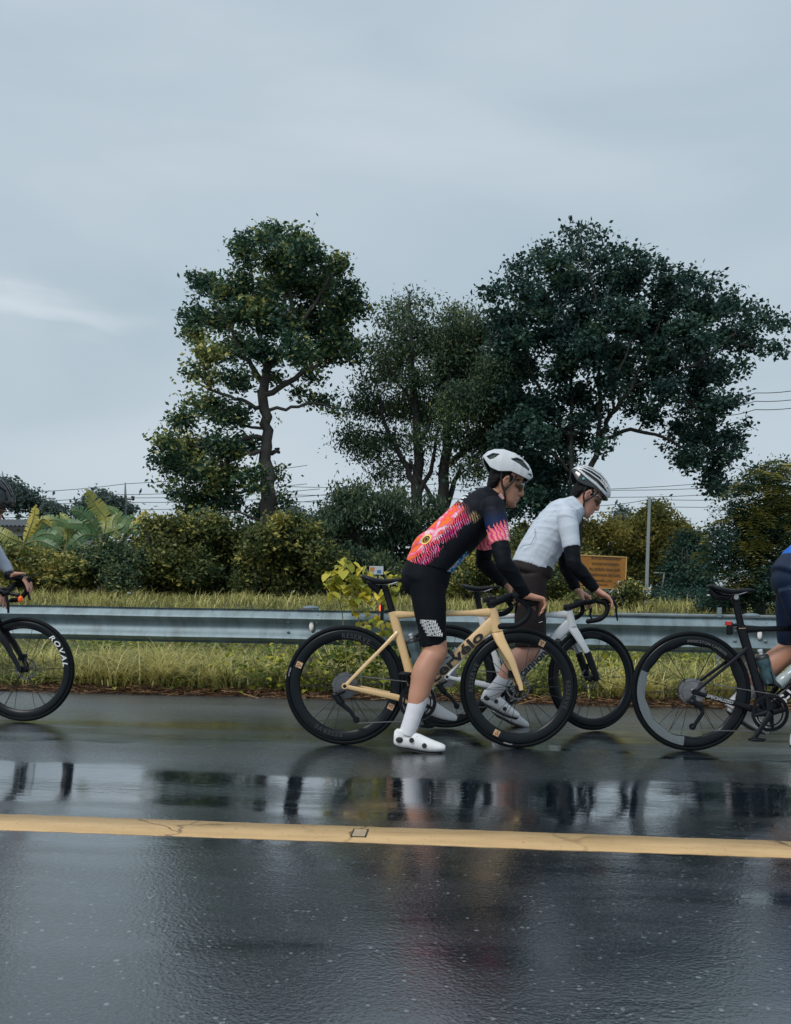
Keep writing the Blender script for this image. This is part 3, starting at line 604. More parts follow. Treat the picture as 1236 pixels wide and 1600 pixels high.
# ------------------------------------------------------------------ banana plants
m_ban = leafmat('banana leaf', [(0, (0.0562, 0.1310, 0.0648)), (.45, (0.1339, 0.2383, 0.1016)), (.75, (0.3686, 0.3929, 0.1192)), (1, (0.6120, 0.5180, 0.1104))], rough=.4, trans=.35)
m_bst = mat('banana stem', (.17, .17, .07), .6, var=.3, scale=8)
def banana_leaf(root, pts, wid, tint, fold=.25, seed=0, z=24):
    """broad leaf along a px path; torn slightly along the side veins"""
    r = np.random.default_rng(seed); pw = [P(x, y, z+dz) for x, y, dz in pts]; base = root.location
    q = []
    for i in range(len(pw)-1):
        p0 = pw[max(i-1, 0)]; p1 = pw[i]; p2 = pw[i+1]; p3 = pw[min(i+2, len(pw)-1)]
        for k in range(8):
            u = k/8; q.append(.5*((2*p1)+(-p0+p2)*u+(2*p0-5*p1+4*p2-p3)*u*u+(-p0+3*p1-3*p2+p3)*u**3))
    q.append(pw[-1]); n = len(q); V = []; F = []; T = []; k = 0
    for i in range(n-1):
        u0 = i/(n-1); u1 = (i+1)/(n-1); t = (q[i+1]-q[i]).normalized()
        side = t.cross(Vector((.15, -1, .25))).normalized(); nn = side.cross(t)
        w0 = wid*math.sin(PI*min(1, .04+u0*.96))**.55; w1 = wid*math.sin(PI*min(1, .04+u1*.96))**.55
        for sg in (-1, 1):
            sl = r.uniform(-.02, .08); g = r.uniform(.9, 1.0)
            a, b_ = q[i]-base, q[i+1]-base
            c_ = b_ + side*sg*w1*g + nn*(-fold*w1) + t*sl; d = a + side*sg*w0*g + nn*(-fold*w0) + t*sl
            V += [a, b_, (b_+c_)/2+nn*fold*.3*w1, c_, d, (a+d)/2+nn*fold*.3*w0]; F += [(k, k+1, k+2, k+5), (k+5, k+2, k+3, k+4)]; k += 6; T += [tint+r.normal(0, .05)]*2
    o = mesh_obj('leaf', V, F, m_ban, root, smooth=True); set_tint(o, np.array(T))
    mb = MB(); mb.tube([p-base + Vector((0, -.01, 0)) for p in q[:-2]], [max(.006, .022*(1-i/n)) for i in range(n-2)], 5); mb.build('midrib', m_bst, o, smooth=True)
def banana(label, stem, leaves, z, seed):
    base = P(stem[0][0], stem[0][1], z); root = empty('banana_plant', base, 0, label, 'banana plant', 'banana plants by the grey-roofed house')
    mb = MB(); mb.tube([P(x, y, z)-base for x, y, w_ in stem], [m2(w_, z) for x, y, w_ in stem], 9); mb.build('stem', m_bst, root, smooth=True)
    for i, (pts, w_, t_) in enumerate(leaves): banana_leaf(root, pts, w_, t_, seed=seed*20+i, z=z)
banana('middle banana plant with one tall upright yellow-green leaf', [(163,905,6),(160,860,6),(158,835,5)],
 [([(160,840,0),(165,812,.2),(150,790,.1),(135,768,-.1)], .26, .78), ([(160,838,0),(190,820,.3),(178,800,.3),(152,790,.2)], .17, .5), ([(158,838,0),(140,812,-.2),(125,800,-.3),(112,798,-.4)], .22, .3),
  ([(158,840,0),(135,835,-.3),(118,845,-.4),(104,860,-.4)], .2, .35), ([(160,838,0),(150,820,.3),(118,818,.4),(90,818,.5)], .2, .4), ([(160,845,0),(168,842,0),(160,860,-.2),(158,885,-.3)], .12, .85), ([(160,835,0),(190,825,-.2),(200,812,.1),(210,806,.2)], .16, .45)], 24, 1)
banana('right banana plant with a small yellow leaf tip beside the mixed hedge', [(180,905,5),(186,860,5),(192,840,4.5)],
 [([(193,838,0),(205,825,.1),(217,815,.1),(226,800,0)], .15, .98), ([(192,838,0),(205,826,-.2),(218,828,-.3),(231,836,-.3)], .18, .22), ([(192,838,0),(178,828,0),(176,815,.1),(183,802,.2)], .14, .6), ([(192,840,0),(215,822,.2),(232,815,.4),(245,816,.5)], .14, .35), ([(190,842,0),(175,842,-.1),(166,862,-.2),(158,880,-.3)], .13, .6)], 23.8, 2)
banana('left banana plant with a bright yellow upright leaf', [(40,910,6),(38,870,6),(36,850,5)],
 [([(38,848,0),(45,830,0),(52,810,0),(55,792,0)], .17, 1.0), ([(36,848,0),(15,840,-.2),(0,832,-.2),(-15,828,-.2)], .2, .75), ([(38,850,0),(65,835,-.2),(85,836,-.3),(92,848,-.3)], .17, .35), ([(38,850,0),(60,845,-.3),(80,852,-.4),(90,858,-.4)], .15, .3),
  ([(36,850,0),(20,852,-.2),(8,862,-.2),(0,872,-.3)], .2, .6), ([(38,848,0),(60,820,.2),(85,812,.3),(105,820,.4)], .2, .5), ([(38,848,0),(62,815,.2),(72,812,.2),(80,820,.2)], .12, .9)], 23.5, 3)
banana('smaller banana plant whose broad leaves arch between the other two', [(105,905,5),(104,870,5),(104,850,4)],
 [([(104,850,0),(95,828,.1),(82,815,.2),(70,815,.3)], .18, .5), ([(104,850,0),(118,830,.1),(128,825,.2),(140,832,.2)], .18, .45), ([(104,850,0),(106,830,0),(102,812,.1),(95,803,.2)], .15, .75), ([(104,852,0),(90,842,-.2),(78,848,-.3),(68,860,-.3)], .17, .4), ([(104,852,0),(120,850,-.2),(132,858,-.3),(138,872,-.3)], .15, .55)], 24.6, 4)

# ------------------------------------------------------------------ grass
def blades(name, x, y, h, wdt, lean, m, label, cat, tint, seed=0, zoff=0, segs=3, kind='stuff', parent=None):
    r = np.random.default_rng(seed); n = len(x); az = r.uniform(0, 2*PI, n); L_ = h*r.uniform(.6, 1.3, n); ln = lean*r.uniform(.3, 1.6, n)
    z0 = np.maximum(ground_z(x, y), 0)-.02+zoff
    dx, dy = np.cos(az), np.sin(az); sx, sy = -dy, dx
    tw = r.uniform(-1, 1, n); rows = []
    for k in range(segs+1):
        u = k/segs; out = L_*ln*u*u; up = L_*(u-.35*np.minimum(ln, 1.4)*u*u*u)
        wv = wdt*(1-u**1.5)*.5+.0004
        px = x+dx*out; py = y+dy*out; pz = z0+up
        rows += [np.stack([px-sx*wv, py-sy*wv, pz], 1), np.stack([px+sx*wv, py+sy*wv, pz+wv*tw*.4], 1)]
    V = np.stack(rows, 1).reshape(-1, 3); m_ = 2*(segs+1); i = np.arange(n)*m_
    F = np.concatenate([np.stack([i+2*k, i+2*k+1, i+2*k+3, i+2*k+2], 1) for k in range(segs)])
    o = mesh_obj(name, V, F, m, parent, smooth=True); set_tint(o, np.tile(tint, segs))
    return tag(o, label, cat, kind=kind)
m_vine = leafmat('vine leaves', [(0, (0.0448, 0.0936, 0.0264)), (.4, (0.1346, 0.2028, 0.0396)), (.75, (0.4186, 0.4212, 0.0660)), (1, (0.8222, 0.6552, 0.0924))], rough=.45, trans=.4)
def heart_leaves(name, c, size, droop, tint, m, parent, seed):
    r = np.random.default_rng(seed); n = len(c); az = r.uniform(0, 2*PI, n); el = -droop*r.uniform(.3, 1.2, n)
    d = np.stack([np.cos(az)*np.cos(el), np.sin(az)*np.cos(el), np.sin(el)], 1)
    d[:, 1] -= .45; d /= np.linalg.norm(d, axis=1)[:, None]
    sd = np.cross(d, [0, 0, 1.]); sd /= np.linalg.norm(sd, axis=1)[:, None]; up = np.cross(sd, d); s_ = (size*r.uniform(.6, 1.3, n))[:, None]
    pr = [(0, 0, 0), (-.12, .36, .10), (.25, .52, .12), (.62, .34, .05), (1, 0, -.12), (.62, -.34, .05), (.25, -.52, .12), (-.12, -.36, .10)]
    V = np.stack([c+d*s_*a+sd*s_*b_+up*s_*e_ for a, b_, e_ in pr]+[c+d*s_*.45], 1).reshape(-1, 3); i = np.arange(n)*9
    F = np.concatenate([np.stack([i+0, i+1, i+2, i+8], 1), np.stack([i+2, i+3, i+4, i+8], 1), np.stack([i+4, i+5, i+6, i+8], 1), np.stack([i+6, i+7, i+0, i+8], 1)])
    o = mesh_obj(name, V, F, m, parent, smooth=True); set_tint(o, np.tile(tint, 4)); return o
m_grass = leafmat('verge grass', [(0, (0.0709, 0.0909, 0.0353)), (.35, (0.2410, 0.2516, 0.0820)), (.7, (0.5670, 0.5172, 0.1890)), (1, (0.7560, 0.6709, 0.2898))], rough=.5, trans=.35)
m_straw = leafmat('dead straw', [(0, (.035, .018, .010)), (.5, (.12, .06, .028)), (1, (.33, .20, .10))], rough=.8, trans=.1)
def clumped(n, x0, x1, y0, y1, per, sig, seed, f=None):
    r = np.random.default_rng(seed); nc = n//per; cx = r.uniform(x0, x1, nc*3); cy = r.uniform(y0, y1, nc*3)
    if f is not None:
        k = r.uniform(0, 1, len(cx)) < f(cx, cy); cx, cy = cx[k], cy[k]
    cx, cy = cx[:nc], cy[:nc]; ct = r.uniform(0, 1, len(cx)); s_ = sig*r.uniform(.5, 1.5, len(cx))
    return np.repeat(cx, per)+r.normal(size=len(cx)*per)*np.repeat(s_, per), np.repeat(cy, per)+r.normal(size=len(cx)*per)*np.repeat(s_, per), np.repeat(ct, per)
gx_, gy_, gt = clumped(30000, -5.5, 6.0, 7.24, 8.9, 34, .060, 51)
r = np.random.default_rng(52); gt2 = .13+gt*.66+r.normal(0, .17, len(gt)); gt2 += np.clip((gx_-1.8)/2.5, 0, 1)*.10
k = gy_ > ROAD_EDGE+.2+.12*vnoise(gx_*3, gx_*0, 71)
hh = .20+.13*gt + .06*vnoise(gx_, gy_, 72)
hh = hh*np.where((gx_ > -.9) & (gx_ < .4), .75, 1.0)
blades('verge_grass', gx_[k], gy_[k], (np.clip(hh, .08, .42)*(.40+1.05*np.repeat(r.uniform(0,1,len(gt)//34+1),34)[:len(gt)]))[k], .0135, 1.15, m_grass, 'rank yellow-green grass growing under the steel guardrail', 'grass', gt2[k], seed=53)
gx_, gy_, gt = clumped(42000, -11, 12, 8.9, 17.5, 18, .14, 61); r = np.random.default_rng(62)
blades('rough_grass', gx_, gy_, .10+.24*np.repeat(r.uniform(0,1,len(gt)//18+1)**2,18)[:len(gt)], .014, 1.5, m_grass, 'rough yellowing grass on the bank behind the guardrail', 'grass', .18+gt*.5+r.normal(0, .12, len(gt)), seed=63, segs=2)
gx_, gy_, gt = clumped(26000, -17, 17, 17, 25, 14, .25, 64); r = np.random.default_rng(65)
blades('meadow_grass', gx_, gy_, .22+.16*gt, .026, 1.0, m_grass, 'taller dry grass in front of the hedges', 'grass', .30+gt*.4+r.normal(0, .12, len(gt)), seed=66, segs=2)
def weeds(name, label, n, x0, x1, y0, y1, hmax, size, tl, seed, per=22, sig=.06):
    r = np.random.default_rng(seed); x, y, tt = clumped(n, x0, x1, y0, y1, per, sig, seed); hc = np.repeat(r.uniform(.25, 1, len(x)//per+1), per)[:len(x)]
    z = np.maximum(ground_z(x, y), 0) + r.uniform(.05, 1, len(x))*hc*hmax
    heart_leaves(name, np.stack([x, y, z], 1), size, .5, tl[0]+(tl[1]-tl[0])*(.6*tt+.4*r.uniform(0, 1, len(x))), m_vine, None, seed+1)
    tag(bpy.data.objects[name], label, 'weeds', kind='stuff')
# named tussocks that stand out: arching light blades
for i, (px, py, h_, t_, lb) in enumerate([(250, 1078, .40, .62, 'arching grass tussock whose tips overlap the guardrail left of the gold bike'), (330, 1082, .32, .6, 'smaller arching grass tussock halfway between the left wheel and the gold bike'), (150, 1075, .27, .5, 'low pale grass tussock right behind the lettered front wheel'),
        (1125, 1080, .34, .55, 'pale upright grass tuft seen through the rear wheel of the black bike'), (975, 1085, .32, .8, 'straw-coloured grass tuft seen through the turned front wheel'), (1010, 1090, .26, .9, 'bleached straw tuft between the white and the black bike')]):
    r = np.random.default_rng(80+i); p = PY(px, py+12, 7.22); n = 130; h_ *= 1.12; t_ += .12
    x = p.x + r.normal(size=n)*.09; y = 7.22 + np.abs(r.normal(size=n))*.07
    o = blades('grass_tussock', x, y, np.full(n, h_), .015, 1.05, m_grass, lb, 'grass tuft', t_+r.normal(0, .13, n), seed=90+i, segs=5, kind=None)
weeds('verge_weeds', 'small leafy weeds mixed into the grass below the rail', 11000, -5.5, 6, 7.22, 8.2, .27, .032, (.0, .85), 301)
weeds('bank_weeds', 'leafy weeds and seedlings scattered over the grassy bank', 11000, -9, 10, 8.9, 15, .40, .055, (.05, .85), 303, per=30, sig=.16)
# straw litter along the asphalt edge
r = np.random.default_rng(99); n = 9000
x = r.uniform(-6, 6.5, n); y = ROAD_EDGE+.17+r.normal(size=n)*.085+vnoise(x*2, x*0, 8)*.05
az = r.normal(0, .8, n); L_ = r.uniform(.03, .17, n); hgt = np.maximum(ground_z(x, y), 0)+r.uniform(.003, .03, n)
d = np.stack([np.cos(az), np.sin(az), r.normal(0, .16, n)], 1)*L_[:, None]*.5; c = np.stack([x, y, hgt], 1); s_ = np.stack([-np.sin(az), np.cos(az), r.normal(0, .6, n)], 1)*.0028
V = np.stack([c-d-s_, c+d-s_, c+d+s_, c-d+s_], 1).reshape(-1, 3); i = np.arange(n)*4
o = mesh_obj('leaf_litter', V, np.stack([i, i+1, i+2, i+3], 1), m_straw, None, False); set_tint(o, r.uniform(0, 1, n)**1.3)
tag(o, 'brown straw and dead leaves along the edge of the asphalt', 'litter', kind='stuff')
# broad-leaved vine through and under the rail
def vine(name, label, pts, n, size, zr, seed, tl=(.2, .95), cat='vine', sig=.05, droop=.6):
    r = np.random.default_rng(seed); z = zr; base = P(pts[0][0], pts[0][1]+30, z); root = empty(name, base, 0, label, cat)
    W = np.array([list(P(a, b_, z)) for a, b_, w_ in pts]); pw = np.array([w_ for a, b_, w_ in pts], float); pw /= pw.sum()
    k = r.choice(len(W), n, p=pw); c = W[k] + r.normal(size=(n, 3))*np.array([sig*2, sig*1.3, sig*1.2]) - np.array(base)
    heart_leaves('foliage', c, size, droop, r.uniform(tl[0], tl[1], n), m_vine, root, seed+1)
    mb = MB(); g0 = Vector((0, 0, -base.z))
    for i in range(0, len(W), 2):
        a = Vector(W[i])-base; s_ = Vector((a.x*.6, .05, -base.z)); mb.tube([s_, s_.lerp(a, .5)+Vector((r.uniform(-.05, .05), 0, .03)), a], [.006, .004, .002], 5)
    mb.build('stem', m_bst, root, smooth=True); return root
vine('creeping_vine', 'leafy vine scrambling under the guardrail behind the rear wheel of the gold bike', [(500,1062,2),(520,1040,3),(545,1025,3),(570,1045,3),(590,1030,3),(480,1075,2),(540,1060,3),(515,1015,2),(560,1010,3),(605,1010,2),(600,1065,2),(575,1075,2),(470,1050,1.5),(450,1060,1),(490,1025,1),(620,1040,2)], 520, .052, 7.32, 201, tl=(.15, .85))
vine('creeping_vine', 'yellow-leaved vine in the verge left of the gold bike', [(400,1035,2),(425,1040,2),(380,1045,1.5),(440,1025,1.5),(410,1060,1),(350,1030,1),(440,1065,1.5),(455,1040,2),(395,1020,1)], 190, .042, 7.3, 203, tl=(.35, .9))
vine('creeping_vine', 'green creeper seen through the front wheel of the gold bike', [(850,1040,2),(870,1060,2),(835,1070,2),(860,1020,2),(800,1050,2),(775,1070,2),(890,1050,1.5),(740,1060,2),(720,1040,1.5)], 330, .045, 7.35, 205, tl=(.1, .7))
vine('creeping_vine', 'yellow-leaved weed seen through the turned front wheel', [(950,1030,2),(960,1045,1.5),(935,1050,1),(975,1025,1)], 70, .045, 7.32, 207, tl=(.5, .95))
# tall yellow-leaved sapling standing behind the rail by the gold bike's saddle
z = 7.15
root = empty('yellow_leaved_sapling', P(565, 1075, z), 0, 'tall sapling with drooping yellow leaves behind the saddle of the gold bike', 'sapling'); base = root.location
mb = MB()
for path in ([(565,1085),(563,1000),(558,940),(548,900),(540,868)],[(600,1080),(598,1000),(590,950),(585,925)],[(545,1075),(535,960),(525,915)],[(590,960),(605,920),(603,893),(612,885)]):
    mb = MB(); mb.tube([P(a, b_, z)-base for a, b_ in path], [.006, .005, .004, .003, .002][:len(path)], 6); mb.build('stem', m_bst, root, smooth=True)
cl = [(542,878,9,10),(536,892,10,9),(522,905,10,14),(530,918,12,16),(545,905,10,12),(555,920,12,14),(560,900,9,9),(578,895,9,7),(562,935,12,12),(575,922,10,9),(586,970,8,8),(600,985,9,8),(570,975,9,9),(610,975,5,4),(612,925,8,8),(620,905,6,5),(615,898,8,4),(548,945,12,9),(520,925,9,7),(592,938,10,8),(580,950,10,7),(605,948,9,6),(515,912,7,6),(598,905,8,4)]
C = []; r = np.random.default_rng(5)
for a, b_, s_, n in cl:
    for q in range(int(n*1.05)): C.append(list(P(a+r.normal()*s_*.7, b_+r.normal()*s_*.6, z+r.normal()*.06)-base))
heart_leaves('foliage', np.array(C), .078, .9, r.uniform(.55, 1.0, len(C)), m_vine, root, 11)

# ------------------------------------------------------------------ guardrail
m_gal = mat('galvanised steel', (.17, .225, .25), .55, metal=.35, var=.3, scale=4, bump=.25, bscale=60)
m_gald = mat('weathered zinc', (.20, .24, .26), .55, metal=.4, var=.25, scale=9)
m_refl = mat('white reflector', (.82, .80, .78), .25, var=.05)
m_post = mat('timber-grey post', (.10, .10, .10), .8, var=.3)
tg_ = m_gal.node_tree; mp_ = tg_.nodes.new('ShaderNodeMapping'); mp_.inputs['Scale'].default_value = (9, 3, 3); tco = next(n for n in tg_.nodes if n.type == 'TEX_COORD'); tg_.links.new(tco.outputs['Object'], mp_.inputs[0])
ng_ = tg_.nodes.new('ShaderNodeTexNoise'); ng_.inputs['Scale'].default_value = 1; ng_.inputs['Detail'].default_value = 7; ng_.inputs['Roughness'].default_value = .65; tg_.links.new(mp_.outputs[0], ng_.inputs['Vector'])
rg_ = tg_.nodes.new('ShaderNodeValToRGB'); rg_.color_ramp.elements[0].position = .34; rg_.color_ramp.elements[0].color = (.80, .79, .77, 1); rg_.color_ramp.elements[1].position = .56; rg_.color_ramp.elements[1].color = (1.15, 1.15, 1.15, 1); tg_.links.new(ng_.outputs['Fac'], rg_.inputs[0])
mm_ = tg_.nodes.new('ShaderNodeMixRGB'); mm_.blend_type = 'MULTIPLY'; mm_.inputs[0].default_value = 1; bs_ = tg_.nodes['Principled BSDF']; src_ = bs_.inputs['Base Color'].links[0].from_socket; tg_.links.new(src_, mm_.inputs[1]); tg_.links.new(rg_.outputs[0], mm_.inputs[2]); tg_.links.new(mm_.outputs[0], bs_.inputs['Base Color'])
YR = 7.45; TOP = .748
prof = [(-.004, 0), (.014, -.010), (.008, -.022), (-.052, -.062), (-.060, -.080), (-.052, -.094), (-.010, -.122), (.004, -.136), (.004, -.168), (-.012, -.200), (-.034, -.226), (-.056, -.246), (-.062, -.260), (-.054, -.272), (.006, -.294), (.012, -.304), (-.004, -.312)]
rail = empty('guardrail', (0, YR, 0), 0, 'galvanised steel W-beam guardrail running along the verge behind the cyclists', 'guardrail')
def rail_panel(x0, x1, yo):
    pr = [(y+yo, TOP+z) for y, z in prof]; n = len(pr); m_ = 12; V = []; F = []
    r = np.random.default_rng(int(abs(x0)*10)+3)
    for j in range(m_+1):
        x = x0+(x1-x0)*j/m_; dz = .0015*math.sin(j*1.3+x0)
        for y, z in pr: V.append((x, y, z+dz))
        for y, z in pr: V.append((x, y+.004, z+dz-.0005))
    for j in range(m_):
        for i in range(n-1):
            a = j*2*n+i; b_ = a+2*n
            F += [(a, a+1, b_+1, b_), (a+n, b_+n, b_+n+1, a+n+1)]
        a = j*2*n; b_ = a+2*n; F += [(a, b_, b_+n, a+n), (a+n-1, a+2*n-1, b_+2*n-1, b_+n-1)]
    for a in (0, m_*2*n):
        for i in range(n-1): F.append((a+i, a+i+1, a+i+1+n, a+i+n))
    o = mesh_obj('rail_beam', V, F, m_gal, rail, smooth=True)
    o.data.set_sharp_from_angle(angle=R(50)); return o
jx = PY(476, 960, YR).x
jx2 = PY(1172, 985, YR).x
SP = jx2-jx
bolt_me = None
for k in range(-5, 6): rail_panel(jx+SP*k-.16, jx+SP*(k+1)+.16, -.006 if k % 2 else 0)
mb = MB(); mb.ell((0, 0, 0), (.017, .008, .012), 10, 6); bolt = mb.build('bolt', m_gald, rail, smooth=True)
mb = MB(); mb.box((0, .10, TOP/2+.0), (.11, .17, TOP+.03)); post = mb.build('post', m_post, rail, bevel=.004)
mb = MB(); mb.tube([(0, .10, TOP-.02), (0, .10, TOP+.02)], .075, 20); mb.ell((0, .10, TOP+.02), (.077, .077, .022), 20, 6); cap = mb.build('post_cap', m_gal, rail, smooth=True)
mb = MB(); mb.ell((0, 0, 0), (.021, .01, .042), 16, 8); mb.box((0, .02, 0), (.02, .04, .02)); rf = mb.build('reflector', m_refl, rail, smooth=True)
first = True
for k in range(-5, 7):
    x = jx+SP*k
    for nm_, o_, loc in (('post', post, (x, 0, 0)), ('cap', cap, (x+.04, 0, 0)), ('rf', rf, (x+.07, -.035, TOP-.145))):
        if first: o_.location = loc
        else: share(o_, parent=rail, loc=loc)
    for dx in (-.14, .12):
        for y, z in ((-.026, -.048), (-.034, -.112), (-.034, -.200)):
            if first and dx < 0 and z == -.048: bolt.location = (x+dx, y, TOP+z)
            else: share(bolt, parent=rail, loc=(x+dx, y-.004, TOP+z))
    first = False
rail.location = (0, YR, 0)
# far carriageway rail seen just above this one at the right
rail2 = empty('guardrail', (0, 0, 0), 0, 'thin far guardrail edge showing above the near one at the right', 'guardrail')
a = P(960, 960, 9.5); b_ = P(1330, 966, 9.2); mb = MB(); mb.tube([a, a.lerp(b_, .5), b_], .02, 8, flat=.4, side=(0, 1, 0)); mb.build('rail_beam', m_gald, rail2, smooth=True)
p1_ = P(1124, 952, 9.3); mb = MB(); mb.box((p1_.x, p1_.y, (p1_.z+.02)/2), (.045, .03, p1_.z+.02)); mb.build('post', m_gal, rail2, bevel=.003)

# ------------------------------------------------------------------ notice board
def text_mesh(name, s, size, m, parent, loc, rot=(R(90), 0, 0), off=0, ext=.0008, shear=0, space=1, align='LEFT', sx=1):
    cu = bpy.data.curves.new(name, 'FONT'); cu.body = s; cu.size = size; cu.extrude = ext; cu.offset = off; cu.shear = shear; cu.space_character = space; cu.align_x = align
    cu.resolution_u = 4
    o = bpy.data.objects.new(name, cu); sc.collection.objects.link(o); dg = bpy.context.evaluated_depsgraph_get(); dg.update()
    me = bpy.data.meshes.new_from_object(o.evaluated_get(dg)); bpy.data.objects.remove(o); bpy.data.curves.remove(cu)
    me.materials.clear(); me.materials.append(m)
    if sx != 1:
        for v in me.vertices: v.co.x *= sx
    n = bpy.data.objects.new(name, me); sc.collection.objects.link(n); n.location = loc; n.rotation_euler = rot
    if parent: n.parent = parent
    return n
zb = 20.0
m_sign = mat('brown-orange sign paint', (.30, .13, .022), .7, var=.4, scale=2.5)
m_signf = mat('yellow sign edge', (.50, .33, .12), .6, var=.2)
m_ink = mat('faded dark lettering', (.07, .04, .02), .7, var=.3)
m_paper = mat('white paper', (.7, .7, .7), .8)
m_wood = mat('grey timber', (.26, .26, .25), .8, var=.25, scale=6)
c = P(940, 894, zb); wS = m2(75, zb); hS = m2(50, zb)
brd = empty('notice_board', (c.x, c.y, 0), PSI, 'brown-orange board of dark lettering on two pale posts', 'sign')
mb = MB(); mb.box((0, 0, c.z), (wS, .03, hS), Matrix.Rotation(R(1.6), 3, 'Y')); mb.build('panel', m_sign, brd, bevel=.004)
mb = MB(); rt = Matrix.Rotation(R(1.6), 3, 'Y')
for d_, s_ in (((0, -.005, hS/2), (wS+.03, .045, .025)), ((0, -.005, -hS/2), (wS+.03, .045, .02)), ((-wS/2, -.005, 0), (.025, .045, hS+.03)), ((wS/2, -.005, 0), (.025, .045, hS+.03))):
    v = rt @ Vector(d_); mb.box((v.x, v.y, c.z+v.z), s_, rt)
mb.build('border', m_signf, brd)
for sx_ in (-.38, .30):
    mb = MB(); gz_ = float(ground_z(np.array([c.x]), np.array([c.y]))[0]); zt = c.z - hS*.3; mb.box((wS*sx_, .045, (gz_-.1+zt)/2), (.085, .05, zt-gz_+.1)); mb.build('post', m_wood, brd, bevel=.004)
L5 = [('แขวงการทางพระนครศรีอยุธยา', .30, .115, .02), ('หมวดการทางบางปะอินที่ ๒', .165, .095, 0), ('ห้าม ติดตั้งป้าย โฆษณา รุกล้ำ', .03, .095, -.01), ('ในเขตทางหลวง ปรับ ไม่เกิน', -.10, .09, -.01), ('สองพัน บาท', -.235, .08, -.04), ('โทร ๐๓๕', -.32, .06, -.05)]
for s, dz, sz, dx in L5:
    o = text_mesh('lettering', s, sz, m_ink, brd, (0, 0, 0), (R(90), R(1.6), 0), off=.002, align='CENTER')
    wd = o.dimensions.x; fit = wS*{0: .62, 1: .56, 2: .64, 3: .66, 4: .34, 5: .2}[L5.index((s, dz, sz, dx))]
    if wd > 0: o.scale = (fit/wd, 1, 1)
    o.location = (wS*.07+dx, -.020, c.z+dz)
mb = MB(); mb.box((wS*.37, -.024, c.z-hS*.33), (.07, .004, .09)); mb.build('paper_notice', m_paper, brd)
mb = MB(); mb.box((wS*.455, -.026, c.z-hS*.47), (.135, .004, .10)); mb.build('paper_notice', m_paper, brd)
# small coloured board among the bushes
m_pb = mat('printed board', (.45, .50, .55), .5, var=.1); m_or = mat('orange print', (.5, .2, .06), .5); m_bl = mat('blue print', (.05, .15, .3), .5)
c = P(588, 891, 18); b2 = empty('small_sign', (c.x, c.y, 0), PSI, 'small pale coloured board half hidden behind the gold bike saddle', 'sign')
mb = MB(); mb.box((0, 0, c.z), (m2(22, 18), .02, m2(13, 18))); mb.build('panel', m_pb, b2)
mb = MB(); mb.box((-.09, -.013, c.z+.02), (.10, .004, .09)); mb.build('print_patch', m_or, b2)
mb = MB(); mb.box((.06, -.013, c.z-.03), (.09, .004, .07)); mb.build('print_patch', m_bl, b2)
mb = MB(); mb.box((.08, .02, (c.z+.6)/2-.05), (.04, .02, c.z-.5)); mb.build('post', m_wood, b2)

# ------------------------------------------------------------------ poles and wires
m_conc = mat('concrete', (.24, .27, .27), .8, var=.12, scale=4, bump=.3)
m_blk = mat('black paint', (.02, .02, .022), .5); m_wht = mat('white paint', (.75, .76, .76), .5)
m_wire = mat('cable', (.06, .065, .07), .6)
za = 22; a = P(1008.5, 960, za); b_ = P(1015, 776, za)
pl = empty('utility_pole', a, 0, 'slim pale concrete pole with a black and white banded foot', 'pole')
d = b_-a; mb = MB(); mb.tube([Vector((0, 0, -.4)), d], [.050, .036], 10, sq=4); mb.build('shaft', m_conc, pl, smooth=True)
for k in range(5):
    t0 = .02+.033*k; mb = MB(); mb.tube([d*t0, d*(t0+.033)], .053, 10, sq=4); mb.build('band', m_blk if k % 2 else m_wht, pl, smooth=True)
mb = MB(); mb.tube([d*.985, d*.985+Vector((.18, 0, -.05))], .012, 6); mb.ell(d*.985+Vector((.1, 0, .0)), (.03, .03, .05)); mb.build('insulator', m_conc, pl, smooth=True)
za = 26; a = P(601, 905, za); b_ = P(602, 775, za)
pl = empty('utility_pole', a, 0, 'grey round pole with a clamp, half hidden behind the weeping shrub', 'pole'); d = b_-a
mb = MB(); mb.tube([Vector((0, 0, -.8)), d], [.085, .07], 10); mb.build('shaft', m_conc, pl, smooth=True)
mb = MB(); mb.lathe([(.08, -.1), (.12, -.08), (.12, .08), (.08, .1)], 12, 'z', tuple(d*.7)); mb.build('clamp', m_blk, pl, smooth=True)
za = 60; a = P(196, 850, za); b_ = P(195.7, 754, za)
pl = empty('power_pole', a, 0, 'distant power pole with a crossarm and two insulators above the banana plants', 'pole'); d = b_-a
mb = MB(); mb.tube([Vector((0, 0, -1)), d*.75, d], [.15, .11, .04], 8); mb.build('shaft', m_conc, pl, smooth=True)
ca = P(180, 779, za)-a; cb = P(210, 780.5, za)-a; mb = MB(); mb.tube([ca, cb], .06, 6); mb.build('crossarm', m_blk, pl, smooth=True)
for u in (.04, .34, .96):
    mb = MB(); q = ca.lerp(cb, u)+Vector((0, -.05, .12)); mb.tube([q-Vector((0, 0, .1)), q+Vector((0, 0, .1))], .09, 8); mb.build('insulator', m_blk, pl, smooth=True)
for px, py0, py1 in ((311, 795, 830), (322, 790, 830), (335, 788, 830)):
    a = P(px, py1, 45); b_ = P(px, py0, 45); mb = MB(); mb.tube([Vector((0, 0, -1)), b_-a], .07, 8)
    o = mb.build('bare_post', m_conc, None, smooth=True); o.location = a
    tag(o, ['leftmost of the three thin far posts under the low bough', 'middle one of the three thin far posts under the low bough', 'rightmost of the three thin far posts under the low bough'][(px > 315)+(px > 330)], 'post', 'thin posts under the low bough')
m_lamp = mat('lamp grey', (.3, .33, .35), .5)
mb = MB(); mb.tube([P(40, 784, 60), P(62, 780, 60), P(80, 778.5, 60)], .05, 6); mb.ell(P(83, 779, 60), (.22, .1, .07)); o = mb.build('street_lamp', m_lamp, None, smooth=True)
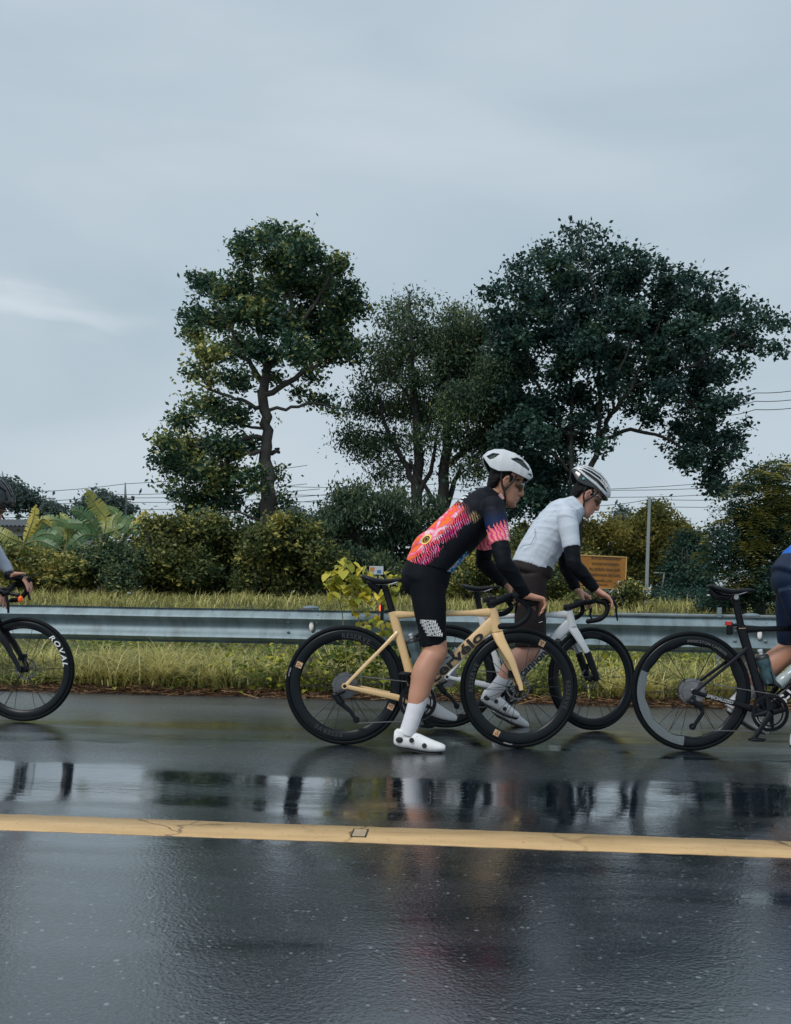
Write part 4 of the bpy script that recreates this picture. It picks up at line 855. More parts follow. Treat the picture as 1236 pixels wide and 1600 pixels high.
tag(o, 'far street lamp arm reaching out over the grey roof', 'street lamp')
wires = [[(-20,770),(196,756),(480,727)],[(-20,785),(181,773),(480,756)],[(-20,790),(195,778),(500,764)],[(-20,800),(209,785),(520,772)],[(-20,809),(196,797),(540,778)],
 [(440,773),(700,765),(960,766),(1250,752)],[(440,783),(700,779),(960,777),(1250,762)],[(440,760),(700,755),(930,765),(1250,740)],[(600,800),(900,790),(1015,780),(1250,775)],[(600,806),(900,800),(1015,791),(1250,786)],[(1100,622),(1180,614),(1300,597)],[(1100,635),(1180,627),(1300,612)],[(1100,648),(1180,640),(1300,625)]]
wl = ['topmost overhead cable at the left, tied to the tip of the power pole','second overhead cable from the top at the left','third overhead cable from the top at the left','fourth overhead cable at the left, just above the lowest','lowest overhead cable at the left, just over the banana leaves',
 'overhead cable passing behind the helmets in the middle of the bundle','overhead cable just below the middle of the bundle behind the helmets','highest overhead cable of the bundle behind the helmets','overhead cable joined to the head of the banded concrete pole','lowest overhead cable of the bundle behind the rider in white','uppermost of the three high cables at the right edge','middle one of the three high cables at the right edge','lowest of the three high cables at the right edge']
for wp, lb in zip(wires, wl):
    q = [P(x, y, 60 if y > 700 else 45) for x, y in wp]; s_ = []
    for i in range(len(q)-1):
        for k in range(6):
            u = k/6; s_.append(q[i].lerp(q[i+1], u)-Vector((0, 0, .35*4*u*(1-u)*.5)))
    s_.append(q[-1]); mb = MB(); mb.tube(s_, .021, 4); tag(mb.build('overhead_cable', m_wire, None, smooth=True), lb, 'cable', 'overhead cables')
for px, py, lb in ((219.5, 767.5, 'small dark bird perched on a cable right of the power pole'), (463, 770.5, 'small dark bird perched on a cable right of the ivy-clad trunk'), (963, 785, 'small dark bird perched on a cable right of the striped helmet')):
    mb = MB(); p = P(px, py, 59.5); mb.ell(p, (.09, .07, .14), 8, 6, Matrix.Rotation(R(25), 3, 'Y')); mb.ell(p+Vector((.05, 0, .15)), (.055, .05, .055), 8, 6); mb.tube([p+Vector((-.02, 0, -.08)), p+Vector((-.1, 0, -.28))], [.04, .02], 5)
    tag(mb.build('perched_bird', m_blk, None, smooth=True), lb, 'bird')

# ------------------------------------------------------------------ house at left, cars
m_roof = mat('dark grey roof sheet', (.075, .085, .09), .6, var=.2, scale=3); m_hw = mat('white render', (.52, .56, .58), .7, var=.06, scale=1)
m_gap = mat('dark eaves board', (.03, .03, .035), .7)
zh = 36; a = P(-60, 838, zh); h_ = empty('house', (a.x, a.y, 0), 0, 'low white house with a dark corrugated roof behind the banana plants', 'house')
wd = m2(165, zh); zt = P(50, 826, zh).z; z0_ = 0.4
mb = MB(); mb.box((wd/2, 2.0, (zt+z0_)/2), (wd, 4, zt-z0_)); mb.build('wall', m_hw, h_)
rz0 = P(50, 824, zh).z; rz1 = P(50, 806, zh).z; V = []; F = []; n = 120
for i in range(n+1):
    x = -.3+(wd+.9)*i/n; q = .035*math.sin(i*PI*.5)
    V += [(x, -.5, rz0+q), (x, 2.0, rz1+q), (x, 4.6, rz0+q)]
for i in range(n):
    for k in range(2): F.append((3*i+k, 3*i+3+k, 3*i+4+k, 3*i+1+k))
mesh_obj('roof', V, F, m_roof, h_, smooth=True)
mb = MB(); mb.box((wd/2, -.45, rz0-.12), (wd+.6, .05, .2)); mb.build('fascia', m_gap, h_)
mb = MB(); mb.box((wd*.55, -.01, zt-.75), (1.3, .04, .8)); mb.build('window', m_gap, h_)
mb = MB(); mb.box((wd*.25, -.01, zt-.75), (1.3, .04, .8)); mb.build('window', m_gap, h_)
m_gls = mat('car glass', (.02, .025, .03), .08, var=0); m_car = mat('white car paint', (.6, .62, .64), .25, coat=1, var=.02); m_carg = mat('grey car paint', (.25, .28, .32), .25, coat=1, var=.02); m_rub = mat('car tyre', (.02, .02, .02), .8)
def car(px, py, z, m, label, ln=4.3, rz=0):
    p = P(px, py, z); gz_ = float(ground_z(np.array([p.x]), np.array([p.y]))[0]); c = empty('parked_car', (p.x, p.y, gz_), rz, label, 'car')
    pr = [(-ln/2, .35), (-ln/2, .85), (-ln/2+.12, .95), (-1.25, 1.0), (-.85, 1.42), (-.3, 1.5), (.45, 1.47), (1.15, 1.0), (ln/2-.2, .85), (ln/2, .7), (ln/2, .35)]
    mb = MB(); mb.prism([Vector((x, -.82, z_)) for x, z_ in pr], (0, 1, 0), 1.64); mb.build('body', m, c, bevel=.04, smooth=True)
    for y in (-.83, .83):
        mb = MB(); mb.prism([Vector((x, y-.006, z_)) for x, z_ in [(-1.05, 1.02), (-.75, 1.36), (-.05, 1.41), (-.05, 1.02)]], (0, 1, 0), .012); mb.build('window', m_gls, c)
        mb = MB(); mb.prism([Vector((x, y-.006, z_)) for x, z_ in [(.02, 1.02), (.02, 1.41), (.4, 1.39), (.95, 1.02)]], (0, 1, 0), .012); mb.build('window', m_gls, c)
    for x in (-1.35, 1.35):
        for y in (-.78, .78):
            mb = MB(); mb.lathe([(.05, -.1), (.28, -.1), (.31, -.07), (.31, .07), (.28, .1), (.05, .1)], 20, 'y', (x, y, .31)); mb.build('wheel', m_rub, c, smooth=True)
car(1052, 925, 34, m_car, 'white car half hidden behind the low clipped hedge', rz=R(75))
car(852, 915, 30, m_carg, 'grey-blue car glimpsed between the two standing riders', rz=R(20))
mb = MB(); z = 27
mb.tube([P(1034, 925, z), P(1038, 895.5, z), P(1022, 895, z)], .03, 6); o = mb.build('goal_frame', m_conc, None, smooth=True); tag(o, 'thin grey metal frame standing behind the banded pole', 'frame')
# ------------------------------------------------------------------ bicycles
class Fr:
    """local frame of a bike: x forward, y away from the road centre, z up; origin under the rear axle"""
    def __init__(s, z0, px, heading=0):
        s.z0 = z0; s.x0 = 0; s.px = px
        yd = (H0 + (px-U0)/FPX*z0*math.sin(RHO))/math.cos(RHO)
        s.x0 = (px-U0)/FPX*z0*math.cos(RHO) + yd*math.sin(RHO)
        s.loc = CAM + R0*s.x0 + Fv*z0; s.loc = Vector((s.loc.x, s.loc.y, 0)); s.rz = PSI
    def __call__(s, px, py, y=0):
        z = s.z0+y; X_ = (px-U0)/FPX*z; Yd = (py-V0)/FPX*z
        return Vector((X_*math.cos(RHO)+Yd*math.sin(RHO)-s.x0, y, H0+X_*math.sin(RHO)-Yd*math.cos(RHO)))
m_tyre = mat('tyre rubber', (.004, .006, .008), .6, spec=.15, var=.2, scale=40)
m_carb = mat('carbon rim', (.004, .007, .010), .36, spec=.28, var=.2, scale=20)
m_blackp = mat('black component', (.005, .007, .010), .42, spec=.25, var=.2)
m_sadd = mat('saddle cover', (.008, .011, .014), .5, spec=.3, var=.15, bump=.2)
m_tape = mat('bar tape', (.005, .007, .010), .6, spec=.2, var=.2, bump=.5, bscale=300)
m_steel = mat('brushed steel', (.42, .43, .44), .35, metal=.9, var=.15)
m_cog = mat('cassette steel', (.30, .30, .31), .38, metal=.9, var=.2)
m_cogd = mat('dark cassette steel', (.16, .17, .185), .5, metal=.7, var=.25)
m_chain = mat('chain', (.20, .20, .20), .4, metal=.8, var=.3, scale=150)
m_spoke = mat('black spoke', (.006, .007, .008), .4)
m_gold = mat('cream gold frame paint', (.74, .50, .24), .26, coat=.9, var=.03, scale=6)
m_whitep = mat('white frame paint', (.62, .66, .69), .30, coat=.7, var=.03, scale=6)
m_blk2 = mat('black frame paint', (.004, .006, .009), .36, spec=.3, var=.15, scale=9)
m_txtk = mat('black lettering', (.010, .010, .010), .4); m_txtw = mat('white lettering', (.72, .73, .74), .4); m_txtg = mat('dim grey lettering', (.035, .038, .042), .35); m_txtgold = mat('copper foil', (.62, .38, .22), .4)
m_red = mat('red lamp lens', (.55, .03, .02), .3); m_rlit = mat('lit tail lamp', (.8, .12, .05), .3, emit=(1, .10, .03, 1.6)); m_oran = mat('orange lamp', (.8, .12, .02), .3, emit=(1, .16, .02, .15))
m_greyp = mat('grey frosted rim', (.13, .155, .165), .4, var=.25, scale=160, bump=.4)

def arc_text(s, r, a0, size, m, parent, y, step=1.0, name='lettering', off=0, shear=0, stretch=1.0):
    """letters round a rim, reading clockwise with their tops outward; one joined part"""
    V = []; F = []; a = a0
    for ch in s:
        if ch == ' ': a -= math.degrees(size*.3*step/r); continue
        o = text_mesh('t', ch, size, m, None, (0, 0, 0), (0, 0, 0), off=off, ext=.0004, shear=shear, align='CENTER')
        w_ = max(.22*size, o.dimensions.x)*stretch
        a -= math.degrees(w_*.5*step/r)
        th = R(a-90); bx_ = r*math.cos(R(a)); bz_ = r*math.sin(R(a)); b0 = len(V)
        for v in o.data.vertices:
            x = v.co.x*stretch; z = v.co.y
            V.append((bx_ + x*math.cos(th)-z*math.sin(th), y-v.co.z, bz_ + x*math.sin(th)+z*math.cos(th)))
        F += [tuple(i+b0 for i in p.vertices) for p in o.data.polygons]
        bpy.data.objects.remove(o)
        a -= math.degrees((w_*.5+size*.13)*step/r)
    return mesh_obj(name, V, F, m, parent, smooth=False)
_sp = {}
def wheel(root, mtx, depth=.055, nsp=24, rear=False, cass=m_cog, wavy=0, rotor=True):
    RI = .312-depth
    n = 96; V = []; F = []
    for i in range(n):
        a = 2*PI*i/n; ri = RI + (wavy*math.sin(a*12) if wavy else 0)
        pr = [(.3135, -.0125), (.3135, .0125), (.306, .0148), (.5*(.306+ri), .0150), (ri+.010, .009), (ri+.002, .004), (ri, 0), (ri+.002, -.004), (ri+.010, -.009), (.5*(.306+ri), -.0150), (.306, -.0148)]
        for r_, t_ in pr: V.append((r_*math.cos(a), t_, r_*math.sin(a)))
    m_ = 11
    for i in range(n):
        j = (i+1) % n
        for k in range(m_): l = (k+1) % m_; F.append((i*m_+k, i*m_+l, j*m_+l, j*m_+k))
    wh = mesh_obj('wheel', V, F, m_carb, root, smooth=True); wh.matrix_local = mtx
    mb = MB(); mb.lathe([(.325+.0142*math.cos(2*PI*k/14), .0142*math.sin(2*PI*k/14)) for k in range(14)], 96); mb.build('tyre', m_tyre, wh, smooth=True, auto=180)
    mb = MB(); mb.lathe([(.006, -.058), (.012, -.058), (.012, -.032), (.022, -.030), (.022, -.026), (.013, -.018), (.013, .018), (.022, .026), (.022, .030), (.012, .034), (.012, .058), (.006, .058)], 20); mb.build('hub', m_blackp, wh, smooth=True)
    base = None
    for i in range(nsp):
        sg = 1 if i % 2 else -1; key = (round(depth, 3), sg)
        if key not in _sp:
            mb = MB(); mb.tube([(.0, sg*.028, .021 if (1) else 0), (RI*math.sin(R(28))+.0, sg*.003, RI*math.cos(R(28))+.002)], .0016, 5, cap=False); o = mb.build('spoke', m_spoke, wh); _sp[key] = o
        else: o = share(_sp[key], parent=wh)
        k4 = i//2; mirror = (k4 % 2)
        o.rotation_euler = (0, 2*PI*i/nsp + (R(-50) if mirror else 0), 0)
        if mirror: o.scale = (-1, 1, 1); 
    if rotor:
        mb = MB(); mb.lathe([(.060, .031), (.070, .031), (.070, .033), (.060, .033)], 40)
        for k in range(5):
            a = 2*PI*k/5; mb.tube([(.014*math.cos(a), .032, .014*math.sin(a)), (.062*math.cos(a+.5), .032, .062*math.sin(a+.5))], .004, 4, flat=.3, side=(0, 1, 0))
        mb.build('disc_rotor', m_cogd, wh, smooth=False)
    if rear:
        mb = MB(); 
        for k in range(9):
            r_ = .073-.0058*k; y_ = -.020-.0037*k; nt_ = 60; pr = []
            V = []; F = []
            for i in range(nt_):
                a = 2*PI*i/nt_; rr = r_ + (.0022 if i % 2 else -.0012)
                V += [(rr*math.cos(a), y_, rr*math.sin(a)), (rr*math.cos(a), y_-.0017, rr*math.sin(a)), ((r_-.012)*math.cos(a), y_-.0017, (r_-.012)*math.sin(a)), ((r_-.012)*math.cos(a), y_, (r_-.012)*math.sin(a))]
            for i in range(nt_):
                j = (i+1) % nt_
                for q in range(4): F.append((i*4+q, i*4+(q+1) % 4, j*4+(q+1) % 4, j*4+q))
            mb.add(V, F)
        mb.lathe([(.010, -.02), (.060, -.02), (.018, -.052), (.010, -.052)], 30)
        mb.build('cassette', cass, wh)
    return wh
def cut(pts, k): return [p for p in pts[:k]]
def rot_about(p, axis, ang): return Matrix.Translation(p) @ Matrix.Rotation(ang, 4, axis) @ Matrix.Translation(-p)

def bike(fr, label, g):
    root = empty('racing_bicycle', fr.loc, fr.rz, label, 'bicycle', 'racing bicycles on the wet road')
    mf = g['paint']; RA = Vector((0, 0, .339)); FA = Vector((g['front'].x, 0, .339)); BB, S, HT, HB = g['BB'], g['S'], g['HT'], g['HB']
    ax = (HT-HB).normalized(); st = rot_about(HB, ax, g.get('steer', 0))
    lean = g.get('lean', None)
    # frame
    mb = MB(); dn = (HB-BB).normalized()
    d0, d1 = g.get('dt', (BB+dn*.01, HB+Vector((-.012, 0, .02))))
    mb.tube([d0, d0.lerp(d1, .4), d0.lerp(d1, .8), d1], [.036, .034, .035, .038], 20, side=(0, 1, 0), flat=[.72, .70, .62, .52], sq=3.2)
    tt0 = S+Vector((.0, 0, -.008)); tt1 = HT+Vector((-.012, 0, -.022))
    mb.tube([tt0, tt0.lerp(tt1, .2), tt0.lerp(tt1, .8), tt1], [.026, .016, .016, .028], 14, side=(0, 1, 0), flat=[.6, 1.05, 1.15, .75], sq=2.8)
    sd = (S-BB).normalized()
    mb.tube([BB, BB+sd*.10, BB.lerp(S, .45), BB.lerp(S, .8), S+sd*.012], [.030, .028, .024, .026, .026], 16, side=(0, 1, 0), flat=[.95, .75, .65, .62, .60], sq=2.6)
    mb.tube([HB-ax*.002, HB.lerp(HT, .5), HT+ax*.004], [.034, .030, .028], 18, side=(0, 1, 0), flat=[.80, .74, .78], sq=2.4)
    mb.lathe([(.0, -.042), (.026, -.042), (.028, -.03), (.028, .03), (.026, .042), (.0, .042)], 24, 'y', tuple(BB), closed=False)
    SJ = S.lerp(BB, g.get('stay', .21))
    for sg in (-1, 1):
        mb.tube([SJ+Vector((0, sg*.006, 0)), SJ.lerp(RA, .25)+Vector((0, sg*.030, .0)), SJ.lerp(RA, .9)+Vector((0, sg*.058, 0)), RA+Vector((0.004, sg*.062, .0))], [.014, .0105, .0095, .013], 12, side=(0, 1, 0), flat=[.8, .6, .55, .4], sq=2.6)
        mb.tube([BB+Vector((-.03, sg*.03, -.004)), BB.lerp(RA, .3)+Vector((0, sg*.036, -.002)), BB.lerp(RA, .9)+Vector((0, sg*.058, -.002)), RA+Vector((.0, sg*.062, .0))], [.019, .018, .012, .013], 12, side=(0, 1, 0), flat=[.6, .45, .45, .4], sq=2.8)
        mb.lathe([(.001, sg*.057), (.017, sg*.057), (.017, sg*.067), (.001, sg*.067)], 14, 'y', tuple(RA), closed=False)
    frame = mb.build('frame', mf, root, smooth=True, auto=60)
    mb = MB(); mb.lathe([(.0, -.069), (.010, -.069), (.010, .069), (0, .069)], 12, 'y', tuple(RA), closed=False); mb.build('axle_cap', m_blackp, frame, smooth=True)
    # fork
    F0 = HB-ax*.006; mb = MB()
    for sg in (-1, 1):
        q = [F0+Vector((0, 0, -.0)), F0+Vector((.012, sg*.036, -.045)), F0.lerp(FA, .5)+Vector((.008, sg*.049, 0)), FA+Vector((-.006, sg*.055, .02)), FA+Vector((0, sg*.055, -.008))]
        rr = [.034, .030, .021, .014, .012]; fl = [.6, .42, .45, .5, .6]
        mb.tube(q, rr, 14, side=(0, 1, 0), flat=fl, sq=2.5)
    mb.v = [tuple(st @ Vector(v)) for v in mb.v]; fork = mb.build('fork', g.get('fork', mf), root, smooth=True, auto=60)
    if g.get('forklow'):
        mb = MB()
        for sg in (-1, 1):
            A = F0.lerp(FA, .5)+Vector((.008, sg*.049, 0)); B = FA+Vector((0, sg*.055, -.008))
            mb.tube([A.lerp(B, -.02), A.lerp(B, .4), B+Vector((.0, 0, -.004))], [.025, .026, .020], 14, side=(0, 1, 0), flat=[.52, .5, .5], sq=2.5)
        mb.v = [tuple(st @ Vector(v)) for v in mb.v]; mb.build('fork_tip', m_blackp, fork, smooth=True)
    mb = MB(); mb.box(st @ (FA+Vector((-.03, .045, .075))), (.05, .03, .045)); mb.build('brake_caliper', m_blackp, fork, bevel=.004)
    # wheels
    wr_ = wheel(root, Matrix.Translation(RA), g.get('depth', .055), 24, True, g.get('cass', m_cog), g.get('wavy', 0))
    wf_ = wheel(root, st @ Matrix.Translation(FA), g.get('depth', .055), 24, False, wavy=g.get('wavy', 0))
    # seat
    T = g['T']; mb = MB(); mb.tube([S-sd*.02, S.lerp(T, .5), T], [.020, .019, .019], 14, side=(0, 1, 0), flat=.6, sq=2.4); mb.build('seatpost', m_blackp, root, smooth=True)
    mb = MB(); mb.lathe([(0, -.024), (.014, -.024), (.014, .024), (0, .024)], 12, 'y', tuple(T+Vector((0, 0, -.004))), closed=False); mb.build('seat_clamp', m_steel if g.get('clampsteel') else m_blackp, root, smooth=True)
    A, B = g['sad0'], g['sad1']; L_ = (B-A)
    us = [0, .06, .16, .30, .45, .60, .75, .9, 1.0]; hw = [.035, .058, .070, .066, .048, .030, .022, .019, .010]; th = [.008, .014, .017, .018, .017, .014, .012, .011, .006]; dp = [.006, .004, -.002, -.010, -.014, -.011, -.006, -.004, -.008]
    mb = MB(); mb.tube([A+L_*u+Vector((0, 0, d_-t_)) for u, d_, t_ in zip(us, dp, th)], th, 18, side=(0, 1, 0), flat=[a/b_ for a, b_ in zip(hw, th)], sq=2.7)
    sad = mb.build('saddle', m_sadd, root, smooth=True, auto=70)
    mb = MB()
    for sg in (-1, 1): mb.tube([A+L_*.12+Vector((0, sg*.03, -.03)), A+L_*.3+Vector((0, sg*.022, -.045)), A+L_*.6+Vector((0, sg*.022, -.045)), A+L_*.88+Vector((0, sg*.012, -.018))], .0035, 6)
    mb.build('saddle_rail', m_steel, sad, smooth=True)
    # crankset
    cr_ = g['crank']; CR = .172
    mb = MB(); nt_ = 100; V = []; F = []
    for i in range(nt_):
        a = 2*PI*i/nt_; rr = .104 + (.003 if i % 2 else -.001)
        V += [(rr*math.cos(a), 0, rr*math.sin(a)), (rr*math.cos(a), -.003, rr*math.sin(a)), (.086*math.cos(a), -.004, .086*math.sin(a)), (.086*math.cos(a), 0, .086*math.sin(a))]
    for i in range(nt_):
        j = (i+1) % nt_
        for q in range(4): F.append((i*4+q, i*4+(q+1) % 4, j*4+(q+1) % 4, j*4+q))
    mb.add([Vector(v)+BB+Vector((0, -.048, 0)) for v in V], F)
    mb.lathe([(.070, -.043), (.078, -.043), (.078, -.046), (.070, -.046)], 60, 'y', tuple(BB))
    for k in range(4):
        a = R(cr_+45+90*k); mb.tube([BB+Vector((.015*math.cos(a), -.052, .015*math.sin(a))), BB+Vector((.092*math.cos(a), -.050, .092*math.sin(a)))], [.017, .008], 8, side=(0, 1, 0), flat=.4)
    crk_ = mb.build('crankset', m_blackp, root, smooth=True, auto=40)
    for sg, a in ((-1, R(cr_)), (1, R(cr_+180))):
        d_ = Vector((math.cos(a), 0, math.sin(a))); mb = MB(); mb.tube([BB+Vector((0, sg*.062, 0)), BB+d_*CR*.5+Vector((0, sg*.068, 0)), BB+d_*CR+Vector((0, sg*.072, 0))], [.020, .014, .014], 12, side=(0, 1, 0), flat=.5, sq=2.6); mb.build('crank_arm', m_blackp, crk_, smooth=True)
        pc = BB+d_*CR+Vector((0, sg*.115, 0)); tl_ = g.get('pedal_tilt', (0, 0))[0 if sg < 0 else 1]; rt = Matrix.Rotation(tl_, 3, 'Y')
        mb = MB(); mb.tube([pc+rt @ Vector((-.045, 0, .0)), pc+rt @ Vector((-.02, 0, .002)), pc+rt @ Vector((.025, 0, 0)), pc+rt @ Vector((.04, 0, .004))], [.006, .012, .010, .005], 12, side=(0, 1, 0), flat=[3, 2.4, 3.2, 3.5]); mb.tube([pc+Vector((0, -sg*.045, 0)), pc+Vector((0, sg*.03, 0))], .007, 8)
        mb.build('pedal', m_blackp, crk_, smooth=True)
    # drivetrain
    y_ = -.045; D = [RA+Vector((a, y_-.012, b_)) for a, b_ in g.get('mech', [(.0, -.025), (-.052, -.052), (-.022, -.095), (.035, -.142), (.068, -.190)])]
    mb = MB(); mb.tube(D[:3], [.010, .017, .016], 10, side=(0, 1, 0), flat=.9); mb.tube([D[2], D[3], D[4]], [.016, .012, .011], 10, side=(0, 1, 0), flat=.35)
    mb.ell(D[1], (.022, .02, .018)); mb.tube([D[1], D[2]], [.018, .02], 10)
    dr = mb.build('rear_derailleur', m_blackp, root, smooth=True)
    for q in (D[2]+Vector((.005, .012, .0)), D[4]+Vector((0, .012, 0))):
        mb = MB(); mb.lathe([(.004, -.004), (.019, -.003), (.019, .003), (.004, .004)], 16, 'y', tuple(q)); mb.build('jockey_wheel', m_blackp, dr)
    mb = MB(); cyl = lambda a, b_: mb.tube([a, b_], .0034, 5, flat=.9)
    cyl(RA+Vector((.006, y_+.015, .060)), BB+Vector((.0, -.047, .106))); cyl(D[4]+Vector((.003, .012, -.019)), BB+Vector((-.01, -.047, -.106)))
    pa = [BB+Vector((.105*math.cos(a), -.0475, .105*math.sin(a))) for a in np.linspace(R(90), R(-95), 26)]; mb.tube(pa, .0034, 5)
    pa = [RA+Vector((.060*math.cos(a), y_+.015, .060*math.sin(a))) for a in np.linspace(R(85), R(250), 16)]; mb.tube(pa, .0034, 5)
    mb.build('chain', m_chain, root)
    # cockpit
    C = g['bar']; mb = MB(); h0 = HT+ax*.004
    mb.tube([h0, h0+ax*g.get('stack', .02)], [.024, .021], 16, flat=1); mb.build('headset_spacer', m_blackp, root, smooth=True)
    mb = MB(); mb.tube([h0+ax*g.get('stack', .02)+Vector((-.024, 0, 0)), h0+ax*g.get('stack', .02), C+Vector((-.01, 0, 0)), C], g.get('stemr', [.018, .021, .018, .018]), 14, side=(0, 1, 0), flat=.95, sq=3); stem = mb.build('stem', m_blackp, root, smooth=True)
    mb = MB()
    for near, pts in (('n', g['near']), ('f', g['far'])):
        sg = -1 if near == 'n' else 1
        q = [C+Vector((0, 0, 0)), C+Vector((0, sg*.08, 0)), C.lerp(pts[0], .72)+Vector((0, 0, 0))]+pts
        n0 = len(q); sm = []
        for i in range(n0-1):
            p0 = q[max(i-1, 0)]; p1 = q[i]; p2 = q[i+1]; p3 = q[min(i+2, n0-1)]
            for k in range(5):
                u = k/5; sm.append(.5*((2*p1)+(-p0+p2)*u+(2*p0-5*p1+4*p2-p3)*u*u+(-p0+3*p1-3*p2+p3)*u**3))
        sm.append(q[-1]); mb.tube(sm, [.0155]*len(sm), 12)
        mb.ell(sm[-1], (.016, .016, .016), 10, 6)
    hb = mb.build('handlebar', m_tape, root, smooth=True)
    for sg in (-1, 1):
        mb = MB(); fr_ = Vector((ax.z, 0, -ax.x)); fr_ = fr_ if fr_.x > 0 else -fr_
        cp = [C+Vector((-.005, sg*.05, -.012)), C+Vector((.012, sg*.035, -.045)), HT.lerp(C, .35)+Vector((.035, sg*.02, -.03)), HT.lerp(HB, .12)+fr_*.030+Vector((0, sg*.012, 0))]
        mb.tube(cp, .0026, 6); mb.build('brake_hose', m_blackp, hb, smooth=True)
    for key in ('hood_n', 'hood_f'):
        h_ = g[key]; mb = MB(); mb.tube(h_, [.015, .018, .017, .015, .013][:len(h_)], 12, side=(0, 1, 0), flat=.85); mb.ell(h_[-1], (.014, .012, .016)); o = mb.build('brake_hood', m_tape, hb, smooth=True)
        lv = g['lev'+key[4:]]; mb = MB(); mb.tube(lv, [.010, .009, .007, .005][:len(lv)], 8, side=(0, 1, 0), flat=1.1); mb.build('brake_lever', m_blackp, hb, smooth=True)
    if g.get('cage', True):
        for (a_, b_, ta, tb) in (('d', 'c', .28, .58), ('s', 'c', .22, .52)):
            A = (BB.lerp(HB, ta), BB.lerp(HB, tb)) if a_ == 'd' else (BB.lerp(S, ta), BB.lerp(S, tb)); dr_ = (A[1]-A[0]).normalized(); nn = Vector((-dr_.z, 0, dr_.x)) if a_ == 'd' else Vector((dr_.z, 0, -dr_.x))
            mb = MB()
            for sg in (-1, 1): mb.tube([A[0]+nn*.036, A[0]+nn*.05+Vector((0, sg*.038, 0)), A[0].lerp(A[1], .4)+nn*.075+Vector((0, sg*.039, 0)), A[0].lerp(A[1], .7)+nn*.075+Vector((0, sg*.039, 0)), A[1]+nn*.034], .0028, 6)
            mb.build('bottle_cage', m_blackp, root, smooth=True)
    return root, frame, wr_, wf_, fork
def on_tube(s, A, B, t0, length, size, m, frame, y, off=0, shear=0, drop=.0, fitw=True, name='lettering', space=1.0):
    d = (B-A).normalized(); al = math.atan2(d.z, d.x); o = text_mesh(name, s, size, m, frame, (0, 0, 0), (R(90), -al, 0), off=off, shear=shear, space=space)
    n_ = Vector((-d.z, 0, d.x)); p = A+d*t0-n_*drop; o.location = (p.x, y, p.z)
    if length: o.scale = (length/max(1e-4, o.dimensions.x), 1, 1)
    return o
m_btl = [mat('smoky blue bottle', (.06, .10, .115), .25, var=.15), mat('clear grey bottle', (.32, .38, .40), .22, var=.2, scale=18), mat('bottle cap', (.02, .022, .025), .45), mat('pale valve', (.5, .55, .58), .4), mat('dark teal bottle', (.035, .075, .09), .25, var=.15)]
def bottle(fr, A, d, label, mb_m, capm=None, r=.0365, L_=.17):
    """a drinking bottle standing at local A along direction d"""
    root = empty('water_bottle', (0, 0, 0), 0, label, 'water bottle', 'water bottles carried on the bicycles')
    q = d.to_track_quat('Z', 'Y'); root.matrix_world = Matrix.Translation(fr.loc) @ Matrix.Rotation(fr.rz, 4, 'Z') @ Matrix.Translation(A) @ q.to_matrix().to_4x4()
    mb = MB(); mb.lathe([(0, 0), (r*.9, 0), (r, .006), (r, .055), (r*.97, .06), (r*.90, .085), (r*.97, .105), (r, .11), (r, L_*.83), (r*.94, L_*.86), (0, L_*.86)], 28, 'z', closed=False); mb.build('bottle_body', mb_m, root, smooth=True)
    mb = MB(); mb.lathe([(0, L_*.85), (r*.98, L_*.85), (r*.98, L_*.92), (r*.8, L_*.97), (r*.35, L_*1.0), (0, L_*1.0)], 28, 'z', closed=False); mb.build('cap', capm or m_btl[2], root, smooth=True)
    mb = MB(); mb.lathe([(0, L_*.99), (r*.3, L_*.99), (r*.3, L_*1.08), (r*.38, L_*1.09), (r*.36, L_*1.16), (0, L_*1.17)], 16, 'z', closed=False); mb.build('valve', m_btl[3], root, smooth=True)
    return root

# --- gold bicycle
A1 = Fr(FPX/276, 538)
f = A1; yn, yf = -.205, .205
g = dict(dt=(f(652, 1084), f(773, 970)), paint=m_gold, front=f(811.5, 1077), BB=f(652, 1095), S=f(614, 959), T=f(601, 916), HT=f(769, 951), HB=f(776, 986), steer=R(5), depth=.056, cass=m_cogd,
  sad0=f(566, 899), sad1=f(636, 903), crank=112, bar=f(803, 931), stack=.030, stemr=[.019, .026, .020, .018],
  near=[f(815, 938, yn), f(826, 950, yn), f(823, 965, yn), f(806, 977, yn), f(782, 979, yn)], far=[f(793, 938, yf), f(799, 948, yf), f(794, 955, yf), f(786, 959, yf), f(777, 960, yf)],
  hood_n=[f(806, 934, yn), f(820, 941, yn), f(832, 943, yn), f(841, 938, yn)], hood_f=[f(790, 934, yf), f(800, 936, yf), f(808, 933, yf)], lev_n=[f(838, 944, yn), f(840, 952, yn), f(836, 966, yn)], lev_f=[f(806, 938, yf), f(808, 948, yf), f(805, 958, yf)])
gold, frame1, wr1, wf1, fork1 = bike(f, 'cream-gold racing bicycle with the big black lettered down tube, held by the rider in the patterned jersey', g)
gold['label'] = 'cream-gold racing bicycle with big black lettering along its down tube'
on_tube('cervélo', g['dt'][0], g['dt'][1], .112, .385, .078, m_txtk, frame1, -.0278, off=.0026, drop=.024)
def rim_badge(w_, ang, r_=.284, s_=.034):
    a = R(ang); c = Vector((r_*math.cos(a), -.0158, r_*math.sin(a))); rt = Matrix.Rotation(-(a-PI/2), 3, 'Y')
    mb = MB(); mb.box(c, (s_, .0012, s_), rt); o = mb.build('badge', m_txtgold, w_)
    mb = MB()
    for dx, dz in ((-.007, .006), (.006, .006), (-.001, -.007)): 
        mb.tube([c+rt @ Vector((dx-.005, -.0012, dz+.005)), c+rt @ Vector((dx+.004, -.0012, dz)), c+rt @ Vector((dx-.005, -.0012, dz-.005))], .0016, 4)
    mb.build('badge_mark', m_txtk, w_)
rim_badge(wr1, 157); rim_badge(wr1, -24); rim_badge(wf1, 64); rim_badge(wf1, -117)
